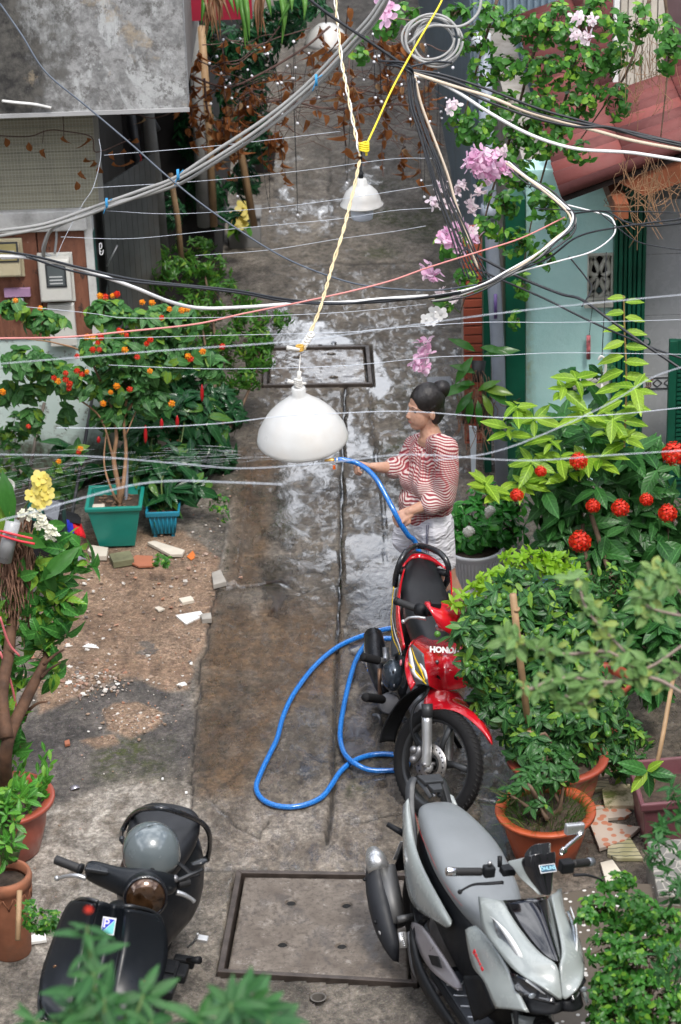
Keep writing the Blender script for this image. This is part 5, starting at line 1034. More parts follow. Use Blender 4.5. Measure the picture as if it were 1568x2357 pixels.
def outp(p, y):
    u = steer(p-np.array([0, -.055, 0]), RP, -ra, 24); d = np.array([u[0]-.64, 0, u[2]-.285]); l = np.linalg.norm(d); m = .335-.9*max(abs(y)-.03, 0)
    return rs(u+d/l*max(m-l, 0))
rows = []
for r_ in FEN:
    l_, m_, t_ = [outp(qs(a, b, y=w), w) for a, b, w in r_]; rows.append([l_, (l_+m_)/2+np.array([.012, 0, .012]), m_+np.array([.016, 0, .010]), (m_+t_)/2+np.array([.010, 0, .008]), t_])
crease_bound(obj('front_fender', MB().grid(rows), REDP, rb, world=False, solid=.006, sub=2))
g1, g2 = q(478, 520, x=.13), q(660, 590, x=.22)
ribbed(rb, 'handlebar_grip', g1+(g2-g1)*.1, g2, .018, M('grip_rubber', (.015, .015, .016), .6)); obj('bar_end', MB().tube([g1-(g2-g1)*.02, g1+(g2-g1)*.1], .021, 12), BLKP, rb, world=False)
g3 = q(720, 600, x=.26); obj('switch_box', MB().tube([g2, g3], [.033, .036], 12), BLKP, rb, world=False); cen = q(850, 640, x=.33)
pt(rb, 'bar_arm', [g3, q(780, 590, x=.24), q(860, 600, x=.20)], [.032, .035, .03], BLKP); obj('reservoir', MB().box(q(800, 590, x=.30)+(0, 0, .03), (.04, .055, .03)), BLKP, rb, world=False, bevel=.005, smooth=False)
pt(rb, 'brake_lever', [q(730, 665, x=.28), q(660, 655, x=.27), q(590, 660, x=.25), q(545, 690, x=.235)], [.011, .009, .007, .008], SIL); obj('lever_ball', MB().ell(q(541, 690, x=.235), .012, 10, 8), SIL, rb, world=False)
hc = [[q(715, 525, x=.30), q(850, 528, x=.24), q(1010, 535, x=.22)], [q(760, 590, x=.35), q(880, 600, x=.33), q(1030, 640, x=.30)], [q(800, 680, x=.37), q(880, 690, x=.39), q(960, 730, x=.36)], [q(830, 740, x=.36), q(880, 770, x=.38), q(940, 800, x=.36)]]
crease_bound(obj('headlamp_cowl', MB().grid(hc), REDP, rb, world=False, solid=.01, sub=2)); obj('headlamp', MB().ell(q(855, 730, x=.31), (.02, .035, .025), 14, 10), LENS, rb, world=False)

ribbed(rb, 'handlebar_grip', q(1060, 640, x=.30), q(1150, 590, x=.30), .018, M('grip_rubber', (.015, .015, .016), .6))
# ---------------------------------------------------------------- black scooter
b = Fr(-9.5, 7.0, (-.955, 8.60), .93, cropf(120, 3200, 2.0103)); q = b.q
bs = thing('black_scooter', 'matte black retro scooter with a grey helmet on its seat at lower left', 'scooter', M=b.mat())
MAT = M('matte_black', (.008, .010, .013), .34, var=.03, spec=.3); BSE = M('black_seat', (.012, .013, .016), .40, spec=.35, bump=.2, bscale=260)
wheel(bs, np.array([-.46, 0, .235]), .235, .11, SIL, 5, disc=False); wheel(bs, np.array([.64, 0, .235]), .235, .11, SIL, 5)
loft([(-0.528, .07, .80, .09, .78, .08, .73), (-0.488, .125, .815, .145, .79, .12, .72), (-0.396, .155, .82, .175, .79, .15, .70), (-0.297, .155, .815, .175, .77, .15, .68), (-0.198, .135, .80, .155, .75, .13, .67), (-0.099, .105, .785, .125, .74, .10, .66), (-0.020, .07, .765, .09, .72, .07, .64), (0.013, .03, .75, .05, .71, .05, .65)], BSE, bs, 'seat')
loft([(-0.581, .08, .68, .12, .56, .08, .38), (-0.528, .12, .71, .185, .56, .14, .30), (-0.396, .15, .71, .225, .52, .19, .26), (-0.251, .14, .70, .215, .50, .17, .27), (-0.119, .10, .68, .15, .50, .12, .27), (-0.013, .07, .66, .10, .46, .10, .26), (0.020, .05, .6, .08, .42, .08, .26)], MAT, bs, 'rear_body')
A = [q(738, 320, y=-.165), q(745, 250, y=-.20), q(800, 150, y=-.17), q(880, 85, y=-.11), q(980, 68, y=-.03)]
C_ = [q(1080, 72, y=.03), q(1220, 110, y=.10), q(1380, 185, y=.17), q(1440, 270, y=.20), q(1445, 380, y=.195), q(1425, 475, y=.18)]
obj('rear_rack', MB().tube(spl(A+C_, 6), .013, 10), M('rack_black', (.014, .016, .02), .22, coat=.4), bs, world=False)
pt(bs, 'rack_mount', [q(1425, 475, y=.18), q(1330, 500, y=.14), q(1300, 540, y=.10)], .016, BLKP); pt(bs, 'rack_mount', [q(738, 320, y=-.165), q(800, 400, y=-.12)], .013, BLKP)
obj('floorboard', MB().box((.17, 0, .265), (.42, .36, .05)), BLKP, bs, world=False, smooth=False, bevel=.02)
for k in range(4): obj('floor_rib', MB().box((.06+k*.08, .12, .296), (.05, .10, .012)), BLKP, bs, world=False, smooth=False, bevel=.003)
# leg shield: outer panels and raised centre spine
LSH = [[q(385, 815, y=-.165), q(470, 812, y=-.10), q(548, 822, y=-.055)], [q(320, 880, y=-.20), q(420, 890, y=-.13), q(525, 930, y=-.06)], [q(250, 1080, y=-.225), q(370, 1090, y=-.14), q(480, 1130, y=-.065)], [q(180, 1260, y=-.235), q(300, 1290, y=-.15), q(430, 1330, y=-.068)], [q(110, 1450, y=-.235), q(230, 1500, y=-.15), q(380, 1560, y=-.07)], [q(80, 1640, y=-.215), q(210, 1700, y=-.14), q(340, 1760, y=-.07)], [q(100, 1760, y=-.17), q(220, 1860, y=-.11), q(320, 1880, y=-.07)]]
sympatch(LSH, MAT, bs, 'leg_shield', .03, 2, join=False)
SP = [[q(552, 820, y=-.058), q(620, 815, y=-.03), q(700, 845, y=0)], [q(520, 960, y=-.065), q(600, 950, y=-.035), q(680, 965, y=0)], [q(478, 1130, y=-.068), q(560, 1130, y=-.035), q(640, 1145, y=0)], [q(430, 1330, y=-.07), q(510, 1330, y=-.035), q(590, 1350, y=0)], [q(380, 1560, y=-.07), q(460, 1570, y=-.035), q(530, 1590, y=0)], [q(330, 1800, y=-.06), q(410, 1810, y=-.03), q(480, 1830, y=0)]]
sympatch([[r_[0]+np.array([.006, 0, 0]), r_[1]+np.array([.028, 0, .012]), r_[2]+np.array([.030, 0, .012])] for r_ in SP], MAT, bs, 'shield_spine', .015, 2)
obj('shield_rim', MB().tube(spl([LSH[0][2], LSH[0][1]+(0, 0, .008), LSH[0][0]+(0, 0, .006)]+[rr_[0]+np.array([0, -.004, 0]) for rr_ in LSH[1:]], 4), .009, 8), SATB, bs, world=False); obj('shield_rim', MB().tube(spl([mir(p) for p in [LSH[0][2], LSH[0][1]+(0, 0, .008), LSH[0][0]+(0, 0, .006)]+[rr_[0]+np.array([0, -.004, 0]) for rr_ in LSH[1:]]], 4), .009, 8), SATB, bs, world=False)
loft([(.30, .08, .84, .10, .6, .12, .26), (.40, .12, .86, .15, .62, .16, .28), (.48, .12, .84, .16, .6, .15, .34), (.54, .08, .78, .11, .56, .1, .4)], BLKP, bs, 'inner_shield', sub=1)
AMB = M('bronze_lens', (.20, .09, .03), .08, .5, var=.6, scale=20, coat=1)
for f in (lambda p: p, mir): obj('turn_signal', MB().tube(spl([f(q(205, 1330, y=-.19)), f(q(180, 1430, y=-.20)), f(q(160, 1520, y=-.20))], 4), [.006, .016, .006], 8, flat=.5), AMB, bs, world=False)
obj('turn_signal', MB().tube(spl([q(880, 1480, y=.14)+(.03, 0, 0), q(830, 1560, y=.13)+(.03, 0, 0), q(790, 1640, y=.12)+(.03, 0, 0)], 4), [.008, .024, .008], 8, flat=.5), AMB, bs, world=False)
sympatch([[q(300, 1860, y=-.09), q(420, 1850, y=-.05), q(500, 1860, y=0)], [q(270, 2000, y=-.09), q(380, 2020, y=-.05), q(460, 2030, y=0)], [q(270, 2150, y=-.08), q(360, 2180, y=-.04), q(440, 2190, y=0)]], MAT, bs, 'front_fender', .01, 2)
# badge
bc = q(648, 998, y=0)+np.array([.040, 0, .018]); br = np.array([0, 1, 0.]); bu = np.array([-.5, 0, .85]); bu /= np.linalg.norm(bu); bn = np.cross(br, bu)
def bpoly(name, pts, d, mat): return obj(name, MB().prism([bc+br*x*.030+bu*y*.036+bn*d for x, y in pts], bn*.0015), mat, bs, world=False, smooth=False)
bpoly('badge', [(-.95, -1), (.95, -1), (.95, 1), (-.95, 1)], 0, M('badge_white', (.75, .77, .8), .3)); bpoly('badge_blue', [(-.8, .82), (.78, .82), (-.8, -.78)], .0016, M('badge_ink', (.03, .06, .6), .3)); bpoly('badge_cyan', [(.82, .75), (.82, -.84), (-.76, -.84)], .0016, M('badge_aqua', (.18, .62, .62), .3))
placetext('P', M('badge_letter', (.7, .66, .8), .3), bs, b, bc+bn*.0045-br*.010+bu*.008, br, bu, .052, bold=.001, ext=.0005)
# headset, steered
BP0 = np.array([.36, 0, .92]); bst = lambda p: steer(p, BP0, math.radians(14), 26)
def qh(cx, cy, x=None, y=None):
    k, v = ('x', x) if x is not None else ('y', y); i = 'xyz'.index(k); n = bst(BP0+np.eye(3)[i])-BP0; d = b.M.T@ray(*b.crop(cx, cy)); c = b.M.T@(_C-b.O); pl = BP0*b.s+n*((v-BP0[i])*b.s); return (c+d*(((pl-c)@n)/(d@n)))/b.s
lc = qh(930, 785, x=.55)
gl = qh(205, 480, x=.26); gl2 = qh(395, 555, x=.31)
ribbed(bs, 'handlebar_grip', gl, gl2, .020, M('grip_rubber', (.015, .015, .016), .6), 13)
obj('bar_collar', MB().tube([gl2, gl2+(gl2-gl)*.12], .027, 16), BLKP, bs, world=False)
hsec = [(qh(440, 560, x=.33), .034, .045), (qh(520, 580, x=.35), .038, .058), (qh(620, 620, x=.38), .042, .062), (qh(740, 660, x=.42), .052, .068), (qh(860, 690, x=.43), .072, .085), (qh(950, 705, x=.44), .075, .085), (qh(1040, 690, x=.40), .055, .068), (qh(1130, 680, x=.36), .040, .052), (qh(1190, 680, x=.33), .030, .038)]
rings = []
for p, a_, c_ in hsec: rings.append([p+np.array([a_*math.cos(t_), 0, c_*math.sin(t_)]) for t_ in [2*math.pi*k/14 for k in range(14)]])
mb = MB(); vs = [p for rr_ in rings for p in rr_]; n_ = 14; mb.add(vs, [(i*n_+j, i*n_+(j+1) % n_, (i+1)*n_+(j+1) % n_, (i+1)*n_+j) for i in range(len(rings)-1) for j in range(n_)]+[tuple(range(n_)), tuple(range((len(rings)-1)*n_, len(rings)*n_))])
obj('headset', mb, MAT, bs, world=False, sub=1)
fx = bst(BP0+np.array([.93, 0, .36]))-BP0; fx /= np.linalg.norm(fx); sy = bst(BP0+np.array([0, 1, 0]))-BP0; sz = np.cross(fx, sy); HM = np.stack([sy, sz, fx], 1)
back = lc-fx*.15
obj('lamp_housing', MB().lathe([(.055, -.17), (.088, -.12), (.098, -.05), (.094, .0)], 28, lc, HM), MAT, bs, world=False, sub=1)
obj('lamp_bezel', MB().lathe([(.095, -.006), (.096, .006), (.088, .012), (.082, .004)], 32, lc, HM), GLO, bs, world=False)
obj('headlamp', MB().lathe([(.084, .006), (.072, .018), (.045, .028), (.001, .033)], 32, lc, HM), M('bronze_headlamp', (.06, .03, .014), .06, .55, var=.9, scale=16, coat=1), bs, world=False)
sw = qh(550, 590, x=.37)+np.array([.02, 0, .035]); obj('switch_box', MB().box(sw, (.05, .11, .02)), SATB, bs, world=False, smooth=False, bevel=.008); obj('mirror_mount', MB().ell(qh(522, 540, x=.36)+(0, 0, .0), .016, 10, 8), IRN, bs, world=False)
pt(bs, 'brake_lever', [qh(450, 632, x=.38), qh(370, 610, x=.37), qh(290, 615, x=.35), qh(220, 632, x=.33)], [.012, .010, .008, .008], SIL); obj('lever_ball', MB().ell(qh(216, 632, x=.33), .013, 10, 8), SIL, bs, world=False)
pt(bs, 'brake_lever', [qh(1180, 745, x=.38), qh(1240, 765, x=.38), qh(1300, 800, x=.38), qh(1320, 820, x=.38)], [.013, .011, .009, .011], SIL); pt(bs, 'mirror_stem', [qh(1160, 650, x=.34), qh(1200, 645, x=.33), qh(1300, 600, x=.30), qh(1390, 560, x=.27)], .010, SATB); obj('mirror_mount', MB().ell(qh(1165, 635, x=.34), .018, 10, 8), IRN, bs, world=False)
ribbed(bs, 'handlebar_grip', qh(1190, 680, x=.33), qh(1280, 660, x=.30), .018, M('grip_rubber', (.015, .015, .016), .6))
pt(bs, 'folded_mirror', [qh(1300, 520, x=.28), qh(1370, 500, x=.27), qh(1425, 485, x=.26)], [.012, .024, .010], SATB, flat=.5)
fp = pt(bs, 'foot_peg', [q(1270, 1185, y=.20), q(1330, 1130, y=.24), q(1350, 1075, y=.25)], .006, SIL); obj('peg_pad', MB().box(q(1390, 1118, y=.27), (.04, .05, .018)), M('peg_alloy', (.6, .6, .6), .35, .7), fp, world=False, smooth=False, bevel=.004)
for a_, b_, c_ in ((1180, 1390, .10), (1080, 1510, .12), (1240, 1300, .05)): obj('undercarriage', MB().box(q(a_, b_, y=.17), (c_, .10, .05)), BLKP, bs, world=False, smooth=False, bevel=.01)
obj('centre_stand', MB().tube([q(1270, 1290, y=.2), q(1360, 1290, y=.26)], [.012, .02], 8), BLKP, bs, world=False)
# helmet on the seat
hc_ = b.W(q(985, 420, y=-.01)+np.array([0, 0, 0])); hc_ = b.W(q(975, 415, z=.89)); hl = thing('grey_helmet', 'glossy grey open helmet resting on the black scooter seat', 'helmet', hc_)
HG = M('helmet_grey', (.125, .15, .16), .2, .1, var=.04, coat=.6); Rm = np.array([[1, 0, 0], [0, 1, 0], [0, 0, 1.]])
prof = [(.122*math.cos(t_)**.9 if t_ < 1.5 else .001, .125*math.sin(t_)) for t_ in [math.pi/2*k/14 for k in range(15)]]
sh = MB().lathe([(.112, -.055), (.121, -.04), (.124, -.02)]+prof, 40, hc_); obj('shell', sh, HG, hl, solid=.006); obj('rim_trim', MB().lathe([(.110, -.06), (.117, -.064), (.118, -.05), (.111, -.048)], 40, hc_), BLKP, hl)
obj('lining', MB().lathe([(.105, -.05), (.10, .0), (.001, .06)], 24, hc_), M('lining_black', (.015, .015, .015), .9), hl)
obj('seam', MB().tube([hc_+np.array([.1245*math.cos(t_)*math.cos(.45), .1245*math.cos(t_)*math.sin(.45)+.0, .127*math.sin(t_)]) for t_ in np.linspace(.0, math.pi, 30)], .0010, 5), M('seam_dark', (.04, .05, .055), .4), hl)
bt = PY(0, 0, 1); vd = _C-hc_; vd /= np.linalg.norm(vd); bp_ = hc_+np.array([.01, -.121, -.012]); obj('button', MB().ell(bp_, (.011, .006, .011), 12, 8), BLKP, hl)
obj('chin_strap', MB().tube(spl([hc_+np.array([.10, -.02, -.04]), hc_+np.array([.135, -.05, -.05]), hc_+np.array([.17, -.07, -.075]), hc_+np.array([.20, -.06, -.08])], 5), [.012, .012, .014, .010], 6, flat=.3), BLKP, hl)
# ================================================================ WOMAN, HOSE, LAMPS
wc = lambda cx, cy: ((1350+cx/2.6133)/1.738, (1500+cy/2.6133)/1.738)
def wp(cx, cy, Y): return PY(*wc(cx, cy), Y)
def capsule(mb, a, b, ra, rb_, n=14):
    a = np.array(a, float); b = np.array(b, float); d = (b-a)/max(np.linalg.norm(b-a), 1e-6)
    P, R_ = [], []
    for k in range(5): th = math.pi/2*(1-k/5.0); P.append(a-d*ra*math.sin(th)); R_.append(max(ra*math.cos(th), .0008))
    for t in np.linspace(0, 1, 4): P.append(a+(b-a)*t); R_.append(ra+(rb_-ra)*t)
    for k in range(1, 6): th = math.pi/2*k/5.0; P.append(b+d*rb_*math.sin(th)); R_.append(max(rb_*math.cos(th), .0008))
    mb.tube(P, R_, n)
def chain(mb, pts, rs_, n=14):
    for i in range(len(pts)-1): capsule(mb, pts[i], pts[i+1], rs_[i], rs_[i+1], n)
def fuse(name, mb, mat, parent, vox, smooth_it=4, cut=None, **k):
    me = bpy.data.meshes.new(name); me.from_pydata(mb.v, [], mb.f); bm = bmesh.new(); bm.from_mesh(me); bmesh.ops.recalc_face_normals(bm, faces=bm.faces); bm.to_mesh(me); bm.free()
    o = bpy.data.objects.new(name, me); COL.objects.link(o)
    md = o.modifiers.new('r', 'REMESH'); md.mode = 'VOXEL'; md.voxel_size = vox
    if smooth_it: ms = o.modifiers.new('s', 'SMOOTH'); ms.factor = .5; ms.iterations = smooth_it
    bpy.context.view_layer.update(); dg = bpy.context.evaluated_depsgraph_get(); m2 = bpy.data.meshes.new_from_object(o.evaluated_get(dg)); bpy.data.objects.remove(o)
    A = np.array(wm(parent).inverted()); co = np.zeros(len(m2.vertices)*3); m2.vertices.foreach_get('co', co); co = co.reshape(-1, 3)
    if cut is not None: co = cut(co)
    co = co@A[:3, :3].T+A[:3, 3]; m2.vertices.foreach_set('co', co.ravel()); m2.name = name
    m2.materials.clear(); m2.materials.append(mat); m2.polygons.foreach_set('use_smooth', [True]*len(m2.polygons)); m2.update()
    o = bpy.data.objects.new(name, m2); COL.objects.link(o); o.parent = parent; return tag(o, **k)
s = NT('skin'); c = s.mix(s.rng(s.noise(9, 5), .35, .65), (.46, .255, .175), (.55, .325, .23)); c = s.mix(s.rng(s.noise(60, 4), .5, .7, 0, .35), c, (.30, .13, .08)); s.set(color=c, rough=.5); s.b.inputs['Subsurface Weight'].default_value = .12; s.b.inputs['Subsurface Radius'].default_value = (.02, .008, .004); s.b.inputs['Subsurface Scale'].default_value = .5; SKIN = s.m
s = NT('swirl_blouse'); co_ = s.co('Object')
w1 = s.t.nodes.new('ShaderNodeTexNoise'); w1.inputs['Scale'].default_value = 4.6; w1.inputs['Detail'].default_value = .8; s.l(co_, w1.inputs['Vector'])
def swirl(sc, band, dist):
    wv = s.t.nodes.new('ShaderNodeTexWave'); wv.wave_type = 'RINGS'; wv.rings_direction = 'SPHERICAL'; wv.inputs['Scale'].default_value = sc; wv.inputs['Distortion'].default_value = dist; wv.inputs['Detail'].default_value = .6; wv.inputs['Detail Scale'].default_value = .55; wv.inputs['Phase Offset'].default_value = band; s.l(co_, wv.inputs['Vector']); return wv.outputs['Fac']
z1 = s.math('SINE', s.math('MULTIPLY', w1.outputs['Fac'], 240)); 
sxz = s.t.nodes.new('ShaderNodeSeparateXYZ'); s.l(co_, sxz.inputs[0])
z2 = s.math('SINE', s.math('ADD', s.math('MULTIPLY', sxz.outputs[2], 430), s.math('MULTIPLY', w1.outputs['Fac'], 84)))
z3 = s.math('SINE', s.math('ADD', s.math('MULTIPLY', sxz.outputs[0], 400), s.math('MULTIPLY', w1.outputs['Fac'], 120)))
bnd = s.rng(z2, -.15, .15); bn2 = s.rng(z3, .1, .4)
c = s.mix(bnd, (.62, .53, .49), (.25, .04, .05)); c = s.mix(s.math('MULTIPLY', bn2, s.rng(s.noise(3, 2), .44, .56)), c, s.mix(bnd, (.60, .25, .24), (.25, .02, .03)))
s.set(color=c, rough=.75, normal=s.bump(s.noise(9, 4, .6, sc=(1, 1, .4)), .8, .02)); BLOUSE = s.m
s = NT('white_shorts'); s.set(color=s.mix(s.rng(s.noise(5, 4), .3, .7), (.62, .62, .68), (.72, .72, .76)), rough=.8, normal=s.bump(s.noise(7, 3, .6, sc=(.7, .7, 2.2), dist=1.5), .9, .03)); SHORTS = s.m
HAIR = NT('black_hair'); s = HAIR; wv = s.noise(60, 4, .6, sc=(1, 1, .15)); s.set(color=s.mix(wv, (.003, .003, .003), (.022, .017, .016)), rough=.42, normal=s.bump(wv, .9, .006)); HAIR = s.m
YW = 11.88
wmn = thing('person', 'woman with black hair bun in red swirl blouse and white shorts holding the hose', 'person', (.43, YW, 0))
fw = np.array([-.86, -.51, 0]); fw /= np.linalg.norm(fw); sd_ = np.array([-fw[1], fw[0], 0])   # sd_: her left -> toward camera? 
sd_ = np.array([.51, -.86, 0]); sd_ /= np.linalg.norm(sd_)          # her left side, toward the camera
up = np.array([0, 0, 1.])
hc = wp(905, 330, YW); hf = np.array([-.93, -.37, 0]); hf /= np.linalg.norm(hf); hsd = np.array([.37, -.93, 0]); hsd /= np.linalg.norm(hsd)
HM_ = np.stack([hf, hsd, up], 1)
def hp3(f_, s_, u_): return hc+hf*f_+hsd*s_+up*u_
body = MB()
body.ell(hp3(-.015, 0, .02), (.092, .074, .100), 24, 16, HM_)          # skull
body.ell(hp3(.030, 0, -.045), (.060, .056, .075), 20, 14, HM_)         # face
body.ell(hp3(.045, 0, -.098), (.034, .036, .026), 14, 10, HM_)         # chin
body.ell(hp3(.040, .026, -.055), (.034, .026, .034), 14, 10, HM_); body.ell(hp3(.040, -.026, -.055), (.034, .026, .034), 14, 10, HM_)  # cheeks
body.ell(hp3(.066, 0, .012), (.018, .05, .014), 12, 8, HM_)            # brow
capsule(body, hp3(.074, 0, .0), hp3(.094, 0, -.040), .007, .0125, 10)  # nose
body.ell(hp3(.088, .010, -.044), (.010, .008, .007), 8, 6, HM_); body.ell(hp3(.088, -.010, -.044), (.010, .008, .007), 8, 6, HM_)
body.ell(hp3(.079, 0, -.067), (.010, .022, .006), 12, 8, HM_); body.ell(hp3(.077, 0, -.077), (.010, .019, .006), 12, 8, HM_)
for sg in (-1, 1): body.ell(hp3(-.018, sg*.073, -.030), (.016, .008, .026), 12, 8, HM_)
neck_b = wp(985, 690, YW); 
chain(body, [hp3(-.02, 0, -.06), hp3(-.025, 0, -.12), neck_b+up*.02], [.050, .050, .060])
shL_, shR_ = wp(1130, 740, YW-.15), wp(800, 720, YW+.14)
sc_ = (shL_+shR_)/2
chain(body, [shL_+(-.03, .02, -.01), sc_+up*.02, shR_+(.03, -.02, -.01)], [.042, .056, .042])
pel = wp(920, 1560, YW)
chain(body, [sc_-up*.08, (sc_+pel)/2, pel], [.075, .10, .11])
elL = wp(1105, 1290, YW-.18); wrL = wp(775, 1420, YW-.20)
elR = wp(670, 975, YW+.10); wrR = wp(400, 965, YW+.02)
chain(body, [shL_, elL, wrL], [.050, .043, .027]); chain(body, [shR_, elR, wrR], [.046, .042, .027])
for i_, (kx, ky, ax_, fy) in enumerate([(0, 0, 0, 0)]): pass
kn1 = wp(1140, 2120, YW-.06); an1 = np.array([kn1[0]+.06, kn1[1]+.06, .09]); hip1 = pel+sd_*.09
kn2 = np.array([pel[0]-.02, YW+.09, .42]); an2 = np.array([kn2[0]+.02, YW+.12, .09]); hip2 = pel-sd_*.09
for hp_1, kn, an in ((hip1, kn1, an1), (hip2, kn2, an2)):
    chain(body, [hp_1, kn, kn*.6+an*.4+np.array([.02, .0, 0]), an], [.085, .056, .058, .034]); capsule(body, an-up*.04, an+fw*.15-up*.062, .036, .022); 
# hands
def hand(wr, tip_dir, palm_n, grip_c, grip_d, side, s_=1.0):
    t = tip_dir/np.linalg.norm(tip_dir); n = palm_n-t*(palm_n@t); n /= np.linalg.norm(n); b_ = np.cross(t, n)*side
    pc = wr+t*.045
    chain(body, [wr, wr+t*.02], [.022, .022]); 
    for k in range(4): chain(body, [wr+t*.012+b_*(-.020+.012*k), wr+t*.082+b_*(-.028+.0185*k)], [.015, .0125], 10)
    for k, ln in enumerate((.034, .038, .036, .028)):
        a0 = wr+t*.082+b_*(-.028+.0185*k); a1 = a0+(t*.75+n*.65)*ln; a2 = a1+(n*.95-t*.35)*ln*.85; a3 = a2+(n*.2-t*.95)*ln*.6
        chain(body, [a0, a1, a2, a3], [.0098, .0090, .0082, .0072], 10)
    t0 = wr+t*.025-b_*.022; t1 = t0+(t*.55-b_*.75)*.032+n*.008; t2 = t1+(t*.85+n*.45)*.028; chain(body, [t0, t1, t2, t2+(t*.6+n*.6)*.018], [.013, .0115, .010, .008], 10)
    return wr+t*.085+n*.022
hoR = hand(wrR, wp(205, 920, YW+.0)-wrR, np.array([.05, -.25, -1.0]), None, None, 1)
hoL = hand(wrL, wp(640, 1500, YW-.21)-wrL, np.array([-.4, .5, -.75]), None, None, -1)
bo = fuse('body', body, SKIN, wmn, .0042, 3)
# blouse
bl = MB(); NS = wp(905, 640, YW)
ch = sc_-up*.14
M_t = np.stack([fw, sd_, up], 1)
bl.ell(sc_-up*.09, (.090, .150, .115), 28, 16, M_t); bl.ell(sc_-up*.20+fw*.012, (.108, .142, .15), 28, 16, M_t)
for sg in (-1, 1): bl.ell(sc_-up*.21+fw*.075+sd_*sg*.07, (.062, .066, .07), 20, 14, M_t)
bl.ell(sc_-up*.34+fw*.01, (.115, .142, .13), 28, 16, M_t)
hem = wp(905, 1400, YW); bl.ell(hem+up*.05, (.128, .158, .09), 28, 14, M_t); bl.lathe([(.0, .09), (.12, .09), (.132, .03), (.137, -.03), (.135, -.045), (.0, -.045)], 28, hem+up*.0, np.stack([fw*.95, sd_*1.13, up], 1))
chain(bl, [shL_-up*.015, shL_*.5+elL*.5+(.015, -.01, 0), elL+np.array([.005, 0, .01])], [.068, .062, .062]); chain(bl, [elL, elL*.62+wrL*.38+np.array([0, 0, -.005])], [.062, .062])
chain(bl, [shR_-up*.015, shR_*.5+elR*.5, elR*.9+shR_*.1], [.062, .056, .052]); chain(bl, [elR*.9+shR_*.1, elR*.72+wrR*.28], [.058, .062])
chain(bl, [shL_+(-.03, .01, .012), sc_+np.array([0, 0, .0])], [.055, .05]); chain(bl, [shR_+(.03, -.01, .012), sc_], [.055, .05])
def wrinkle(co):
    n = np.array([mnoise.noise(Vector((p[0]*9, p[1]*9, p[2]*5))) for p in co[::1]]) if len(co) < 60000 else np.zeros(len(co))
    c0 = np.array([sc_[0], sc_[1], 0]); d = co-c0; d[:, 2] = 0; l = np.linalg.norm(d, axis=1, keepdims=True)+1e-6
    f2 = np.sin(np.arctan2(d[:, 1], d[:, 0])*16+co[:, 2]*9)*.0035
    return co+d/l*(n*.012+f2)[:, None]
blo = fuse('blouse', bl, BLOUSE, wmn, .007, 4, cut=wrinkle)
# open neckline: skin patch over the chest
nk = MB(); nk.ell(wp(900, 660, YW-.02)+fw*.03+up*.01, (.060, .075, .030), 20, 12, M_t); 
# shorts
sh_ = MB(); sh_.ell(pel+up*.03, (.132, .165, .12), 28, 14, M_t)
hA, hB = wp(1065, 1990, YW-.07), wp(735, 1810, YW+.09)
chain(sh_, [pel+sd_*.075+up*.02, hA+up*.03], [.115, .092], 24); chain(sh_, [pel-sd_*.075+up*.02, hB+up*.06], [.112, .09], 24)
def flat_hem(co):
    z0 = float(hA[2])-.02; co = wrinkle(co); co[:, 2] = np.maximum(co[:, 2], z0); return co
fuse('shorts', sh_, SHORTS, wmn, .007, 4, cut=flat_hem)
for dx in (0, .018): obj('side_stripe', MB().tube(spl([wp(935+dx*900, 1570, YW-.175), wp(932+dx*900, 1700, YW-.18), wp(935+dx*900, 1850, YW-.172), wp(985+dx*800, 1960, YW-.165)]), .0045, 6, flat=.5), M('navy_stripe', (.09, .09, .15), .7), wmn)
# hair
hr = MB(); hr.ell(hp3(-.022, 0, .034), (.098, .081, .098), 28, 18, HM_); hr.ell(hp3(-.058, 0, -.028), (.058, .072, .075), 20, 14, HM_); hr.ell(hp3(-.052, .02, -.065), (.04, .045, .04), 16, 10, HM_)
def hairline(co):
    d = co-hc; f_ = d@hf; u_ = d@up; k = np.clip((f_-.018+np.clip(-u_-.0, -.1, .08)*.55)*16, 0, 1)
    lim = .055+np.clip(u_-.02, 0, .1)*.35
    over = np.clip(f_-lim, 0, 1)*(1.0); co = co-hf[None]*(over*.9)[:, None]; s__ = np.linalg.norm(co-hc, axis=1); return co
fuse('hair', hr, HAIR, wmn, .006, 2, cut=hairline)
st2 = MB()
for k in range(70):
    a = random.uniform(-1.5, 1.5); e = random.uniform(-.9, .5); p0 = hp3(.045*math.cos(a)+.015, .072*math.sin(a), .03+.075*e*.4+.05*math.cos(a)); p1 = hp3(-.04, .078*math.sin(a)*1.02, .10*math.cos(a)*.95+.02); p2 = hp3(-.09, .02*math.sin(a), .085); st2.tube(spl([p0, p1*.98+hc*.02, p2], 5), [.0010, .0016, .0010], 4, cap=False)
obj('hair_strands', st2, HAIR, wmn)
bn = hp3(-.105, .0, .085); bb = MB(); bb.ell(bn, (.044, .046, .046), 22, 14); 
for k in range(5): bb.tube([bn+.038*np.array([math.cos(a), .9*math.sin(a)*math.cos(k), math.sin(a)*math.sin(k*1.1)+.2*math.cos(a*2)]) for a in np.linspace(0, 6.28, 18)], .010, 8)
fuse('hair_bun', bb, HAIR, wmn, .005, 1); obj('hair_clip', MB().tube([hp3(-.072, .03, .088), hp3(-.085, .045, .068), hp3(-.068, .052, .075), hp3(-.074, .035, .09)], .004, 6), M('clip_brown', (.18, .07, .05), .4), wmn)
for sg in (1, -1):
    obj('eye', MB().ell(hp3(.0655, sg*.031, -.009), (.006, .012, .0045), 10, 6, HM_), M('eye_dark', (.02, .012, .01), .3), wmn); obj('eyebrow', MB().tube(spl([hp3(.079, sg*.014, .012), hp3(.077, sg*.03, .019), hp3(.066, sg*.045, .014)]), .0025, 6), HAIR, wmn)
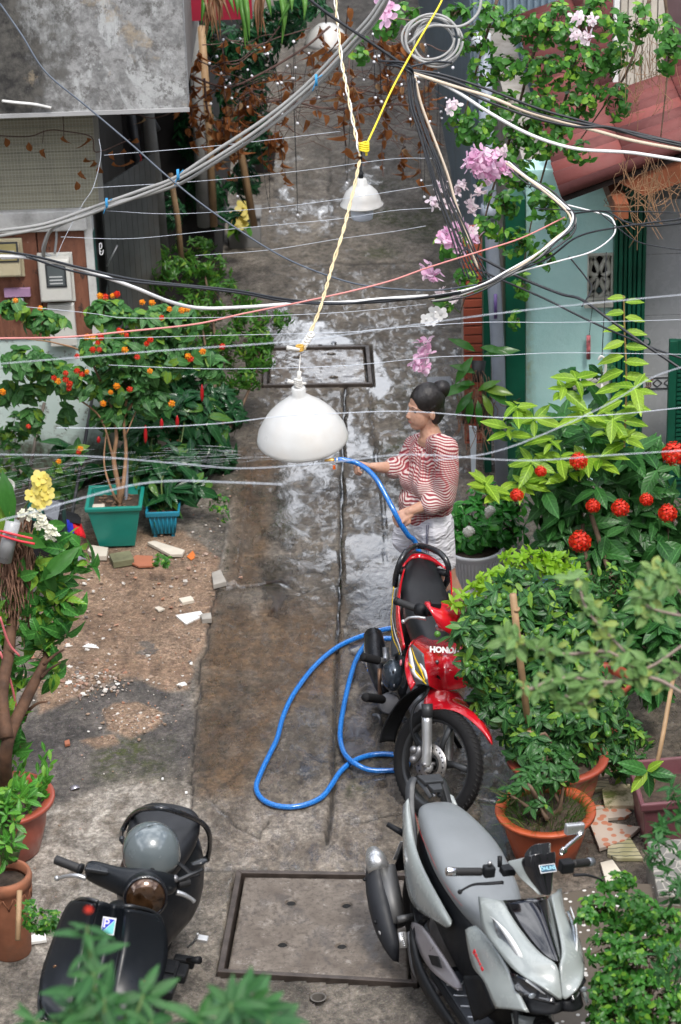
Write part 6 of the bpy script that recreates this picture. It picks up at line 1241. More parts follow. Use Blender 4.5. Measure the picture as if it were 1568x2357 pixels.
obj('lips', MB().ell(hp3(.0835, 0, -.072), (.006, .020, .0045), 12, 6, HM_), M('lip', (.36, .11, .09), .45), wmn)
obj('ring', MB().lathe([(.0098, -.003), (.0112, 0), (.0098, .003)], 12, wrL+(wp(640, 1500, YW-.21)-wrL)*.9), M('gold', (.7, .45, .15), .25, 1), wmn)
for an in (an1, an2): obj('sandal', MB().box(an+fw*.055+np.array([0, 0, -.083]), (.24, .09, .012), np.stack([fw, sd_, up], 1)), M('sandal_black', (.02, .02, .02), .7), wmn, bevel=.005)
# ---------------------------------------------------------------- hose
s = NT('blue_hose'); wv = s.t.nodes.new('ShaderNodeTexNoise'); wv.inputs['Scale'].default_value = 160; s.l(s.co(), wv.inputs['Vector']); s.set(color=s.mix(s.rng(wv.outputs['Fac'], .4, .62), (.0, .10, .42), (.03, .22, .62)), rough=.22, coat=.5); HOSE = s.m
zr = .017
path = [PY(771, 1060, YW-.02), PY(784, 1058, YW-.02), PY(800, 1060, YW-.02), PY(822, 1066, YW-.02), PY(846, 1081, YW-.05), PY(868, 1105, YW-.1), PY(889, 1142, YW-.16), PY(908, 1178, YW-.22), PY(922, 1205, YW-.23), PY(940, 1232, YW-.22), PY(962, 1262, YW-.2), np.array([.50, 11.62, .30]), np.array([.44, 11.5, .06]), G(975, 1440, zr), G(940, 1437, zr), G(905, 1445, zr), G(880, 1450, zr), G(850, 1459, zr), G(812, 1472, zr), G(770, 1494, zr), G(728, 1530, zr), G(695, 1570, zr), G(668, 1612, zr), G(650, 1655, zr), G(638, 1700, zr), G(620, 1738, zr), G(601, 1778, zr), G(590, 1812, zr), G(602, 1838, zr), G(630, 1853, zr), G(668, 1858, zr), G(708, 1851, zr), G(742, 1834, zr), G(764, 1806, zr), G(784, 1776, zr+.0), G(812, 1753, zr+.005), G(850, 1739, zr), G(890, 1736, zr), G(925, 1742, zr), G(940, 1758, zr), G(925, 1771, zr), G(890, 1774, zr), G(850, 1772, zr+.01), G(818, 1758, zr+.034), G(795, 1737, zr+.02), G(784, 1705, zr), G(785, 1665, zr), G(795, 1610, zr), G(808, 1555, zr), G(822, 1515, zr), G(842, 1485, zr), G(870, 1472, zr), G(905, 1470, zr), G(960, 1478, zr), G(1050, 1470, zr), G(1150, 1400, zr), G(1290, 1320, zr)]
ho = thing('garden_hose', 'blue garden hose looping over the wet lane from the hand of the woman', 'hose', G(700, 1700)); obj('hose', MB().tube(spl(path, 8), .0142, 12), HOSE, ho)
nz0 = path[0]; nzd = np.array([-1, .04, .03]); obj('nozzle', MB().tube([nz0-nzd*.005, nz0+nzd*.03, nz0+nzd*.034, nz0+nzd*.055], [.014, .013, .009, .007], 12), M('brass', (.55, .33, .10), .3, .9), ho); obj('hose_clamp', MB().tube([nz0-nzd*.018, nz0-nzd*.006], .019, 12), SIL, ho)
obj('valve_tab', MB().box(nz0+np.array([-.005, -.01, -.035]), (.014, .01, .02)), M('orange_plastic', (.7, .12, .01), .4), ho, smooth=False)
# water jet: thin fanning filaments of droplets
s = NT('spray_water'); s.set(color=(.75, .8, .85), rough=.1, alpha=.22); SPR = s.m
mb = MB(); tip = nz0+nzd*.06
for k in range(170):
    a = random.gauss(0, .035); e = random.gauss(-.012, .05); d0 = .05+1.9*random.random()**.8; ln = .05+.16*random.random(); P = []
    for t in (0, .5, 1):
        d = d0+ln*t; P.append(tip+np.array([-d, d*a*1.5, .02+d*(.10+e)-.085*d*d]))
    mb.tube(P, [.0004, .0011, .0003], 3, cap=False)
tag(obj('water_spray', mb, SPR), 'thin fanning jet of water drops from the hose nozzle', 'water spray', kind='stuff')
# ---------------------------------------------------------------- lamps
LW = M('lamp_enamel', (.50, .50, .485), .35, var=.04, coat=.2, dirt=.35, dcol=(.45, .38, .3)); CORDY = M('yellow_cord', (.58, .46, .27), .6); CORDW = M('white_cord', (.62, .6, .56), .5)
lp = np.array(PD(696, 1000, 10.55)); tl = Matrix.Rotation(math.radians(7), 3, 'X') @ Matrix.Rotation(math.radians(-2), 3, 'Y'); TM = np.array(tl)
l1 = thing('hanging_lamp', 'large white cone lamp shade hanging in the foreground above the wet lane', 'hanging lamp', lp)
prof = [(.197, -.024), (.201, -.018), (.198, -.006), (.191, .022), (.178, .045), (.165, .068), (.148, .093), (.112, .132), (.070, .166), (.040, .192), (.030, .203), (.030, .235), (.024, .238), (.001, .238)]
prof2 = [(r_*.97-.001, z-.006) for r_, z in prof[:10]]+[(.001, .185)]
obj('shade', MB().lathe(prof, 56, lp, TM), LW, l1); obj('shade_inside', MB().lathe(prof2, 48, lp, TM), LW, l1)
top1 = lp+TM@np.array([0, 0, .235])
obj('bulb', MB().ell(lp+TM@np.array([0, 0, .03]), (.04, .04, .055), 14, 10), M('bulb_glass', (.7, .7, .68), .2), l1)
kn = top1+np.array([0, 0, .02])
mb = MB(); 
for k in range(4): mb.tube([kn+np.array([.014*math.cos(a), .014*math.sin(a), -.012+.01*k+.004*math.sin(2*a)]) for a in np.linspace(0, 6.28, 12)], .006, 6)
mb.tube([kn, kn+np.array([-.045, 0, .012])], [.007, .010], 8).tube([kn, kn+np.array([.008, 0, .055])], [.008, .009], 8).tube([kn, kn+np.array([.035, 0, -.002])], .006, 8)
obj('cord_knot', mb, CORDW, l1)
def twist(pts, r, amp, n, mats, parent, nm, ph=0):
    P = spl(pts, n)
    for j, m_ in enumerate(mats):
        Q = []
        for i, p in enumerate(P):
            a = i*.9+j*math.pi+ph; Q.append(p+np.array([math.cos(a)*amp, math.sin(a)*amp, math.sin(a*.37)*amp*.6]))
        obj(nm, MB().tube(Q, r, 6), m_, parent)
D1 = 10.55
yc = thing('lamp_cord', 'knotted yellow cord carrying the large foreground lamp', 'cord', PD(760, 600, 10.9))
twist([PD(700, 805, D1+.05), PD(712, 770, D1+.08), PD(735, 715, 10.7), PD(752, 660, 10.8), PD(765, 610, 10.9), PD(788, 540, 11), PD(803, 480, 11.1), PD(818, 420, 11.2), PD(828, 370, 11.3)], .0042, .005, 8, [CORDY, CORDY], yc, 'strand')
twist([PD(829, 360, 11.3), PD(815, 290, 11.5), PD(800, 210, 11.7), PD(788, 150, 11.9), PD(778, 60, 12.1), PD(770, -20, 12.2)], .0042, .006, 8, [CORDW, CORDY], yc, 'strand', 1)
obj('strand', MB().tube([kn, PD(690, 840, D1+.02), PD(692, 812, D1+.04)], .002, 5), CORDW, yc)
mb = MB(); kk = PD(700, 795, D1+.05)
for k in range(6): c_ = PD(716-k*4, 770+k*6, D1+.06); mb.tube([c_+np.array([.012*math.cos(a), .012*math.sin(a), .006*math.sin(a)]) for a in np.linspace(0, 6.28, 10)], .006, 6)
mb.tube([PD(690, 805, D1), PD(660, 800, D1)], [.007, .011], 8); obj('tape_wrap', mb, CORDW, yc)
mb = MB()
for k in range(3): c_ = PD(690, 797+k*4, D1+.03); mb.tube([c_+np.array([.014*math.cos(a), .014*math.sin(a), 0]) for a in np.linspace(0, 6.28, 10)], .006, 6)
obj('yellow_knot', mb, M('ochre_tape', (.5, .28, .03), .5), yc)
l2c = np.array(PD(833, 470, 13.6)); l2 = thing('hanging_lamp', 'smaller white dome lamp with frosted cylinder glass hanging higher over the lane', 'hanging lamp', l2c)
obj('shade', MB().lathe([(.122, -.004), (.122, .002), (.112, .010), (.105, .04), (.088, .075), (.062, .10), (.042, .112), (.036, .116), (.030, .15), (.012, .155), (.001, .155)], 48, l2c), LW, l2, solid=.002)
FG = NT('frosted_glass'); FG.set(color=(.55, .60, .68), rough=.3); obj('glass', MB().lathe([(.062, .0), (.064, -.06), (.060, -.082), (.045, -.09), (.001, -.092)], 32, l2c), FG.m, l2); obj('socket', MB().tube([l2c+(0, 0, .15), l2c+(0, 0, .19)], .014, 10), BLKP, l2); obj('cable', MB().tube(spl([l2c+np.array([0, 0, .19]), PD(832, 370, 13.6), PD(830, 340, 13.5)]), .006, 8), BLKP, l2)
l3c = np.array(PD(752, 85, 17)); l3 = thing('hanging_lamp', 'pale lamp shade half hidden in the dry vine at the top', 'hanging lamp', l3c); obj('shade', MB().lathe([(.16, -.05), (.15, -.03), (.12, .04), (.06, .09), (.02, .1), (.001, .1)], 32, l3c), LW, l3, solid=.002); obj('cord', MB().tube([l3c+(0, 0, .1), l3c+(0, 0, 1.0)], .006, 6), BLKP, l3)
yr = thing('rope', 'bright yellow rope slanting up from the lamp cord knot', 'rope', PD(920, 180, 11.8)); YRP = M('yellow_rope', (.65, .52, .02), .5)
obj('strand', MB().tube(spl([PD(838, 345, 11.3), PD(866, 285, 11.5), PD(905, 200, 11.8), PD(960, 100, 12.1), PD(1010, 15, 12.3), PD(1025, -20, 12.4)]), .005, 8), YRP, yr)
mb = MB()
for k in range(4): c_ = PD(838, 330+k*5, 11.3); mb.tube([c_+np.array([.022*math.cos(a), .018*math.sin(a), .004*math.sin(a*2)]) for a in np.linspace(0, 6.28, 12)], .005, 6)
mb.tube([PD(842, 335, 11.3), PD(844, 358, 11.3)], .006, 6); obj('knot', mb, YRP, yr)
# ================================================================ PLANTS
BARK = M('bark', (.13, .085, .055), .85, var=.4, scale=20, bump=.8, bscale=60); TWIG = M('twig', (.10, .065, .04), .8); GSTEM = M('green_stem', (.10, .16, .04), .6); DRYSTEM = M('dry_stem', (.22, .13, .08), .8)
LF = {}
def lf(nm, mat, **k):
    if nm not in LF: LF[nm] = ([leafverts(**kk) for kk in [dict(k, droop=k.get('droop', .25)*f_, fold=k.get('fold', .18)*g_) for f_, g_ in ((.4, 1.2), (1, 1), (1.6, .7), (2.2, 1.3))]], [leafmesh('leaf', mat, **dict(k, droop=k.get('droop', .25)*f_, fold=k.get('fold', .18)*g_)) for f_, g_ in ((.4, 1.2), (1, 1), (1.6, .7), (2.2, 1.3))], mat)
    return LF[nm]
def randdir():
    v = rng.standard_normal(3); return v/np.linalg.norm(v)
def blobpt(b, shell=.45):
    x, y, rx, ry, Y = b[:5]; rd = b[5] if len(b) > 5 else None
    c = PY(x, y, Y); k = depth(c)/FPX; d = randdir(); rr = (shell+(1-shell)*random.random())**.5 if shell else random.random()**(1/3)
    ax = np.array([rx*k, (rd if rd else min(rx, ry)*k), ry*k*1.05]); return c+d*ax*rr, d, c
def rosette(p, t, n, s, el=.35, jit=.35, ph=None):
    t = t/np.linalg.norm(t); a = np.cross(t, [0, 0, 1.]) if abs(t[2]) < .95 else np.array([1., 0, 0]); a /= np.linalg.norm(a); b = np.cross(t, a); out = []; ph = random.random()*6.3 if ph is None else ph
    for k in range(n):
        th = ph+k*2.4+random.uniform(-.2, .2); e = el+random.uniform(-jit, jit); d = (math.cos(th)*a+math.sin(th)*b)*math.cos(e)+t*math.sin(e)
        out.append((p-t*s*.12*k*.6, frame_from(d, t+.3*randdir()+np.array([0, -.5, .5])), s*random.uniform(.5, 1.2)))
    return out
def make_leaves(root, X, kind, individual=0, name='leaf', lab=None):
    var, mes, mat = kind
    if individual:
        # the leaves that show largest and nearest become parts of their own
        X = sorted(X, key=lambda q_: depth(q_[0])/q_[2])
        for i, (p, m3, s) in enumerate(X[:individual]): inst(name, mes[random.randrange(4)], root, p, m3, s)
        X = X[individual:]
    if X: return leaves_joined('foliage', mat, root, X, var)
def branch_to(mb, a, b, r0, r1, wob=.04, n=5):
    a = np.array(a, float); b = np.array(b, float); m = (a+b)/2+rng.standard_normal(3)*wob; mb.tube(spl([a, m, b], 4), [r0, (r0+r1)/2, r1], n)
def bush(name, label, cat, base, blobs, ntips, lpt, kind, size, individual=0, el=.35, stems=None, rs_=(.012, .004), twr=.0022, upb=.5, shell=.4, bark=None, group=None, twigs=True, root=None, jit=.35, downb=0):
    t = root or thing(name, label, cat, base, group=group); X = []; w = sum(b[2]*b[3] for b in blobs); tw = MB(); st = MB()
    for bi, b in enumerate(blobs):
        n = max(2, int(ntips*b[2]*b[3]/w)); c = PY(b[0], b[1], b[4])
        if stems is not None and bi % max(1, len(blobs)//5) == 0:
            branch_to(st, stems, c, rs_[0], rs_[1], .06)
        for _ in range(n):
            p, d, c0 = blobpt(b, shell); tt = d*.7+np.array([0, -.15, upb-downb])+randdir()*.35; X += rosette(p, tt, lpt, size, el, jit)
            if twigs and random.random() < .5: tw.tube([p, p-(tt/np.linalg.norm(tt))*size*1.2, c0+(p-c0)*.35], [twr*.6, twr, twr*1.3], 3, cap=False)
    if st.v: obj('stem', st, bark or BARK, t)
    if tw.v: obj('twig', tw, TWIG, t, kind='stuff')
    make_leaves(t, X, kind, individual); return t
def instmesh(nm, mb, mat, smooth=True):
    me = bpy.data.meshes.new(nm); me.from_pydata(mb.v, [], mb.f); me.polygons.foreach_set('use_smooth', [smooth]*len(me.polygons)); me.materials.append(mat); return me
# ---- flower meshes
def ball_flower(r, n, pr, petals=4, spike=1.0):
    mb = MB()
    for k in range(n):
        z = 1-1.5*(k+.5)/n; th = k*2.4; s_ = math.sqrt(max(0, 1-z*z)); d = np.array([s_*math.cos(th), s_*math.sin(th), z]); p = d*r*(.65+.5*random.random()); F_ = frame_from(np.cross(d, randdir()), d)
        for j in range(petals):
            a = 2*math.pi*j/petals; u = F_[:, 0]*math.cos(a)+F_[:, 1]*math.sin(a); v = np.cross(d, u); mb.add([p, p+u*pr*.55+v*pr*.28+d*pr*.1, p+u*pr+d*pr*.05, p+u*pr*.55-v*pr*.28+d*pr*.1], [(0, 1, 2, 3)])
        mb.tube([d*r*.2, p], pr*.08, 3, cap=False)
    return mb
def emat(nm, c1, c2, rough=.5, tr=.25):
    s = NT(nm); r_ = s.t.nodes.new('ShaderNodeNewGeometry').outputs['Random Per Island']; c = s.mix(r_, c1, c2); s.set(color=c, rough=rough); t_ = s.n('BsdfTranslucent'); s.l(c, t_.inputs['Color']); mx = s.n('MixShader'); mx.inputs[0].default_value = tr; s.l(s.b.outputs[0], mx.inputs[1]); s.l(t_.outputs[0], mx.inputs[2]); s.l(mx.outputs[0], s.o.inputs['Surface']); return s.m
IXR = instmesh('flower', ball_flower(.042, 42, .026), emat('ixora_red', (.62, .008, .006), (.80, .05, .01))); IXW = instmesh('flower', ball_flower(.030, 70, .015), emat('ixora_white', (.75, .75, .68), (.85, .85, .82)))
LAR = instmesh('flower', ball_flower(.012, 13, .014, 4), emat('lantana_red', (.60, .01, .005), (.75, .06, .01))); LAO = instmesh('flower', ball_flower(.012, 13, .015, 4), emat('lantana_orange', (.85, .22, .01), (.9, .45, .02)))
def bract(nm, mat, s_=.036):
    mb = MB()
    for k in range(7):
        c0 = randdir()*np.array([.9, .9, .7])*s_*.9; F_ = frame_from(randdir(), c0+np.array([0, -.5, .8]))
        for j in range(3):
            a = 2.1*j; u = F_[:, 0]*math.cos(a)+F_[:, 1]*math.sin(a); v = np.cross(F_[:, 2], u); n_ = F_[:, 2]; o = c0
            P = [o, o+u*s_*.5+v*s_*.42+n_*s_*.25, o+u*s_*1.0+v*s_*.3+n_*s_*.35, o+u*s_*1.2+n_*s_*.3, o+u*s_*1.0-v*s_*.3+n_*s_*.35, o+u*s_*.5-v*s_*.42+n_*s_*.25]; mb.add(P, [(0, 1, 2, 3), (0, 3, 4, 5)])
    return instmesh(nm, mb, mat)
BGP = bract('flower', emat('bract_pink', (.82, .42, .66), (.90, .72, .84), tr=.4)); BGW = bract('flower', emat('bract_white', (.80, .74, .72), (.85, .70, .78), tr=.4), .026)
# ================= leaf kinds
K_LAN = lf('lantana', leafmat('lantana_leaf', (.035, .12, .035), (.085, .24, .06), (.22, .38, .04)), Lg=1, Wd=.62, heart=1, droop=.35)
K_IX = lf('ixora', leafmat('ixora_leaf', (.018, .085, .022), (.055, .19, .04), None, obj_random=True, rough=.3), Lg=1, Wd=.42, droop=.25)
K_IXY = lf('ixora_young', leafmat('ixora_young_leaf', (.16, .34, .02), (.34, .52, .05), None, obj_random=True, rough=.35, transl=.45), Lg=1, Wd=.42, droop=.2)
K_KUM = lf('kumquat', leafmat('kumquat_leaf', (.018, .075, .025), (.06, .185, .04), (.26, .46, .05), rough=.24, limefrac=.82), Lg=1, Wd=.42, droop=.3)
K_WH = lf('white_ixora', leafmat('white_ixora_leaf', (.015, .10, .015), (.045, .24, .03), (.10, .36, .04), obj_random=True, rough=.2), Lg=1, Wd=.5, blunt=1, droop=.35)
K_BOU = lf('bougainvillea', leafmat('bougainvillea_leaf', (.03, .12, .02), (.09, .28, .04), (.24, .46, .05), veins=False, limefrac=.78), Lg=1, Wd=.72, droop=.4)
K_FERN = lf('curry', leafmat('curry_leaf', (.03, .12, .02), (.10, .26, .03), (.20, .34, .04), veins=False, limefrac=.9), Lg=1, Wd=.36, droop=.3)
K_POT = lf('pothos', leafmat('pothos_leaf', (.015, .085, .03), (.04, .15, .04), (.16, .30, .06), obj_random=True, rough=.18, spot=(.20, .32, .10)), Lg=1, Wd=.72, heart=1, droop=.45)
K_GLO = lf('glossy', leafmat('glossy_dark_leaf', (.010, .055, .022), (.03, .12, .035), (.10, .22, .03), obj_random=True, rough=.14), Lg=1, Wd=.46, droop=.5)
K_CLE = lf('clerodendrum', leafmat('clerodendrum_leaf', (.03, .14, .03), (.09, .30, .05), (.26, .44, .05), obj_random=True, rough=.3), Lg=1, Wd=.56, droop=.45, fold=.3)
K_ZZ = lf('zz', leafmat('upright_leaf', (.04, .17, .02), (.10, .32, .04), (.2, .42, .05), obj_random=True, rough=.22), Lg=1, Wd=.34, droop=.1, blunt=1)
K_ORC = lf('orchid', leafmat('orchid_leaf', (.03, .13, .02), (.07, .22, .04), (.18, .30, .04), obj_random=True, rough=.22, veins=False), Lg=1, Wd=.34, blunt=1, droop=.45, fold=.3)
K_PAL = lf('pale', leafmat('pale_leaf', (.09, .19, .05), (.17, .29, .09), (.30, .36, .08), obj_random=True, rough=.4), Lg=1, Wd=.5, blunt=1, droop=.2)
K_FG = lf('foreground', leafmat('foreground_leaf', (.018, .085, .025), (.05, .17, .04), None, obj_random=True, rough=.4), Lg=1, Wd=.34, droop=.25)
K_SM = lf('small', leafmat('small_leaf', (.03, .14, .02), (.08, .27, .035), (.2, .42, .04), veins=False, rough=.35), Lg=1, Wd=.58, droop=.2)
K_DRY = lf('dry', leafmat('dry_leaf', (.20, .07, .022), (.46, .18, .06), (.46, .30, .16), veins=False, rough=.8, limefrac=.7), Lg=1, Wd=.62, droop=.9, fold=.9, wav=.05)
# ================= left: lantana
def pixpot(name, label, cat, pts, mat, rimh=.02): pass
tb = thing('planter', 'square teal plastic planter with lantana trunk at the edge of the sandy patch', 'planter', G(270, 1262)); TP = M('teal_plastic', (.010, .22, .175), .4, var=.1, dirt=.15, dcol=(.03, .12, .1))
cb = G(270, 1262); zt_ = .30; wtop = .158; wbot = .108; cyb = cb+np.array([0, wbot, 0])
def quadring(c, w, z): return [c+np.array([sx_*w, sy_*w, z]) for sx_, sy_ in ((-1, -1), (1, -1), (1, 1), (-1, 1))]
mb = MB(); rg = [quadring(cyb, w, z) for w, z in ((wbot, 0.01), (wbot*1.25, zt_*.5), (wtop, zt_-.03), (wtop+.012, zt_-.028), (wtop+.016, zt_), (wtop-.008, zt_+.002), (wtop-.014, zt_-.03), (wtop-.03, zt_-.08))]
mb.add([p for r_ in rg for p in r_], [(i*4+j, i*4+(j+1) % 4, (i+1)*4+(j+1) % 4, (i+1)*4+j) for i in range(len(rg)-1) for j in range(4)]+[(0, 1, 2, 3)])
obj('body', mb, TP, tb, smooth=False, bevel=.008); SOIL = M('soil', (.055, .038, .026), .95, var=.5, scale=30, bump=1, bscale=90)
obj('soil', MB().add(quadring(cyb, wtop-.022, zt_-.055), [(0, 1, 2, 3)]), SOIL, tb)
mb = MB()
for k in range(60): p = cyb+np.array([random.uniform(-.12, .12), random.uniform(-.12, .12), zt_-.048]); mb.ell(p, (random.uniform(.006, .016), random.uniform(.004, .012), .006), 6, 4)
obj('mulch', mb, M('mulch', (.16, .10, .065), .9, var=.6, scale=50), tb, kind='stuff', smooth=False)
tag(obj('stone', MB().box(cyb+np.array([-.095, -.09, zt_-.03]), (.075, .05, .03)), CS, smooth=False, bevel=.008), 'cream stone lying on the soil inside the teal planter', 'stone')
bp = thing('planter', 'smaller blue ribbed plastic planter beside the teal planter', 'planter', G(378, 1236)); BPm = M('blue_plastic', (.012, .20, .30), .4, var=.1, dirt=.2, dcol=(.03, .1, .12)); c2 = G(378, 1240)+np.array([0, .09, 0])
mb = MB(); rg = [quadring(c2, w, z) for w, z in ((.07, .02), (.088, .15), (.104, .15), (.106, .185), (.092, .187), (.086, .15))]
mb.add([p for r_ in rg for p in r_], [(i*4+j, i*4+(j+1) % 4, (i+1)*4+(j+1) % 4, (i+1)*4+j) for i in range(len(rg)-1) for j in range(4)]+[(0, 1, 2, 3)]); obj('body', mb, BPm, bp, smooth=False, bevel=.01)
for k in range(7): x = -.066+k*.022; obj('rib', MB().tube([c2+np.array([x, -.072, .03]), c2+np.array([x*1.22, -.089, .148])], .007, 6), BPm, bp)
for sx_ in (-1, 1): obj('foot', MB().box(c2+np.array([sx_*.055, -.05, .01]), (.02, .02, .024)), BPm, bp, smooth=False)
obj('soil', MB().add(quadring(c2, .084, .155), [(0, 1, 2, 3)]), SOIL, bp)
lb_ = cyb+np.array([.02, .0, zt_-.05]); YLn = 13.45
lan = thing('lantana_bush', 'tall lantana bush with red and orange flower heads growing from the teal planter', 'bush', lb_)
tr = MB()
for (pts, r0) in (([lb_, PY(275, 1130, 13.3), PY(262, 1060, 13.35), PY(268, 1000, 13.4), PY(255, 930, 13.45)], .020), ([lb_, PY(283, 1120, 13.3), PY(290, 1040, 13.4), PY(285, 960, 13.45), PY(300, 880, 13.5)], .016), ([lb_, PY(262, 1140, 13.25), PY(240, 1070, 13.3), PY(245, 990, 13.4)], .010), ([PY(262, 1060, 13.35), PY(230, 960, 13.4), PY(160, 900, 13.4), PY(150, 840, 13.4)], .008), ([PY(285, 960, 13.45), PY(350, 860, 13.5), PY(400, 780, 13.5)], .009), ([PY(255, 930, 13.45), PY(200, 820, 13.45), PY(130, 790, 13.4), PY(60, 780, 13.4)], .008), ([PY(290, 1000, 13.4), PY(330, 920, 13.5), PY(380, 920, 13.5)], .005)):
    tr.tube(spl(pts, 6), [r0, r0*.8, r0*.6, r0*.4], 7)
obj('trunk', tr, M('lantana_bark', (.26, .15, .08), .8, var=.35, scale=15, bump=.6), lan)
LB = [(250, 720, 55, 35, YLn), (340, 740, 70, 45, YLn), (420, 740, 50, 40, YLn), (310, 800, 90, 45, YLn), (230, 800, 60, 40, YLn-.1), (400, 820, 60, 45, YLn), (180, 880, 60, 40, YLn-.15), (280, 880, 70, 45, YLn), (350, 850, 60, 40, YLn), (460, 820, 35, 28, YLn), (490, 850, 30, 30, YLn), (260, 960, 50, 40, YLn), (60, 830, 60, 35, YLn-.1), (110, 850, 50, 40, YLn), (30, 710, 40, 22, YLn), (110, 740, 60, 25, YLn), (20, 900, 40, 30, YLn), (70, 900, 45, 30, YLn), (350, 920, 45, 35, YLn), (150, 955, 20, 22, YLn), (130, 1065, 12, 12, YLn), (180, 1035, 22, 14, YLn), (70, 960, 30, 30, YLn)]
bush('lantana_bush', '', '', lb_, LB, 430, 7, K_LAN, .070, individual=280, root=lan, el=.0, shell=.35)
FL = [(461, 185, 1), (519, 183, 1), (655, 213, 1), (700, 215, 1), (780, 245, 1), (838, 250, 1), (864, 245, 1), (560, 350, 1), (548, 342, 0), (583, 365, 0), (400, 373, 1), (425, 373, 1), (465, 373, 0), (450, 400, 0), (427, 432, 0), (457, 432, 0), (575, 433, 1), (693, 387, 0), (676, 405, 0), (632, 466, 0), (690, 530, 1), (302, 540, 0), (355, 530, 0), (378, 546, 0), (400, 534, 1), (248, 562, 0), (267, 577, 1), (302, 570, 0), (320, 590, 0), (318, 612, 0), (538, 600, 1), (510, 628, 1), (597, 614, 0), (866, 462, 1), (878, 475, 0), (933, 440, 1), (1023, 418, 0), (790, 680, 1), (370, 888, 1), (362, 903, 0), (270, 946, 1), (12, 626, 1), (72, 205, 1), (185, 240, 1), (355, 462, 0), (475, 680, 1), (485, 190, 0), (540, 176, 0), (745, 284, 0), (130, 785, 0)]
for a_, b_, o_ in FL: inst('flower', LAO if o_ else LAR, lan, PY(a_/2, 589+b_/2, YLn-.30), frame_from(randdir()*np.array([1, 1, .2]), (0, -.6, .8)), random.uniform(.9, 1.25))
# chilli-like glossy plant in the blue planter with red flower spikes
gl_ = bush('glossy_shrub', 'dark glossy leaved shrub with red spikes rising from the blue planter', 'shrub', c2+np.array([0, 0, .15]), [(350, 1000, 55, 50, 13.7), (420, 980, 60, 45, 13.9), (470, 960, 50, 40, 14.0), (400, 1060, 60, 45, 13.6), (350, 1100, 50, 45, 13.5), (440, 1110, 40, 35, 13.5), (380, 1150, 40, 30, 13.4), (480, 1010, 40, 40, 14), (430, 930, 60, 30, 14)], 95, 5, K_GLO, .125, individual=260, stems=c2+np.array([0, 0, .15]), el=.2, rs_=(.008, .004), bark=GSTEM, shell=.2)
SPK = M('red_spike', (.42, .008, .012), .4)
for a_, b_, l_ in ((465, 905, 20), (372, 975, 12), (408, 970, 14), (335, 1000, 22), (227, 1012, 8)): obj('flower_spike', MB().tube(spl([PY(a_, b_-l_, 13.4), PY(a_, b_, 13.4), PY(a_, b_+l_*.9, 13.4)], 3), [.003, .011, .012, .006], 7), SPK, gl_)
bush('leafy_shrub', 'leafy green shrub at the foot of the mint wall by the left edge', 'shrub', PY(60, 1120, 13.9), [(40, 990, 60, 40, 13.8), (30, 1070, 50, 50, 13.8), (130, 1120, 50, 40, 13.7)], 60, 6, K_LAN, .06, downb=.2)
bush('pothos', 'large leaved variegated pothos on the foot of the left wall behind the broom', 'climbing plant', PY(200, 1150, 14.2), [(170, 1110, 40, 30, 14.1), (215, 1100, 35, 30, 14.1), (180, 1180, 50, 35, 13.9), (220, 1210, 30, 30, 13.7), (150, 1040, 20, 20, 14.2), (330, 1060, 30, 30, 14)], 26, 3, K_POT, .17, individual=110, el=.2)
bush('curry_leaf_tree', 'feathery green shrub leaning over the left side of the lane beyond the lantana', 'shrub', PY(480, 960, 15.2), [(470, 620, 70, 40, 15.6), (400, 640, 60, 50, 15.4), (520, 690, 70, 55, 15.3), (460, 720, 60, 60, 15.2), (580, 740, 50, 45, 15.1), (540, 800, 70, 55, 15.0), (600, 830, 40, 45, 14.9), (560, 880, 50, 35, 14.8), (480, 800, 50, 60, 15.2), (350, 600, 50, 40, 15.8), (340, 660, 40, 40, 15.6), (440, 570, 60, 25, 15.9), (500, 900, 50, 40, 15), (600, 790, 35, 40, 15), (650, 740, 28, 30, 15)], 620, 9, K_FERN, .045, stems=G(470, 1050, .1), rs_=(.02, .006), downb=.7, el=.15, shell=.3)
bush('dark_creeper', 'dark green creeper filling the gap behind the lantana and the red spikes', 'shrub', PY(420, 900, 14.6), [(420, 850, 90, 60, 14.8), (500, 940, 50, 50, 14.7), (350, 950, 80, 60, 14.4), (300, 1060, 60, 50, 14.2), (470, 1040, 50, 50, 14.4), (540, 960, 25, 40, 14.6), (260, 880, 60, 50, 14.2), (380, 800, 60, 50, 14.3), (300, 960, 60, 50, 14.2), (500, 1050, 40, 50, 14.3)], 440, 6, K_GLO, .08, individual=0, downb=.4)
cpt = G(430, 1125); lathe_pot('flower_pot', 'round terracotta pot half hidden behind the glossy shrub', 'flower pot', cpt+np.array([-.02, .3, 0]), .13, .26, TERRA)
# left pots and foreground plants
RPOT = M('red_glazed_pot', (.34, .07, .04), .35, var=.15, dirt=.2, dcol=(.15, .05, .04), coat=.2)
c3 = PY(0, 1855, 9.55)
def rimpot(name, label, c, r, h, mat):
    return lathe_pot(name, label, 'flower pot', c, r, h, mat, prof=[(r*.55, 0), (r*.62, .01), (r*.78, h*.5), (r*.84, h*.86), (r*.85, h*.90), (r, h*.93), (r*1.005, h*.985), (r*.99, h), (r*.82, h*.985), (r*.80, h*.9), (r*.78, h*.8)], soilz=.88)
def potc(x, y, h, zg=0): return G(x, y, h+zg)-np.array([0, 0, h+zg])
pc3 = potc(8, 1835, .30); rimpot('flower_pot', 'wide red bonsai pot with broad rim at the left picture edge', pc3, .245, .30, RPOT)
zz_ = thing('upright_plant', 'bright green upright leafy plant filling the wide red pot', 'potted plant', pc3+(0, 0, .26)); X = []
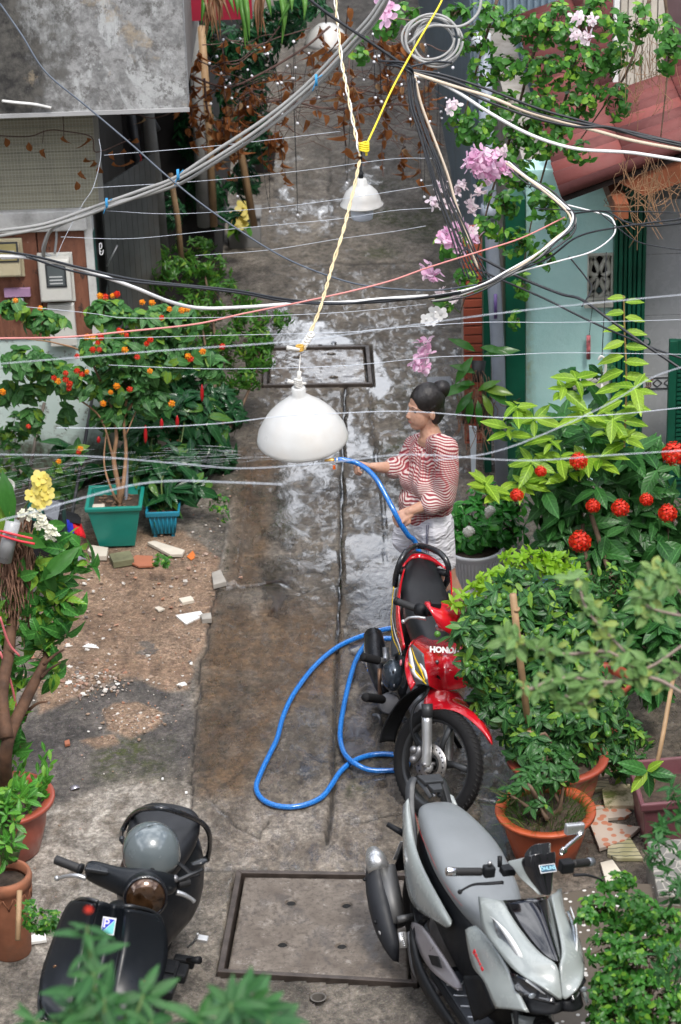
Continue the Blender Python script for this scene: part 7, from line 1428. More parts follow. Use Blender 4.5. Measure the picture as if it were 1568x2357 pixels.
for k in range(34):
    a = random.random()*6.3; rr = .19*random.random()**.5; b0 = pc3+np.array([rr*math.cos(a), rr*math.sin(a), .26]); lean = np.array([math.cos(a)*.35, math.sin(a)*.35-.05, 1.])+.2*randdir(); lean /= np.linalg.norm(lean); L_ = random.uniform(.14, .26)
    for j in range(9):
        p = b0+lean*L_*(j+1)/9; th = j*2.6+a; sd = np.array([math.cos(th), math.sin(th), 0]); X.append((p, frame_from(sd*.6+lean*.9, lean*.5+np.array([0, -.6, .4])), random.uniform(.045, .065)))
make_leaves(zz_, X, K_ZZ, 270)
bush('upright_leaves', 'upright green leaves over the tall terracotta pot at the left edge', 'potted plant', PY(20, 1990, 8.9), [(15, 1880, 30, 50, 9.0), (40, 1840, 35, 40, 9.1), (10, 1950, 25, 40, 8.9)], 34, 5, K_ZZ, .075, individual=150, el=.6)
pc4 = potc(8, 2010, .42); tp4 = lathe_pot('flower_pot', 'tall terracotta pot with incised zigzag band at the lower left edge', 'flower pot', pc4, .125, .42, TERRA, prof=[(.085, 0), (.09, .01), (.105, .25), (.115, .30), (.117, .36), (.122, .365), (.126, .40), (.12, .42), (.105, .42), (.10, .38)], soilz=.86)
for k in range(14):
    a = 2*math.pi*k/14
    for s2 in (-1, 1): obj('zigzag_line', MB().tube([pc4+np.array([.113*math.cos(a+s2*.0), .113*math.sin(a), .29]), pc4+np.array([.118*math.cos(a+s2*.2), .118*math.sin(a+s2*.2), .35])], .0035, 4), M('terracotta_dark', (.2, .08, .04), .8), tp4)
st_ = MB()
for (a_, b_, c_, d_, r_) in ((48, 1915, 30, 1980, .020), (20, 1880, 22, 1985, .016), (2, 1850, 10, 1990, .018), (34, 1890, 16, 1985, .013)): st_.tube([PY(c_, d_, pc4[1]), PY((a_+c_)/2, (b_+d_)/2, pc4[1]), PY(a_, b_, pc4[1]+.02)], [r_, r_*1.1, r_*.8], 8)
sk = thing('cut_stems', 'thick cut green stems standing in the tall terracotta pot', 'potted plant', pc4+(0, 0, .4)); obj('stem', st_, M('thick_green_stem', (.12, .17, .07), .6), sk)
tag(obj('cane_stub', MB().tube([PY(41, 2165, 8.45), PY(45, 2050, 8.6)], .012, 8), BAM), 'short upright bamboo stub beside the tall terracotta pot', 'cane')
# orchid tree in the left foreground
YO = 10.2; ot = thing('orchid_tree', 'gnarled trunk with aerial roots and trailing green leaves at the left edge', 'tree', pc3+(0, .05, .28)); tk = MB()
tk.tube(spl([pc3+(0, .05, .2), PY(15, 1720, 9.75), PY(60, 1610, 10.0), PY(95, 1540, 10.1), PY(110, 1500, 10.2)], 6), [.035, .03, .028, .022, .014], 10); tk.tube(spl([PY(15, 1700, 9.75), PY(5, 1600, 9.9), PY(20, 1500, 10.1), PY(30, 1380, 10.3), PY(20, 1250, 10.5)], 6), [.035, .03, .028, .025, .02], 10)
for pts in ([(100, 1530), (130, 1505), (148, 1495)], [(95, 1560), (115, 1540), (140, 1525)], [(60, 1640), (85, 1620), (110, 1615)], [(55, 1660), (62, 1640), (66, 1620)]): tk.tube(spl([PY(a, b, 10.05) for a, b in pts]), [.009, .007, .004], 6)
obj('trunk', tk, M('orchid_bark', (.09, .045, .025), .85, var=.5, scale=12, bump=1), ot)
rt = MB()
for k in range(150):
    a = random.uniform(0, 75); y0 = random.uniform(1190, 1300); y1 = y0+random.uniform(40, 200); P = [PY(a+random.uniform(-10, 10), y0+(y1-y0)*t_, YO+random.uniform(-.06, .04)) for t_ in (0, .35, .7, 1)]; rt.tube(spl(P, 3), [.0045, .004, .002], 4, cap=False)
obj('aerial_root', rt, M('aerial_roots', (.24, .13, .085), .8, var=.4, scale=30), ot, kind='stuff')
bush('', '', '', None, [(110, 1300, 40, 25, YO), (160, 1270, 45, 30, YO), (185, 1310, 30, 30, YO), (70, 1390, 60, 40, YO), (130, 1370, 50, 45, YO), (100, 1450, 60, 45, YO), (160, 1400, 35, 30, YO), (110, 1510, 40, 35, YO), (120, 1560, 25, 30, YO), (25, 1570, 35, 40, 10.2), (30, 1700, 25, 40, 9.9), (90, 1230, 30, 25, YO), (20, 1420, 30, 30, YO), (60, 1480, 40, 30, 10.4), (20, 1340, 30, 50, 10.5), (20, 1500, 40, 60, 10.2), (60, 1330, 30, 30, YO), (15, 1640, 25, 40, 10)], 120, 4, K_CLE, .098, individual=290, root=ot, el=.0, downb=.9, shell=.3)
def petalflower(nm, mat, n=5, s_=.035, center=None):
    mb = MB()
    for j in range(n):
        a = 2*math.pi*j/n; u = np.array([math.cos(a), math.sin(a), .15]); v = np.array([-math.sin(a), math.cos(a), 0]); w = .62 if j % 2 == 0 else .5
        mb.add([np.zeros(3), u*s_*.5+v*s_*w*.8, u*s_*.9+v*s_*w*.6+[0, 0, -.003], u*s_*1.08, u*s_*.9-v*s_*w*.6+[0, 0, -.003], u*s_*.5-v*s_*w*.8], [(0, 1, 2, 3), (0, 3, 4, 5)])
    mb.ell((0, 0, .004), s_*.18, 8, 5); return instmesh(nm, mb, mat)
OY = petalflower('flower', emat('orchid_yellow', (.80, .68, .10), (.88, .76, .25), tr=.35)); OW = petalflower('flower', emat('orchid_white', (.8, .8, .78), (.86, .85, .85), tr=.3)); OC = petalflower('flower', emat('flower_cream', (.78, .78, .60), (.85, .84, .72)), s_=.013)
yo = thing('yellow_orchid', 'yellow orchid spray arching up at the left edge below the meters', 'orchid', PY(50, 1190, YO)); obj('stem', MB().tube(spl([PY(30, 1220, YO), PY(50, 1180, YO), PY(75, 1140, YO), PY(95, 1100, YO)]), .004, 6), GSTEM, yo)
for a_, b_, s_ in ((90, 1100, 1.1), (100, 1112, 1.1), (72, 1140, .95), (98, 1150, 1.25), (110, 1135, 1.0), (84, 1122, 1.0), (108, 1102, .8), (88, 1158, 1.1)): inst('flower', OY, yo, PY(a_, b_, YO-.05), frame_from(randdir()*np.array([1, .3, 1]), (random.uniform(-.4, .4), -.8, .45)), s_)
wf = thing('white_flower_spray', 'white flower spray trailing above the orchid roots on the left', 'flowers', PY(90, 1200, YO))
for k in range(46): t_ = random.random(); inst('flower', OC, wf, PY(55+75*t_+random.gauss(0, 7), 1180+55*t_**1.5+random.gauss(0, 8), YO-.05), frame_from(randdir(), (0, -.7, .6)), random.uniform(.7, 1.3))
for (a, b, c, d, s_) in ((30, 1210, 10, 1130, .24), (5, 1230, 2, 1140, .22), (90, 1340, 150, 1280, .23), (100, 1300, 120, 1350, .16), (20, 1225, 60, 1240, .18)):
    p0 = PY(a, b, YO-.1); p1 = PY(c, d, YO-.12); inst('leaf', K_ORC[1][1], ot, p0, frame_from(p1-p0, (0, -.8, .5)), s_)
REDT = M('red_tie', (.6, .02, .04), .5)
for pts in ([(0, 1222), (40, 1232), (75, 1240)], [(0, 1180+52), (45, 1245), (80, 1252)], [(0, 1420), (20, 1480), (45, 1510)], [(0, 1500), (25, 1570), (40, 1640)]): obj('tie', MB().tube(spl([PY(a, b, YO-.14) for a, b in pts]), .006, 6), REDT if pts[0][1] < 1300 else M('pink_cord', (.55, .14, .15), .5), ot)
tag(obj('grey_tube', MB().tube([PY(10, 1290, YO-.1), PY(30, 1200, YO-.1)], .035, 12), M('cloudy_plastic', (.35, .36, .37), .3)), 'cloudy grey plastic tube tied into the orchid roots', 'tube')
rp_ = lathe_pot('flower_pot', 'pale concrete rimmed pot at the left edge beside the yellow orchid', 'flower pot', PY(-12, 1175, 12.2)-np.array([0, 0, .15]), .12, .3, M('pale_pot', (.33, .34, .29), .7, dirt=.3))
# ================= blurred plants right under the camera
def sprig(name, label, cat, pts, kind, size, D, spread=.1, n=40, individual=200, stem=None, upv=(0, -.2, 1), el=.25, lpt=7):
    base = PD(*pts[-1], D); t = thing(name, label, cat, base); X = []; mb = MB()
    for i, (a, b) in enumerate(pts[:-1] if len(pts) > 1 else pts):
        p = PD(a, b, D+random.uniform(-.08, .08)); tt = np.array(upv, float)+randdir()*.5; X += rosette(p, tt, lpt, size, el, .35); mb.tube(spl([base+randdir()*.02, (base+p)/2+np.array([0, 0, -.03]), p], 3), [.006, .004, .003], 5)
    obj('stem', mb, GSTEM, t); make_leaves(t, X, kind, individual); return t
fg1 = sprig('leafy_plant', 'blurred bright green plant with red bud rising over the black scooter front', 'plant', [(200, 2130), (205, 2190), (215, 2240), (190, 2280), (240, 2300), (160, 2320), (290, 2330), (120, 2345), (330, 2290), (350, 2350), (230, 2350), (80, 2350), (300, 2370), (180, 2380), (240, 2480)], K_FG, .085, 5.6)
inst('flower', LAR, fg1, PD(204, 2095, 5.6), None, .6)
sprig('leafy_plant', 'blurred green plant at the bottom edge below the drain cover', 'plant', [(560, 2290), (530, 2310), (590, 2320), (500, 2340), (620, 2350), (550, 2350), (460, 2355), (580, 2380), (640, 2360), (560, 2480)], K_FG, .085, 5.4)
# pale blurred branch on the right
pb = thing('pale_leaved_branch', 'blurred pale green leafy branch crossing in front of the kumquat bush', 'branch', PD(1568, 1500, 7.4)); mb = MB(); X = []
for (pts, r_) in (([(1580, 1600), (1500, 1560), (1400, 1570), (1300, 1560), (1210, 1590)], .006), ([(1580, 1480), (1480, 1540), (1400, 1500), (1300, 1505), (1200, 1480), (1170, 1470)], .005), ([(1490, 1550), (1400, 1460), (1350, 1400), (1330, 1330)], .004), ([(1580, 1420), (1500, 1400), (1470, 1370)], .004), ([(1400, 1570), (1350, 1620), (1300, 1600)], .003), ([(1580, 1380), (1530, 1320), (1500, 1330)], .003)):
    P = spl([PD(a, b, 7.4) for a, b in pts], 6); mb.tube(P, r_, 5)
    for i, p in enumerate(P):
        if i > 2: X += rosette(p+randdir()*.02, np.array([0, -.5, .8])+randdir()*.7, 3 if i < len(P)-2 else 6, .052, .2)
obj('stem', mb, M('pale_bark', (.25, .19, .16), .7), pb); make_leaves(pb, X, K_PAL, 290)
# ================= right side
wpc = G(1098, 1395)+np.array([0, .16, 0]); wpt = lathe_pot('flower_pot', 'white ribbed plastic pot with scalloped rim beside the woman\'s leg', 'flower pot', wpc, .165, .30, M('white_pot', (.58, .59, .62), .35, var=.05), prof=[(.10, 0), (.125, .012), (.130, .05), (.120, .075), (.116, .085), (.128, .10), (.150, .26), (.160, .275), (.168, .29), (.165, .30), (.150, .30), (.145, .27)], soilz=.86)
for k in range(44): a = 2*math.pi*k/44; u = np.array([math.cos(a), math.sin(a), 0]); obj('rib', MB().tube([wpc+u*.130+(0, 0, .105), wpc+u*.1505+(0, 0, .255)], .0035, 4, cap=False), M('white_pot', (.58, .59, .62), .35), wpt)
wi = bush('white_ixora', 'glossy green shrub with round white flower heads in the white pot', 'shrub', wpc+(0, 0, .27), [(1085, 1190, 55, 40, 12.55), (1130, 1150, 60, 40, 12.6), (1070, 1240, 40, 30, 12.45), (1160, 1210, 55, 45, 12.5), (1110, 1230, 50, 35, 12.4), (1050, 1210, 30, 40, 12.55), (1180, 1160, 40, 35, 12.6)], 120, 6, K_WH, .072, individual=290, stems=wpc+(0, 0, .26), rs_=(.01, .005), el=.1)
for a_, b_, s_ in ((1079, 1224, 1.0), (1128, 1176, .9), (1124, 1185, .6)): inst('flower', IXW, wi, PY(a_, b_, 12.25), frame_from((1, 0, 0), (0, -.7, .7)), s_)
YI = 12.2
ix = bush('red_ixora', 'tall shrub with big leaves and red ixora flower balls before the mint wall', 'shrub', G(1480, 1560), [(1300, 1000, 70, 55, YI+.2), (1380, 960, 60, 45, YI+.3), (1240, 1070, 60, 50, YI), (1330, 1090, 80, 60, YI), (1420, 1080, 70, 60, YI+.1), (1500, 1120, 60, 70, YI), (1270, 1150, 70, 60, YI-.1), (1370, 1180, 80, 65, YI-.1), (1460, 1220, 70, 60, YI-.1), (1540, 1200, 40, 80, YI), (1300, 1240, 60, 45, YI-.2), (1400, 1290, 70, 50, YI-.2), (1500, 1330, 60, 60, YI-.2), (1520, 1060, 45, 45, YI+.1), (1550, 1420, 30, 60, YI-.3), (1450, 1400, 50, 50, YI-.3), (1210, 1000, 20, 20, YI+.2)], 150, 6, K_IX, .165, individual=0, stems=G(1480, 1560), rs_=(.022, .008), el=.1, shell=.3)
Xy = []
for (a, b) in ((1330, 870), (1300, 890), (1345, 945), (1410, 960), (1190, 930), (1270, 1010), (1310, 1080), (1290, 1050), (1225, 1060), (1350, 1050), (1460, 890), (1440, 1000), (1200, 1110), (1150, 1130), (1230, 960), (1380, 1050), (1120, 1110), (1395, 985), (1170, 985), (1260, 1095)): Xy += rosette(PY(a, b, YI-.35), np.array([0, -.3, 1])+.3*randdir(), 6, .14, .15)
# the tall single shoot
for i, yy in enumerate(range(690, 1060, 34)):
    for sg in (-1, 1):
        p = PY(1440-(yy-690)*.03, yy+sg*6, YI+.1); d = np.array([sg*1.0, -.25, .15 if i < 3 else -.05])+.2*randdir(); Xy.append((p, frame_from(d, (0, -.6, .8)), .10+.05*min(i/5, 1)))
obj('shoot', MB().tube(spl([PY(1432, 1130, YI+.1), PY(1442, 900, YI+.1), PY(1438, 760, YI+.1), PY(1436, 680, YI+.1)]), [.007, .004], 6), M('tan_shoot', (.3, .2, .08), .6), ix)
for p, m3, s_ in Xy: inst('leaf', K_IXY[1][random.randrange(4)], ix, p, m3, s_)
Xd = []
for _ in range(30):
    p, d, c0 = blobpt((random.choice([1300, 1380, 1460, 1330, 1250]), random.choice([1010, 1090, 1180, 1250]), 60, 50, YI-.25)); Xd += rosette(p, np.array([0, -.5, .8])+.4*randdir(), 5, .16, .0)
for p, m3, s_ in Xd: inst('leaf', K_IX[1][random.randrange(4)], ix, p, m3, s_)
for a_, b_, s_ in ((1332, 1062, 1.0), (1245, 1085, .65), (1552, 1045, 1.35), (1190, 1140, .75), (1365, 1165, .8), (1428, 1170, 1.0), (1488, 1150, .75), (1537, 1182, 1.05), (1335, 1247, 1.25)): inst('flower', IXR, ix, PY(a_, b_, YI-.5), frame_from((1, 0, .1), (0, -.75, .65)), s_)
bush('dark_shrub', 'dark big leaved shrub filling the shade beneath the red ixora at the right edge', 'shrub', G(1500, 1600), [(1480, 1420, 60, 70, 11.0), (1540, 1480, 40, 80, 10.9), (1440, 1500, 50, 50, 10.9), (1390, 1370, 60, 50, 11.3), (1540, 1350, 40, 60, 11.4), (1500, 1580, 50, 40, 10.7)], 80, 6, K_IX, .12, individual=200, rs_=(.012, .005), el=.1)
# vine around a hanging hook
hk = bush('small_vine', 'thin vine twining round a white hanging hook before the mint wall', 'vine', PY(1385, 900, 12.9), [(1320, 880, 30, 25, 12.9), (1350, 880, 35, 20, 12.9), (1390, 860, 20, 20, 12.9), (1280, 970, 50, 20, 12.9), (1180, 990, 40, 30, 12.9), (1190, 930, 15, 15, 12.9)], 42, 3, K_POT, .06, individual=120, downb=.8)
hkt = thing('plant_hanger', 'white plastic plant hook with two straps hanging before the green door frame', 'plant hanger', PY(1385, 900, 12.8)); obj('hook', MB().tube(spl([PY(1378, 828, 12.8), PY(1384, 820, 12.8), PY(1392, 828, 12.8), PY(1394, 850, 12.8), PY(1386, 880, 12.8)]), .008, 8), CORDW, hkt)
for x_ in (1374, 1404): obj('strap', MB().tube([PY(1386, 880, 12.8), PY(x_, 990, 12.75)], .004, 6), CORDW, hkt)
obj('wire', MB().tube([PY(1386, 822, 12.8), PY(1392, 700, 12.9), PY(1396, 580, 13)], .003, 5), DKP, hkt)
# hanging orchids on the pole
ho_ = thing('hanging_orchid', 'orchids with broad leaves hanging in black pots on the green post', 'orchid', PY(1095, 900, 13.5)); BPT = M('black_pot', (.012, .012, .013), .5)
for (a, b, c, d, r_) in ((1075, 920, 1078, 975, .05), (1102, 830, 1100, 880, .045), (1110, 930, 1108, 990, .04)): obj('basket', MB().tube([PY(a, b, 13.55), PY(c, d, 13.5)], [r_, r_*.7], 14), BPT, ho_)
mb = MB()
for k in range(70): a = random.gauss(1098, 22); y0 = random.uniform(850, 950); P = [PY(a+random.gauss(0, 6)*t_, y0+t_*random.uniform(20, 50), 13.45) for t_ in (0, 1, 2)]; mb.tube(spl(P, 3), .0025, 3, cap=False)
obj('aerial_root', mb, M('aerial_roots', (.24, .13, .085), .8), ho_, kind='stuff')
for (a, b, c, d, s_) in ((1095, 810, 1050, 765, .14), (1105, 800, 1145, 795, .13), (1110, 820, 1175, 790, .17), (1090, 820, 1055, 860, .15), (1100, 900, 1130, 870, .12), (1085, 890, 1025, 890, .17), (1095, 885, 1070, 870, .1), (1110, 890, 1170, 920, .17), (1105, 895, 1175, 895, .17), (1085, 910, 1080, 955, .13), (1100, 920, 1105, 960, .12), (1095, 860, 1060, 830, .13), (1090, 900, 1055, 935, .14), (1110, 905, 1135, 950, .13)):
    p0 = PY(a, b, 13.45); p1 = PY(c, d, 13.35); inst('leaf', K_ORC[1][random.choice([1, 2])], ho_, p0, frame_from(p1-p0, (0, -.7, .7)), s_*1.1)
# kumquat bush in a red pot, second pot behind, bonsai pot in front
YK = 10.42; kp = potc(1283, 1738, .30); rimpot('flower_pot', 'large dark red pot half hidden under the kumquat bush', kp, .25, .30, RPOT)
ku = bush('kumquat_bush', 'dense kumquat bush with small green fruit leaning over the red motorbike', 'bush', kp+(0, 0, .3), [(1120, 1420, 60, 45, YK-.1), (1075, 1455, 42, 40, YK-.28), (1105, 1540, 40, 45, YK-.28), (1180, 1390, 70, 45, YK), (1260, 1380, 70, 50, YK), (1340, 1380, 60, 50, YK), (1130, 1500, 60, 50, YK-.15), (1210, 1470, 80, 60, YK-.1), (1300, 1470, 80, 60, YK-.1), (1150, 1570, 60, 50, YK-.2), (1240, 1570, 80, 60, YK-.2), (1330, 1560, 70, 60, YK-.2), (1190, 1640, 60, 45, YK-.3), (1280, 1650, 70, 50, YK-.3), (1115, 1620, 30, 40, YK-.25), (1350, 1660, 60, 50, YK-.3), (1230, 1720, 60, 35, YK-.4), (1400, 1450, 50, 50, YK), (1190, 1330, 50, 25, YK+.1), (1390, 1620, 50, 50, YK-.2), (1290, 1725, 80, 40, YK-.35), (1200, 1690, 50, 40, YK-.3), (1090, 1540, 30, 50, YK-.3)], 820, 7, K_KUM, .070, individual=290, stems=kp+(0, 0, .28), rs_=(.012, .005), shell=.35, el=.15)
K_LIME = lf('lime_frond', leafmat('lime_leaflet', (.20, .42, .02), (.34, .58, .04), None, veins=False, transl=.5), Lg=1, Wd=.40, droop=.15)
bush('lime_frond_shrub', 'bright lime green fronded shrub behind the kumquat bush', 'shrub', kp+(.1, .2, .3), [(1210, 1290, 70, 28, YK+.6), (1150, 1330, 60, 22, YK+.4), (1270, 1300, 50, 30, YK+.6), (1060, 1385, 40, 18, YK), (1320, 1340, 50, 30, YK+.3), (1110, 1350, 30, 20, YK+.2)], 120, 6, K_LIME, .055, downb=.2)
FR = instmesh('fruit', MB().ell((0, 0, 0), .016, 12, 8), M('green_fruit', (.06, .17, .02), .3))
for a_, b_ in ((1110, 1335+70), (1150, 1392), (1007, 1460), (1108, 1540), (1186, 1480), (1235, 1455), (1160, 1372), (1286, 1560), (1345, 1360), (1248, 1360), (1215, 1330), (1310, 1455), (1075, 1530), (1400, 1690), (1330, 1650), (1180, 1560)): inst('fruit', FR, ku, PY(a_, b_, YK-.42))
cn = thing('bamboo_cane', 'thick bamboo cane standing upright inside the kumquat bush', 'cane', PY(1225, 1740, YK-.2)); obj('cane', MB().tube([PY(1228, 1760, YK-.35), PY(1195, 1500, YK-.37), PY(1181, 1368, YK-.37)], .017, 10), BAM, cn)
for y_ in (1400, 1480, 1580, 1680): obj('node', MB().tube([PY(1184+(y_-1368)*.12, y_, YK-.37), PY(1184+(y_-1368)*.12, y_+5, YK-.37)], .020, 10), BAM, cn)
bush('leafy_shrub', 'green shrub with compound leaves behind the kumquat near the planter box', 'shrub', G(1440, 1760), [(1420, 1690, 60, 40, 10.3), (1460, 1700, 45, 35, 10.3), (1400, 1750, 60, 30, 10.1), (1450, 1760, 50, 30, 10.2), (1370, 1720, 40, 30, 10.2), (1400, 1600, 50, 50, 10.6), (1350, 1330, 60, 50, 11.2), (1410, 1350, 50, 50, 11.2)], 200, 7, K_KUM, .052, downb=.3)
rimpot('flower_pot', 'tall dark red pot standing in shade near the green door', potc(1380, 1560, .4), .17, .4, RPOT)
RO = M('orange_red_pot', (.42, .085, .03), .4, var=.15, dirt=.25, dcol=(.2, .06, .04)); bpz = .26
bpc = potc(1256, 1862, bpz); bpot = rimpot('bonsai_pot', 'orange red round bonsai pot with grass beside the grey scooter', bpc, .238, bpz, RO)
bush('small_tree', 'small dark leaved tree growing from the orange red bonsai pot', 'shrub', bpc+(0, 0, .24), [(1210, 1800, 45, 25, bpc[1]-.05), (1250, 1785, 40, 35, bpc[1]), (1175, 1830, 25, 20, bpc[1]-.1), (1240, 1850, 35, 14, bpc[1]-.1), (1300, 1780, 40, 30, bpc[1]), (1250, 1740, 60, 35, bpc[1]+.1)], 62, 6, K_KUM, .058, individual=240, stems=bpc+(0, 0, .22), rs_=(.016, .006), el=.1)
gr_ = MB()
for k in range(380):
    a = random.random()*6.3; rr = .19*random.random()**.5; p = bpc+np.array([rr*math.cos(a), rr*math.sin(a), .225]); d = np.array([math.cos(a)*random.uniform(0, .8), math.sin(a)*random.uniform(0, .8), 1])+.4*randdir(); L_ = random.uniform(.05, .17); gr_.tube(spl([p, p+d*L_*.5, p+d*L_*.8+np.array([d[0], d[1], -.3])*L_*.4], 2), [.0016, .0012, .0004], 3, cap=False)
tag(obj('grass', gr_, leafmat('grass_blade', (.05, .13, .02), (.12, .26, .05), (.25, .28, .08), veins=False)), 'fine grass blades growing in the orange red bonsai pot', 'grass', kind='stuff')
# maroon box planter with big leaved seedling
mp_ = thing('planter', 'dusty maroon rectangular box planter with a young plant at the right edge', 'planter', G(1510, 1930)); MRN = M('maroon_plastic', (.15, .055, .065), .45, var=.2, dirt=.3, dcol=(.2, .15, .14))
pa_ = [potc(x, y, .28) for x, y in ((1478, 1852), (1680, 1835), (1640, 1735), (1447, 1752))]; cc_ = sum(pa_)/4
def rq(f, z): return [cc_+(p-cc_)*f+np.array([0, 0, z]) for p in pa_]
rg = [rq(.86, 0), (rq(.94, .2)), rq(.96, .235), rq(1.03, .24), rq(1.04, .28), rq(.93, .282), rq(.9, .24), rq(.86, .19)]
obj('body', MB().add([p for r_ in rg for p in r_], [(i*4+j, i*4+(j+1) % 4, (i+1)*4+(j+1) % 4, (i+1)*4+j) for i in range(len(rg)-1) for j in range(4)]+[(0, 1, 2, 3)]), MRN, mp_, smooth=False, bevel=.008); obj('soil', MB().add(rq(.88, .2), [(0, 1, 2, 3)]), SOIL, mp_)
pl = thing('young_plant', 'young plant with large glossy leaves growing in the maroon planter', 'potted plant', PY(1510, 1830, 9.35))
for (c, d, s_, kd) in ((1420, 1745+0, .15, K_IX), (1462, 1810, .12, K_IXY), (1500, 1850, .13, K_IX), (1545, 1780, .13, K_IX), (1530, 1745, .1, K_IXY), (1445, 1770, .14, K_IX), (1565, 1800, .13, K_IX)):
    p0 = PY(1490, 1775, 9.35); p1 = PY(c, d, 9.3); inst('leaf', kd[1][1], pl, p0, frame_from(p1-p0, (0, -.6, .8)), s_)
tag(obj('bamboo_cane', MB().tube([PY(1500, 1820, 9.5), PY(1525, 1700, 9.6), PY(1550, 1560, 9.8)], .011, 8), BAM), 'slanting bamboo cane rising from the maroon planter', 'cane')
# broken tiles and terrazzo
PKT = NT('pebble_tile'); s = PKT; vz = s.t.nodes.new('ShaderNodeTexVoronoi'); vz.inputs['Scale'].default_value = 22; s.l(s.co(), vz.inputs['Vector']); s.set(color=s.mix(s.rng(vz.outputs['Distance'], .36, .40, 1, 0), (.50, .42, .35), (.48, .20, .12)), rough=.35); PKT = s.m
FLT = NT('floral_tile'); s = FLT; wv = s.t.nodes.new('ShaderNodeTexWave'); wv.wave_type = 'RINGS'; wv.inputs['Scale'].default_value = 9; wv.inputs['Distortion'].default_value = 5; s.l(s.co(), wv.inputs['Vector']); s.set(color=s.mix(s.rng(wv.outputs['Fac'], .90, .97), s.mix(s.rng(s.noise(8, 6), .4, .6), (.46, .42, .28), (.30, .28, .15)), (.05, .06, .05)), rough=.4); FLT = s.m
MST = NT('mossy_tile'); s = MST; s.set(color=s.mix(s.rng(s.noise(9, 9, .75), .46, .58), (.46, .40, .27), (.10, .11, .03)), rough=.7); MST = s.m
shard('paving_piece', [(1350, 1885), (1400, 1870), (1400, 1905), (1475, 1915), (1440, 1945), (1380, 1965)], PKT, 'broken pink pebble patterned tile on the ground by the bonsai pot', 'broken tile', .02, .03)
shard('paving_piece', [(1352, 1880), (1365, 1862), (1440, 1868), (1455, 1880), (1440, 1890), (1400, 1893)], PKT, 'cracked upper piece of the pink pebble patterned tile', 'broken tile', .02, .026)
shard('paving_piece', [(1385, 1835), (1405, 1822), (1450, 1822), (1462, 1872), (1392, 1872)], MST, 'mossy cream tile lying between bonsai pot and maroon planter', 'broken tile', .025, .045)
shard('paving_piece', [(1400, 1955), (1450, 1935), (1480, 1985), (1420, 1985), (1398, 1975)], FLT, 'cream floral patterned tile piece above the small leaved bush', 'broken tile', .02, .024)
shard('paving_piece', [(1365, 1808), (1400, 1800), (1405, 1818), (1370, 1826)], FLT, 'floral tile piece in the shade behind the mossy tile', 'broken tile', .02, .02)
shard('paving_piece', [(1382, 1995), (1410, 1988), (1440, 2030), (1395, 2040)], CS, 'pale tile piece beside the grey scooter brake lever', 'broken tile', .02, .024)
shard('paving_piece', [(1380, 1790), (1395, 1745), (1420, 1770), (1425, 1790)], PKT, 'pink patterned tile far under the shrub by the planter', 'broken tile', .02, .016)
tz = thing('terrazzo_bench', 'low terrazzo slab with white stone chips at the lower right', 'bench', G(1400, 2150)); q4 = [(1150, 2085), (1420, 2030), (1700, 2040), (1700, 2420), (1215, 2420)]; P4 = [G(a, b, .14) for a, b in q4]; obj('slab', MB().prism(P4, (0, 0, -.14)), TZ, tz, smooth=False, bevel=.01)
mw = thing('tiled_block', 'low block faced with grey flower pattern tiles at the right edge', 'block', G(1540, 1960)); BT = NT('block_tile'); s = BT; vz = s.t.nodes.new('ShaderNodeTexVoronoi'); vz.feature = 'DISTANCE_TO_EDGE'; vz.inputs['Scale'].default_value = 14; s.l(s.co(), vz.inputs['Vector']); s.set(color=s.mix(s.rng(vz.outputs['Distance'], .02, .05), (.34, .32, .28), (.16, .155, .14)), rough=.5); P4 = [G(a, b, .2) for a, b in ((1490, 1935), (1720, 1920), (1720, 2060), (1515, 2060))]; obj('body', MB().prism(P4, (0, 0, -.2)), BT.m, mw, smooth=False, bevel=.006)
# bottom right small leaved bush
YB = 7.9
bush('small_leaved_bush', 'dense small leaved green bush at the lower right corner over the terrazzo', 'bush', G(1460, 2400), [(1420, 2030, 50, 30, YB+.3), (1380, 2090, 50, 35, YB+.1), (1460, 2100, 70, 50, YB+.1), (1530, 2140, 50, 60, YB), (1400, 2180, 60, 50, YB), (1480, 2210, 80, 60, YB-.1), (1420, 2270, 70, 50, YB-.1), (1500, 2300, 80, 60, YB-.2), (1440, 2350, 80, 40, YB-.2), (1350, 2110, 30, 20, YB), (1550, 2350, 40, 50, YB-.2), (1390, 2330, 40, 40, YB-.1)], 720, 7, K_SM, .030, stems=G(1500, 2420, .1), rs_=(.01, .004), shell=.3, el=.1)
bush('dark_leaved_branch', 'dark green oval leaves at the right edge above the small leaved bush', 'branch', PY(1568, 2000, 7.6), [(1520, 1960, 45, 50, 7.7), (1550, 2040, 40, 50, 7.7), (1510, 1900, 30, 30, 7.8), (1560, 1850, 30, 60, 7.8), (1540, 2220, 40, 60, 7.3)], 42, 6, K_FG, .055, individual=200)
# weeds
for (nm, lb, bl_, n_) in (('weed', 'patch of low clover like weeds beside the tall terracotta pot', [(95, 2120, 45, 30, 8.55), (60, 2090, 25, 20, 8.7)], 90), ('weed', 'small green weed growing right of the blue planter on the dirt', [(372, 1290, 25, 16, 12.7)], 34), ('weed', 'thin weeds at the kerb foot right of the blue planter', [(505, 1160, 25, 20, 13.5), (520, 1190, 12, 12, 13.3)], 30), ('weed', 'low green leaves behind the wide red pot on the left wall foot', [(20, 1010, 35, 30, 14.1), (20, 1080, 30, 30, 14)], 60)):
    tag(bush(nm, lb, 'weeds', PY(bl_[0][0], bl_[0][1]+bl_[0][3], bl_[0][4]), bl_, n_, 5, K_SM, .022, twigs=False))
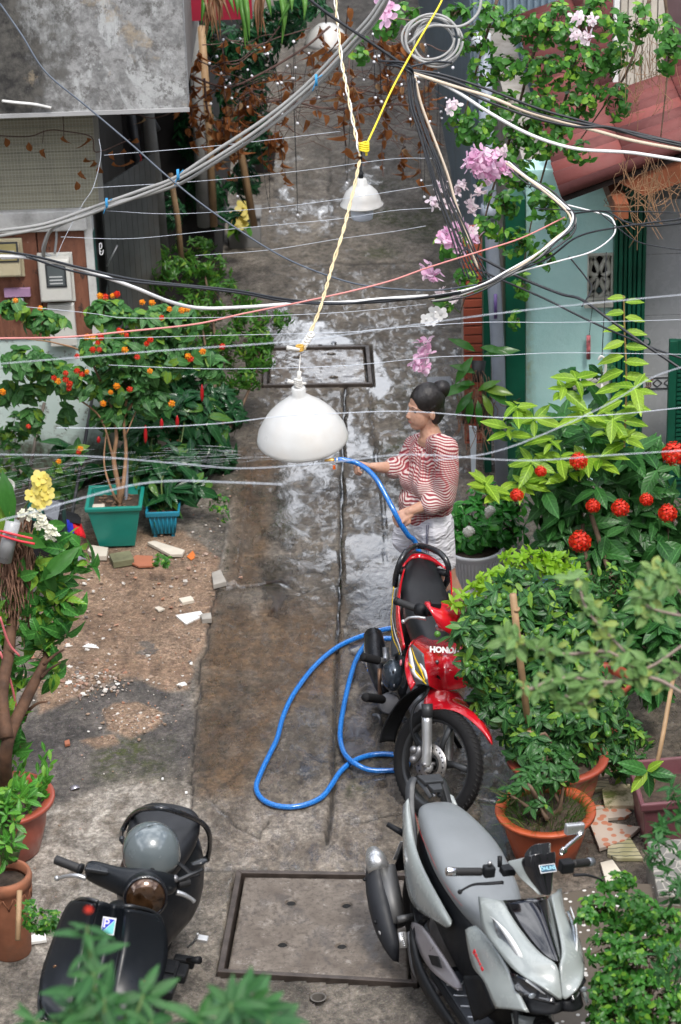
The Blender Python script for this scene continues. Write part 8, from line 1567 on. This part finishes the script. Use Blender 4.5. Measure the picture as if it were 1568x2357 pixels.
# ================= top right bougainvillea
YV = 12.7
bo_ = bush('bougainvillea', 'bougainvillea with pink and white flowers trailing over the red tiled roof', 'climbing plant', PY(1250, 200, YV), [(1120, 40, 60, 40, YV), (1200, 60, 80, 50, YV), (1290, 60, 80, 60, YV), (1380, 40, 70, 50, YV), (1470, 50, 60, 50, YV-.2), (1540, 110, 40, 90, YV-.4), (1180, 150, 70, 50, YV), (1270, 160, 80, 50, YV), (1350, 150, 70, 60, YV), (1110, 170, 45, 40, YV), (1160, 240, 60, 40, YV), (1250, 240, 60, 50, YV), (1340, 230, 60, 50, YV), (1420, 230, 40, 50, YV), (1090, 300, 60, 45, YV), (1170, 330, 70, 50, YV), (1260, 330, 50, 40, YV), (1120, 390, 50, 40, YV), (1200, 410, 60, 40, YV), (1060, 270, 40, 40, YV), (1250, 460, 50, 50, YV-.1), (1160, 470, 50, 40, YV), (1050, 560, 45, 35, YV), (1190, 560, 50, 40, YV-.1), (1280, 520, 40, 40, YV-.1), (1080, 640, 40, 40, YV), (1200, 650, 30, 40, YV-.1), (1190, 740, 15, 35, YV-.1), (890, 60, 40, 40, YV+.4), (930, 30, 60, 30, YV+.4), (830, 120, 25, 40, YV+.6), (1020, 700, 30, 30, YV), (1250, 590, 30, 35, YV-.1), (1330, 350, 40, 30, YV), (1100, 100, 50, 40, YV), (1050, 30, 40, 30, YV), (1430, 130, 60, 40, YV), (1220, 290, 60, 40, YV), (1300, 290, 50, 30, YV), (1130, 520, 40, 40, YV)], 880, 5, K_BOU, .044, individual=260, upb=.2, el=.1, shell=.1, twigs=True)
tk = MB()
for pts in ([(1300, -20), (1230, 120), (1180, 300), (1130, 450), (1090, 620), (1060, 720)], [(1350, -20), (1320, 160), (1270, 330), (1230, 480), (1200, 640)], [(1500, -20), (1450, 150), (1400, 230), (1330, 330)], [(1150, -20), (1100, 150), (1060, 300)], [(1200, 60), (1050, 60), (900, 40)], [(1530, -20), (1540, 120), (1520, 330)]): tk.tube(spl([PY(a, b, YV+.1) for a, b in pts], 6), [.010, .008, .005, .003], 6)
obj('vine_stem', tk, BARK, bo_)
for (a, b, w_) in ((600, 730, 0), (640, 710, 0), (690, 780, 0), (720, 715, 0), (745, 775, 0), (620, 790, 0), (210, 62, 0), (195, 25, 0), (515, 485, 1), (750, 695, 1), (1090, 80, 1), (1160, 90, 1), (1135, 165, 1), (1080, 160, 1), (460, 850, 1), (485, 920, 1), (430, 925, 1), (510, 945, 1), (560, 850, 1), (600, 930, 1), (640, 880, 1), (610, 965, 1), (540, 875, 1), (520, 1080, 0), (490, 1110, 0), (600, 1060, 1), (620, 1090, 0), (550, 1040, 0), (545, 1130, 0), (640, 740, 0), (665, 800, 0)): inst('flower', BGW if w_ else BGP, bo_, PY(784+a/2, b/2, YV-.5), frame_from(randdir(), randdir()), random.uniform(.85, 1.25))
for (a, b, w_) in ((410, 60, 0), (440, 85, 0), (465, 165, 1), (530, 185, 1), (385, 410, 0), (350, 480, 0), (392, 450, 0), (375, 510, 0)): inst('flower', BGW if w_ else BGP, bo_, PY(784+a/2, 589+b/2, YV-.4), frame_from(randdir(), randdir()), random.uniform(.8, 1.1))
wo_ = thing('white_orchid', 'white moth orchid blooms above the woman beside the cable bundle', 'orchid', PY(1000, 725, 12.6))
for a_, b_, s_ in ((1003, 718, 1.2), (982, 735, 1.0), (1015, 722, 1.1), (998, 738, .9)): inst('flower', OW, wo_, PY(a_, b_, 12.3), frame_from(randdir()*np.array([1, .3, 1]), (random.uniform(-.3, .3), -.85, .4)), s_)
obj('stem', MB().tube(spl([PY(1000, 730, 12.4), PY(1030, 700, 12.5), PY(1060, 720, 12.7)]), .003, 5), GSTEM, wo_)
yf = bush('yellow_flowers', 'yellow flowers in the grey planter far down the lane', 'flowers', PY(560, 540, 19.0), [(555, 520, 20, 16, 18.6), (470, 640, 30, 10, 16.2)], 14, 4, K_BOU, .07)
for a_, b_ in ((560, 478), (566, 488), (548, 505), (553, 512), (545, 500)): inst('flower', OY, yf, PY(a_, b_, 18.2), frame_from((1, 0, 0), (0, -.8, .5)), 1.9)
# ================= dry vine over the lane and hanging straps
YD = 15.6
dv = thing('dry_vine', 'dry brown leafed vine hanging across the lane under the parapet', 'vine', PY(700, 200, YD)); X = []; tw = MB()
def strand(x0, y0, x1, y1, n, Y=YD, sag=20, ls=.07, dens=.7):
    P = [PY(x0+(x1-x0)*t_+random.gauss(0, 4), y0+(y1-y0)*t_+sag*math.sin(math.pi*t_)+random.gauss(0, 5), Y+random.uniform(-.1, .1)) for t_ in np.linspace(0, 1, n)]; tw.tube(spl(P, 3), random.uniform(.002, .0045), 4, cap=False)
    for p in spl(P, 2):
        if random.random() < dens:
            for _ in range(random.choice([1, 1, 2])): X.append((p+np.array([0, 0, -.01]), frame_from(np.array([random.gauss(0, .35), random.gauss(0, .3)-.1, -1]), (random.gauss(0, 1), -1, .3)), ls*random.uniform(.6, 1.2)))
for k in range(40): x = random.uniform(430, 980); y = random.uniform(60, 250); a = random.uniform(60, 200); strand(x, y, x+random.choice([-1, 1])*a, y+random.gauss(20, 40), 6, dens=.32)
for k in range(30): x = random.uniform(430, 660); y = random.uniform(200, 360); strand(x, y, x+random.gauss(0, 40), y+random.uniform(10, 70), 4, dens=.5, sag=0)
for (x, y0, y1) in ((780, 60, 260), (800, 20, 330), (820, 200, 380), (900, 100, 400), (960, 120, 410), (640, 300, 410), (480, 240, 380), (520, 260, 330), (560, 250, 330), (870, 60, 190), (935, 60, 230), (990, 150, 300), (975, 180, 320), (740, 60, 200), (925, 330, 400), (510, 100, 240), (450, 120, 240)): strand(x, y0, x+random.gauss(0, 12), y1, 7, dens=.75, sag=0, ls=.075, Y=YD-.9 if 760 < x < 840 else YD)
for (x, y) in ((12, 325), (66, 335), (147, 320), (102, 350), (200, 325), (197, 370), (187, 400), (216, 378), (176, 425), (228, 390), (260, 355), (285, 350), (262, 380), (315, 325), (300, 375)): X.append((PY(x, y-8, 14.25), frame_from(np.array([random.gauss(0, .2), 0, -1]), (random.gauss(0, 1), -1, 0)), .065))
tw.tube(spl([PY(-5, 312, 14.25), PY(66, 314, 14.25), PY(110, 300, 14.25), PY(150, 302, 14.25), PY(210, 315, 14.25), PY(222, 350, 14.25), PY(300, 320, 14.3)]), .0035, 5); tw.tube(spl([PY(100, 300, 14.25), PY(98, 330, 14.25)]), .002, 4); tw.tube(spl([PY(145, 262, 14.25), PY(147, 318, 14.25)]), .0025, 4)
for k in range(120): x = random.uniform(560, 1010); y = random.uniform(180, 330); tw.tube([PY(x, y, YD), PY(x+random.uniform(-70, 70), y+random.uniform(-25, 40), YD+random.uniform(-.2, .2))], .0022, 3, cap=False)
for pts in ([(430, 170), (520, 200), (600, 170), (700, 110), (760, 60)], [(560, 250), (650, 230), (760, 250), (900, 240), (1010, 250)], [(470, 180), (480, 260), (520, 330)]): tw.tube(spl([PY(a, b, YD) for a, b in pts]), .008, 6)
obj('twig', tw, M('dry_twig', (.11, .065, .055), .85), dv, kind='stuff'); make_leaves(dv, X, K_DRY, 290)
bush('dark_vine_mass', 'dark green leafy vine mass behind the dry leaves at the top', 'vine', PY(600, 100, 17), [(500, 100, 60, 60, 17.2), (580, 130, 70, 60, 17.0), (640, 60, 60, 50, 17.0), (680, 20, 60, 30, 16.8), (560, 230, 60, 60, 17.2), (590, 330, 40, 50, 17.2), (560, 420, 35, 50, 17.3), (590, 300, 30, 60, 17.2), (600, 60, 60, 40, 17.0), (720, 10, 60, 15, 16.5), (470, 440, 50, 50, 17.3), (500, 500, 50, 25, 17.3), (380, 480, 40, 60, 16.6), (460, 300, 60, 60, 17.3)], 460, 6, K_GLO, .075, upb=.2)
sl = thing('strap_leaf_plant', 'hanging plant with long strap leaves below the crimson signboard', 'hanging plant', PY(560, -20, 14.9)); SLG = leafmat('strap_green', (.06, .19, .03), (.16, .34, .07), None, veins=False, obj_random=True); SLD = leafmat('strap_dry', (.20, .10, .05), (.34, .19, .10), None, veins=False, obj_random=True)
def strap(a, b, c, d, w, mat):
    P = spl([PY(a, b, 14.9), PY((a+c)/2+random.gauss(0, 5), (b+d)/2-10, 14.75), PY(c, d, 14.7)], 6); Wd = [w*math.sin(math.pi*min(1, .15+.85*i/(len(P)-1))) for i in range(len(P))]
    rows = [[p+np.array([-q_, 0, .004]), p+np.array([0, -.008, 0]), p+np.array([q_, 0, .004])] for p, q_ in zip(P, Wd)]; obj('leaf', MB().grid(rows), mat, sl, solid=.001)
for (a, b, c, d) in ((470, -30, 463, 60), (550, -30, 572, 110), (545, -30, 565, 118), (560, -30, 575, 95), (530, -30, 548, 40), (520, -30, 540, 30), (655, -30, 648, 110), (640, -30, 655, 80), (680, -30, 700, 50), (660, -30, 672, 30), (600, -30, 625, 40), (690, -30, 640, 60)): strap(a, b, c, d, .017, SLG)
for k in range(22): x = random.choice([490, 500, 510, 480, 600, 610, 620]); strap(x+random.gauss(0, 6), -30, x+random.gauss(0, 14), random.uniform(40, 105), .010, SLD)
dr_ = MB()
for k in range(45): x = random.gauss(1500, 38); y = random.uniform(350, 420); P = [PY(x+random.gauss(0, 10)*t_, y+t_*random.uniform(15, 55), 12.6) for t_ in (0, 1, 2, 3)]; dr_.tube(spl(P, 2), .0022, 3, cap=False)
for k in range(30): x = random.gauss(1475, 30); y = random.uniform(60, 200); P = [PY(x+random.gauss(0, 8)*t_, y+t_*random.uniform(15, 45), 12.6) for t_ in (0, 1, 2, 3)]; dr_.tube(spl(P, 2), .0018, 3, cap=False)
tag(obj('dry_tendrils', dr_, M('dry_tendril', (.30, .17, .09), .8, var=.4)), 'dry brown tendrils dangling from the eave at the right edge', 'tendrils', kind='stuff')
# ================================================================ CABLES AND WIRES
CG = M('grey_cable', (.30, .30, .29), .5, var=.1, dirt=.2); CW = M('white_cable', (.66, .66, .66), .4, var=.05); CC = M('cream_cable', (.52, .43, .33), .5); CK = M('black_cable', (.012, .014, .018), .42); CT = M('thin_wire', (.50, .54, .60), .4); CR = M('pink_cable', (.55, .22, .20), .5); BT_ = M('blue_twine', (.03, .25, .50), .6)
def wire(label, pts, D, r, mat, cat='cable', name='cable', group=None, k=8):
    Ds = D if hasattr(D, '__len__') else (D, D); n = len(pts); P = [PD(a, b, Ds[0]+(Ds[1]-Ds[0])*i/(n-1)) for i, (a, b) in enumerate(pts)]
    return tag(obj(name, MB().tube(spl(P, k), r, 6), mat), label, cat, group)
B1 = [(-10, 532), (100, 516), (200, 482), (245, 466), (330, 436), (404, 408), (500, 345), (600, 280), (680, 218), (740, 160), (800, 95), (850, 40), (890, -20)]
def off(pts, dx, dy, j=0): return [(a+dx+random.gauss(0, j), b+dy+random.gauss(0, j)) for a, b in pts]
wire('topmost grey cable of the thick sagging bundle on the left', B1, (13.2, 12), .0095, CG)
wire('middle grey cable of the thick sagging bundle on the left', off(B1, 2, 10, 2), (13.2, 12), .0095, CG)
wire('lowest grey cable of the thick sagging bundle, bending down to the white meter', [(100, 590), (104, 560), (125, 520), (190, 498), (250, 470), (340, 448), (420, 420), (510, 365), (600, 306), (690, 235), (760, 165), (812, 110), (870, 40), (900, -20)], (13.4, 12), .010, CG)
for a, b, lb in ((246, 468, 'blue twine tied round the grey bundle near the corner post'), (410, 402, 'blue twine tied round the grey bundle over the grey post'), (728, 184, 'blue twine tied round the grey bundle near the top')):
    c = PD(a, b, 12.9-.9*(a-246)/500); mb = MB()
    for k in range(3): mb.tube([c+np.array([.004*k-.004, .022*math.cos(t_), .028*math.sin(t_)]) for t_ in np.linspace(0, 6.28, 12)], .003, 5)
    mb.tube([c, c+np.array([.03, -.02, .03])], .003, 5).tube([c, c+np.array([-.02, -.02, -.05])], .003, 5); tag(obj('twine', mb, BT_), lb, 'twine')
wc_ = [(-10, 590), (60, 592), (130, 604), (220, 630), (310, 662), (390, 694), (460, 709), (560, 707), (680, 699), (790, 696), (880, 688), (985, 681)]
wire('thick white cable sagging from the meters across the lane', wc_, (10.6, 12), .0085, CW)
wire('black cable running beside the thick white sagging cable', [(-10, 576), (80, 590), (180, 615), (300, 642), (420, 656), (540, 668), (640, 686), (740, 697), (860, 696), (980, 684), (1060, 672)], (10.6, 12), .006, CK)
wire('second black cable wound loosely under the first beside the white cable', [(60, 590), (160, 622), (300, 648), (430, 660), (560, 676), (660, 694), (780, 700), (880, 690), (960, 688), (1060, 676)], (10.6, 12), .005, CK)
wire('thin pink and white cable rising from left edge to the bougainvillea', [(-10, 779), (150, 776), (300, 762), (450, 746), (560, 722), (680, 698), (800, 672), (900, 646), (985, 616), (1100, 580), (1200, 548), (1300, 500)], (10.5, 12.3), .0045, CR)
wire('dark wire slanting from the parapet down across the lane to the woman side', [(0, 8), (50, 80), (105, 165), (200, 245), (300, 330), (400, 418), (500, 495), (640, 585), (760, 636), (860, 660), (1000, 668), (1100, 655)], (12.5, 12.3), .005, M('slate_wire', (.06, .075, .10), .5))
wire('dark wire from the top centre down to the black cable knot', [(690, -20), (760, 35), (850, 95), (930, 150), (960, 170)], (12, 12.2), .008, CK)
K0 = (945, 162)
for i, (lb, p, r_, m_) in enumerate([('thick white cable sweeping right from the knot over the tiled roof', [(950, 172), (1000, 184), (1060, 216), (1120, 255), (1200, 300), (1270, 328), (1340, 344), (1440, 350), (1500, 358), (1600, 374)], .009, CW), ('cream cable sweeping right above the white one', [(950, 168), (1050, 200), (1130, 224), (1210, 256), (1300, 282), (1380, 303), (1460, 324), (1600, 350)], .009, CC), ('upper black cable sweeping right from the knot', [(940, 160), (1020, 172), (1130, 208), (1240, 250), (1340, 278), (1440, 305), (1600, 335)], .007, CK), ('middle black cable sweeping right beside the cream one', [(940, 162), (1040, 186), (1150, 232), (1260, 268), (1370, 290), (1420, 296), (1600, 338)], .008, CK), ('lower black cable sweeping right under the cream one', [(945, 168), (1040, 198), (1140, 240), (1240, 274), (1330, 292), (1400, 292), (1480, 316), (1600, 342)], .007, CK), ('short black cable from the knot curving right to the coil', [(930, 158), (960, 150), (1000, 142), (1040, 144)], .006, CK)]): wire(lb, p, (12.1, 12.3), r_, m_)
mb = MB()
for k in range(7): mb.tube(spl([PD(900+random.gauss(0, 10), 145+random.gauss(0, 6), 12.1), PD(935+random.gauss(0, 5), 158+random.gauss(0, 5), 12.05), PD(952, 172+random.gauss(0, 5), 12.1), PD(950+random.gauss(0, 5), 190, 12.1)], 4), .006, 6)
tag(obj('cable_knot', mb, CK), 'tangled black knot where the cables meet above the lane', 'cable knot')
DB = [(946, 175), (952, 240), (975, 310), (1000, 380), (1022, 450), (1050, 520), (1078, 590), (1100, 640)]
nm_ = ['leftmost', 'second', 'third', 'fourth', 'fifth', 'sixth', 'rightmost']
for i in range(7):
    p = [(a+(i-3)*(2+7*t_)+random.gauss(0, 2), b+random.gauss(0, 2)) for (a, b), t_ in zip(DB, np.linspace(0, 1, len(DB)))]; wire('%s of seven black cables dropping from the knot beside the pink flowers' % nm_[i], p, (12.05, 12.1), .0045, CK)
wire('pale brown cable inside the dropping black bundle', [(955, 175), (970, 240), (1000, 320), (1030, 400), (1050, 470), (1075, 540), (1100, 620)], (12.1, 12.15), .007, CC)
R1 = [(1170, 372), (1210, 405), (1255, 435), (1295, 468), (1318, 492), (1312, 520), (1280, 552), (1230, 588), (1170, 622), (1110, 655), (1050, 672), (990, 682)]
wire('white cable of the loop bundle hanging before the mint wall', R1, (12.3, 12), .0055, CW); wire('grey cable of the loop bundle before the mint wall', off(R1, 4, 8, 2), (12.3, 12), .0055, CG); wire('cream cable of the loop bundle before the mint wall', off(R1, -6, 4, 2), (12.3, 12), .006, CC)
wire('first black cable of the loop bundle before the mint wall', off(R1, 8, 2, 3), (12.3, 12), .006, CK); wire('second black cable of the loop bundle before the mint wall', off(R1, 2, 14, 3), (12.3, 12), .005, CK)
wire('white cable curling down in front of the vent block', [(1300, 470), (1370, 488), (1405, 500), (1417, 525), (1405, 550), (1360, 580), (1290, 600), (1200, 625), (1110, 660)], (12.4, 12.1), .0045, CW)
for lb, p, r_ in (('black wire crossing right of the vent block to the picture edge', [(1310, 492), (1390, 486), (1440, 510), (1500, 520), (1600, 510)], .005), ('black wire rising right from the loop bundle', [(1100, 652), (1250, 600), (1330, 545), (1430, 522), (1600, 500)], .005), ('thin black wire to the right edge under the eave', [(1230, 480), (1330, 484), (1420, 486), (1600, 490)], .003), ('black wire sagging below the vent block', [(1380, 488), (1430, 530), (1480, 560), (1600, 580)], .003), ('upper of two black cables slanting down right across the mint wall', [(1070, 570), (1120, 600), (1200, 640), (1290, 676), (1340, 690), (1410, 740), (1480, 790), (1600, 870)], .008), ('lower of two black cables slanting down right across the mint wall', [(1100, 620), (1180, 655), (1260, 690), (1350, 735), (1440, 775), (1500, 800), (1600, 835)], .006), ('black wire dropping beside the vent block', [(1310, 590), (1350, 640), (1362, 665), (1340, 705)], .004)): wire(lb, p, (12.3, 11.9), r_, CK)
TH = [('thin wire above the yellow flowers just under the dry vine', [(240, 357), (500, 335), (784, 302)], 13), ('thin wire tied left of the broad grey post', [(215, 432), (480, 415), (700, 392), (900, 366), (1000, 364)], 13), ('thin wire passing behind the small white lamp', [(245, 485), (400, 492), (600, 480), (784, 458), (1000, 425)], 13), ('thin wire just below the small white lamp', [(140, 545), (300, 549), (500, 530), (784, 503), (900, 485), (1000, 478)], 13), ('thin wire over the far lane concrete', [(450, 588), (620, 575), (784, 549), (890, 535), (980, 520)], 13), ('thin wire crossing above the far drain cover', [(60, 706), (210, 721), (280, 731), (400, 732), (550, 729), (784, 719), (980, 700)], 12), ('thin wire passing over the far drain cover frame', [(0, 780), (250, 778), (500, 772), (784, 765), (880, 757), (1100, 742), (1300, 742), (1600, 735)], 11.5), ('thin wire crossing the far drain cover', [(250, 840), (500, 849), (784, 842), (1000, 822), (1150, 818), (1300, 812), (1600, 816)], 11), ('thin wire rising from the meter boxes to the dry vine', [(130, 592), (150, 545), (190, 470), (215, 430), (232, 360), (228, 320)], 13.4)]
for lb, p, d in TH: wire(lb, p, d, .0013, CT, 'wire', 'wire')
for lb, p, d, r_ in (('blurred pale cord rising to the right above the far drain cover', [(-10, 838), (200, 821), (400, 805), (680, 785), (900, 755), (1200, 715), (1600, 675)], 8.3, .0014), ('pale cord crossing the woman\'s face level', [(130, 985), (300, 985), (500, 975), (650, 958), (784, 951), (940, 947), (1180, 962), (1400, 955), (1600, 935)], 9.5, .0016), ('blurred pale cord crossing behind the hose nozzle', [(-10, 1046), (200, 1050), (400, 1066), (550, 1078), (700, 1070), (784, 1062), (950, 1046), (1200, 1060), (1400, 1048), (1600, 1035)], 8.2, .0014), ('blurred pale cord arching low over the teal planter', [(-10, 1200), (80, 1178), (170, 1152), (300, 1118), (400, 1107), (520, 1110), (650, 1115)], 7.6, .0018), ('blurred pale cord rising steeply at the right before the green door', [(1000, 1060), (1130, 1042), (1250, 1000), (1400, 930), (1500, 870), (1600, 835)], 8.2, .0014)): wire(lb, p, d, r_, CT, 'cord', 'cord')
cb_ = thing('cable_coil', 'coiled grey cable hanging at the top right of centre', 'cable coil', PD(1005, 90, 12.5))
for k in range(5): c = (1000+random.gauss(0, 8), 88+random.gauss(0, 8)); ra_, rb2 = random.uniform(40, 72), random.uniform(42, 60); obj('loop', MB().tube(spl([PD(c[0]+ra_*math.cos(t_), c[1]+rb2*math.sin(t_), 12.5+.03*k) for t_ in np.linspace(0, 6.28, 12, endpoint=False)], 5, True), .007, 7), CG, cb_)
obj('tail', MB().tube(spl([PD(940, 100, 12.5), PD(990, 60, 12.5), PD(1060, 60, 12.5), PD(1100, 30, 12.5), PD(1110, -20, 12.5)]), .008, 7), CG, cb_)
sl_ = thing('string_lights', 'string of small white bulbs tangled in the dry vine', 'string lights', PY(700, 180, 15.5)); BUL = instmesh('bulb', MB().ell((0, 0, 0), .009, 8, 6), M('bulb_white', (.75, .76, .8), .3)); tw2 = MB(); P = []
for k in range(72): P.append(PY(random.uniform(440, 1060), random.uniform(70, 285) if k < 60 else random.uniform(400, 520), 15.5+random.uniform(-.2, .1)))
for p in P: inst('bulb', BUL, sl_, p, None, random.uniform(.8, 1.2))
P.sort(key=lambda p: p[0])
for i in range(0, len(P)-6, 6): tw2.tube(spl(P[i:i+7], 3), .0018, 4, cap=False)
obj('light_cord', tw2, CK, sl_)
# broom, dustpan, poles, bottle on the left
br = thing('broom', 'broom with red and blue bristles leaning left of the teal planter', 'broom', PY(175, 1225, 13.2)); obj('handle', MB().tube([PY(165, 1190, 13.3), PY(200, 990, 13.9), PY(215, 900, 14.2)], .011, 8), DKP, br); obj('head', MB().prism([PY(143, 1186, 13.25), PY(178, 1196, 13.2), PY(186, 1206, 13.15), PY(146, 1200, 13.2)], (0, .04, .02)), BLKP, br, smooth=False)
for c_, x0, x1, nm in (((.01, .02, .35), 145, 166, 'blue'), ((.60, .01, .02), 166, 186, 'red')):
    mb = MB()
    for k in range(46): t_ = random.random(); xa = x0+(x1-x0)*t_; mb.tube([PY(xa, 1194+(xa-145)*.25, 13.2), PY(xa+(xa-150)*.5*.6, 1222+(xa-145)*.35+random.uniform(-3, 3), 13.1)], .0028, 3, cap=False)
    obj('bristles', mb, M('bristle_'+nm, c_, .6), br, label=nm+' half of the bristles')
tag(obj('pole', MB().tube([PY(60, 1130, 13.9), PY(82, 1010, 14.1), PY(102, 928, 14.3)], .012, 8), M('brown_grey_pole', (.14, .12, .10), .6)), 'thin brown grey pole with black cap leaning on the pale green wall', 'pole')
tag(obj('pole', MB().tube([PY(290, 1180, 13.3), PY(292, 1060, 13.6), PY(285, 960, 13.9)], .012, 8), M('blue_grey_pole', (.16, .18, .22), .5)), 'blue grey pole standing in the teal planter behind the lantana trunk', 'pole')
bk = thing('bin', 'black square bin behind the orchid roots with a dustpan on top', 'bin', PY(115, 1290, 12.3)); c = PY(112, 1275, 12.3); obj('body', MB().box(c+np.array([0, .1, .08]), (.19, .2, .34)), M('bin_black', (.012, .014, .018), .35), bk, smooth=False, bevel=.012)
tag(obj('dustpan', MB().prism([PY(92, 1150, 12.3), PY(140, 1160, 12.25), PY(132, 1205, 12.1), (PY(105, 1190, 12.15))], (0, .004, .01)), M('dustpan_grey', (.20, .21, .23), .35, .5), smooth=False), 'grey metal dustpan resting on the black bin', 'dustpan')
tag(obj('glass_jar', MB().lathe([(.05, 0), (.055, .02), (.05, .10), (.04, .12)], 18, PY(85, 1190, 12.25)), M('green_jar', (.02, .13, .11), .15)), 'dark green jar beside the dustpan under the yellow orchid', 'jar')
bo = thing('plastic_bottle', 'crushed clear plastic bottle lying behind the trailing leaves', 'bottle', G(170, 1290)); CLR = NT('clear_plastic'); CLR.set(color=(.42, .42, .50), rough=.12, trans=.5); obj('body', MB().tube(spl([G(148, 1288, .05), G(165, 1290, .05), G(182, 1286, .045), G(196, 1290, .03)], 4), [.045, .05, .042, .045, .035, .016], 14), CLR.m, bo)
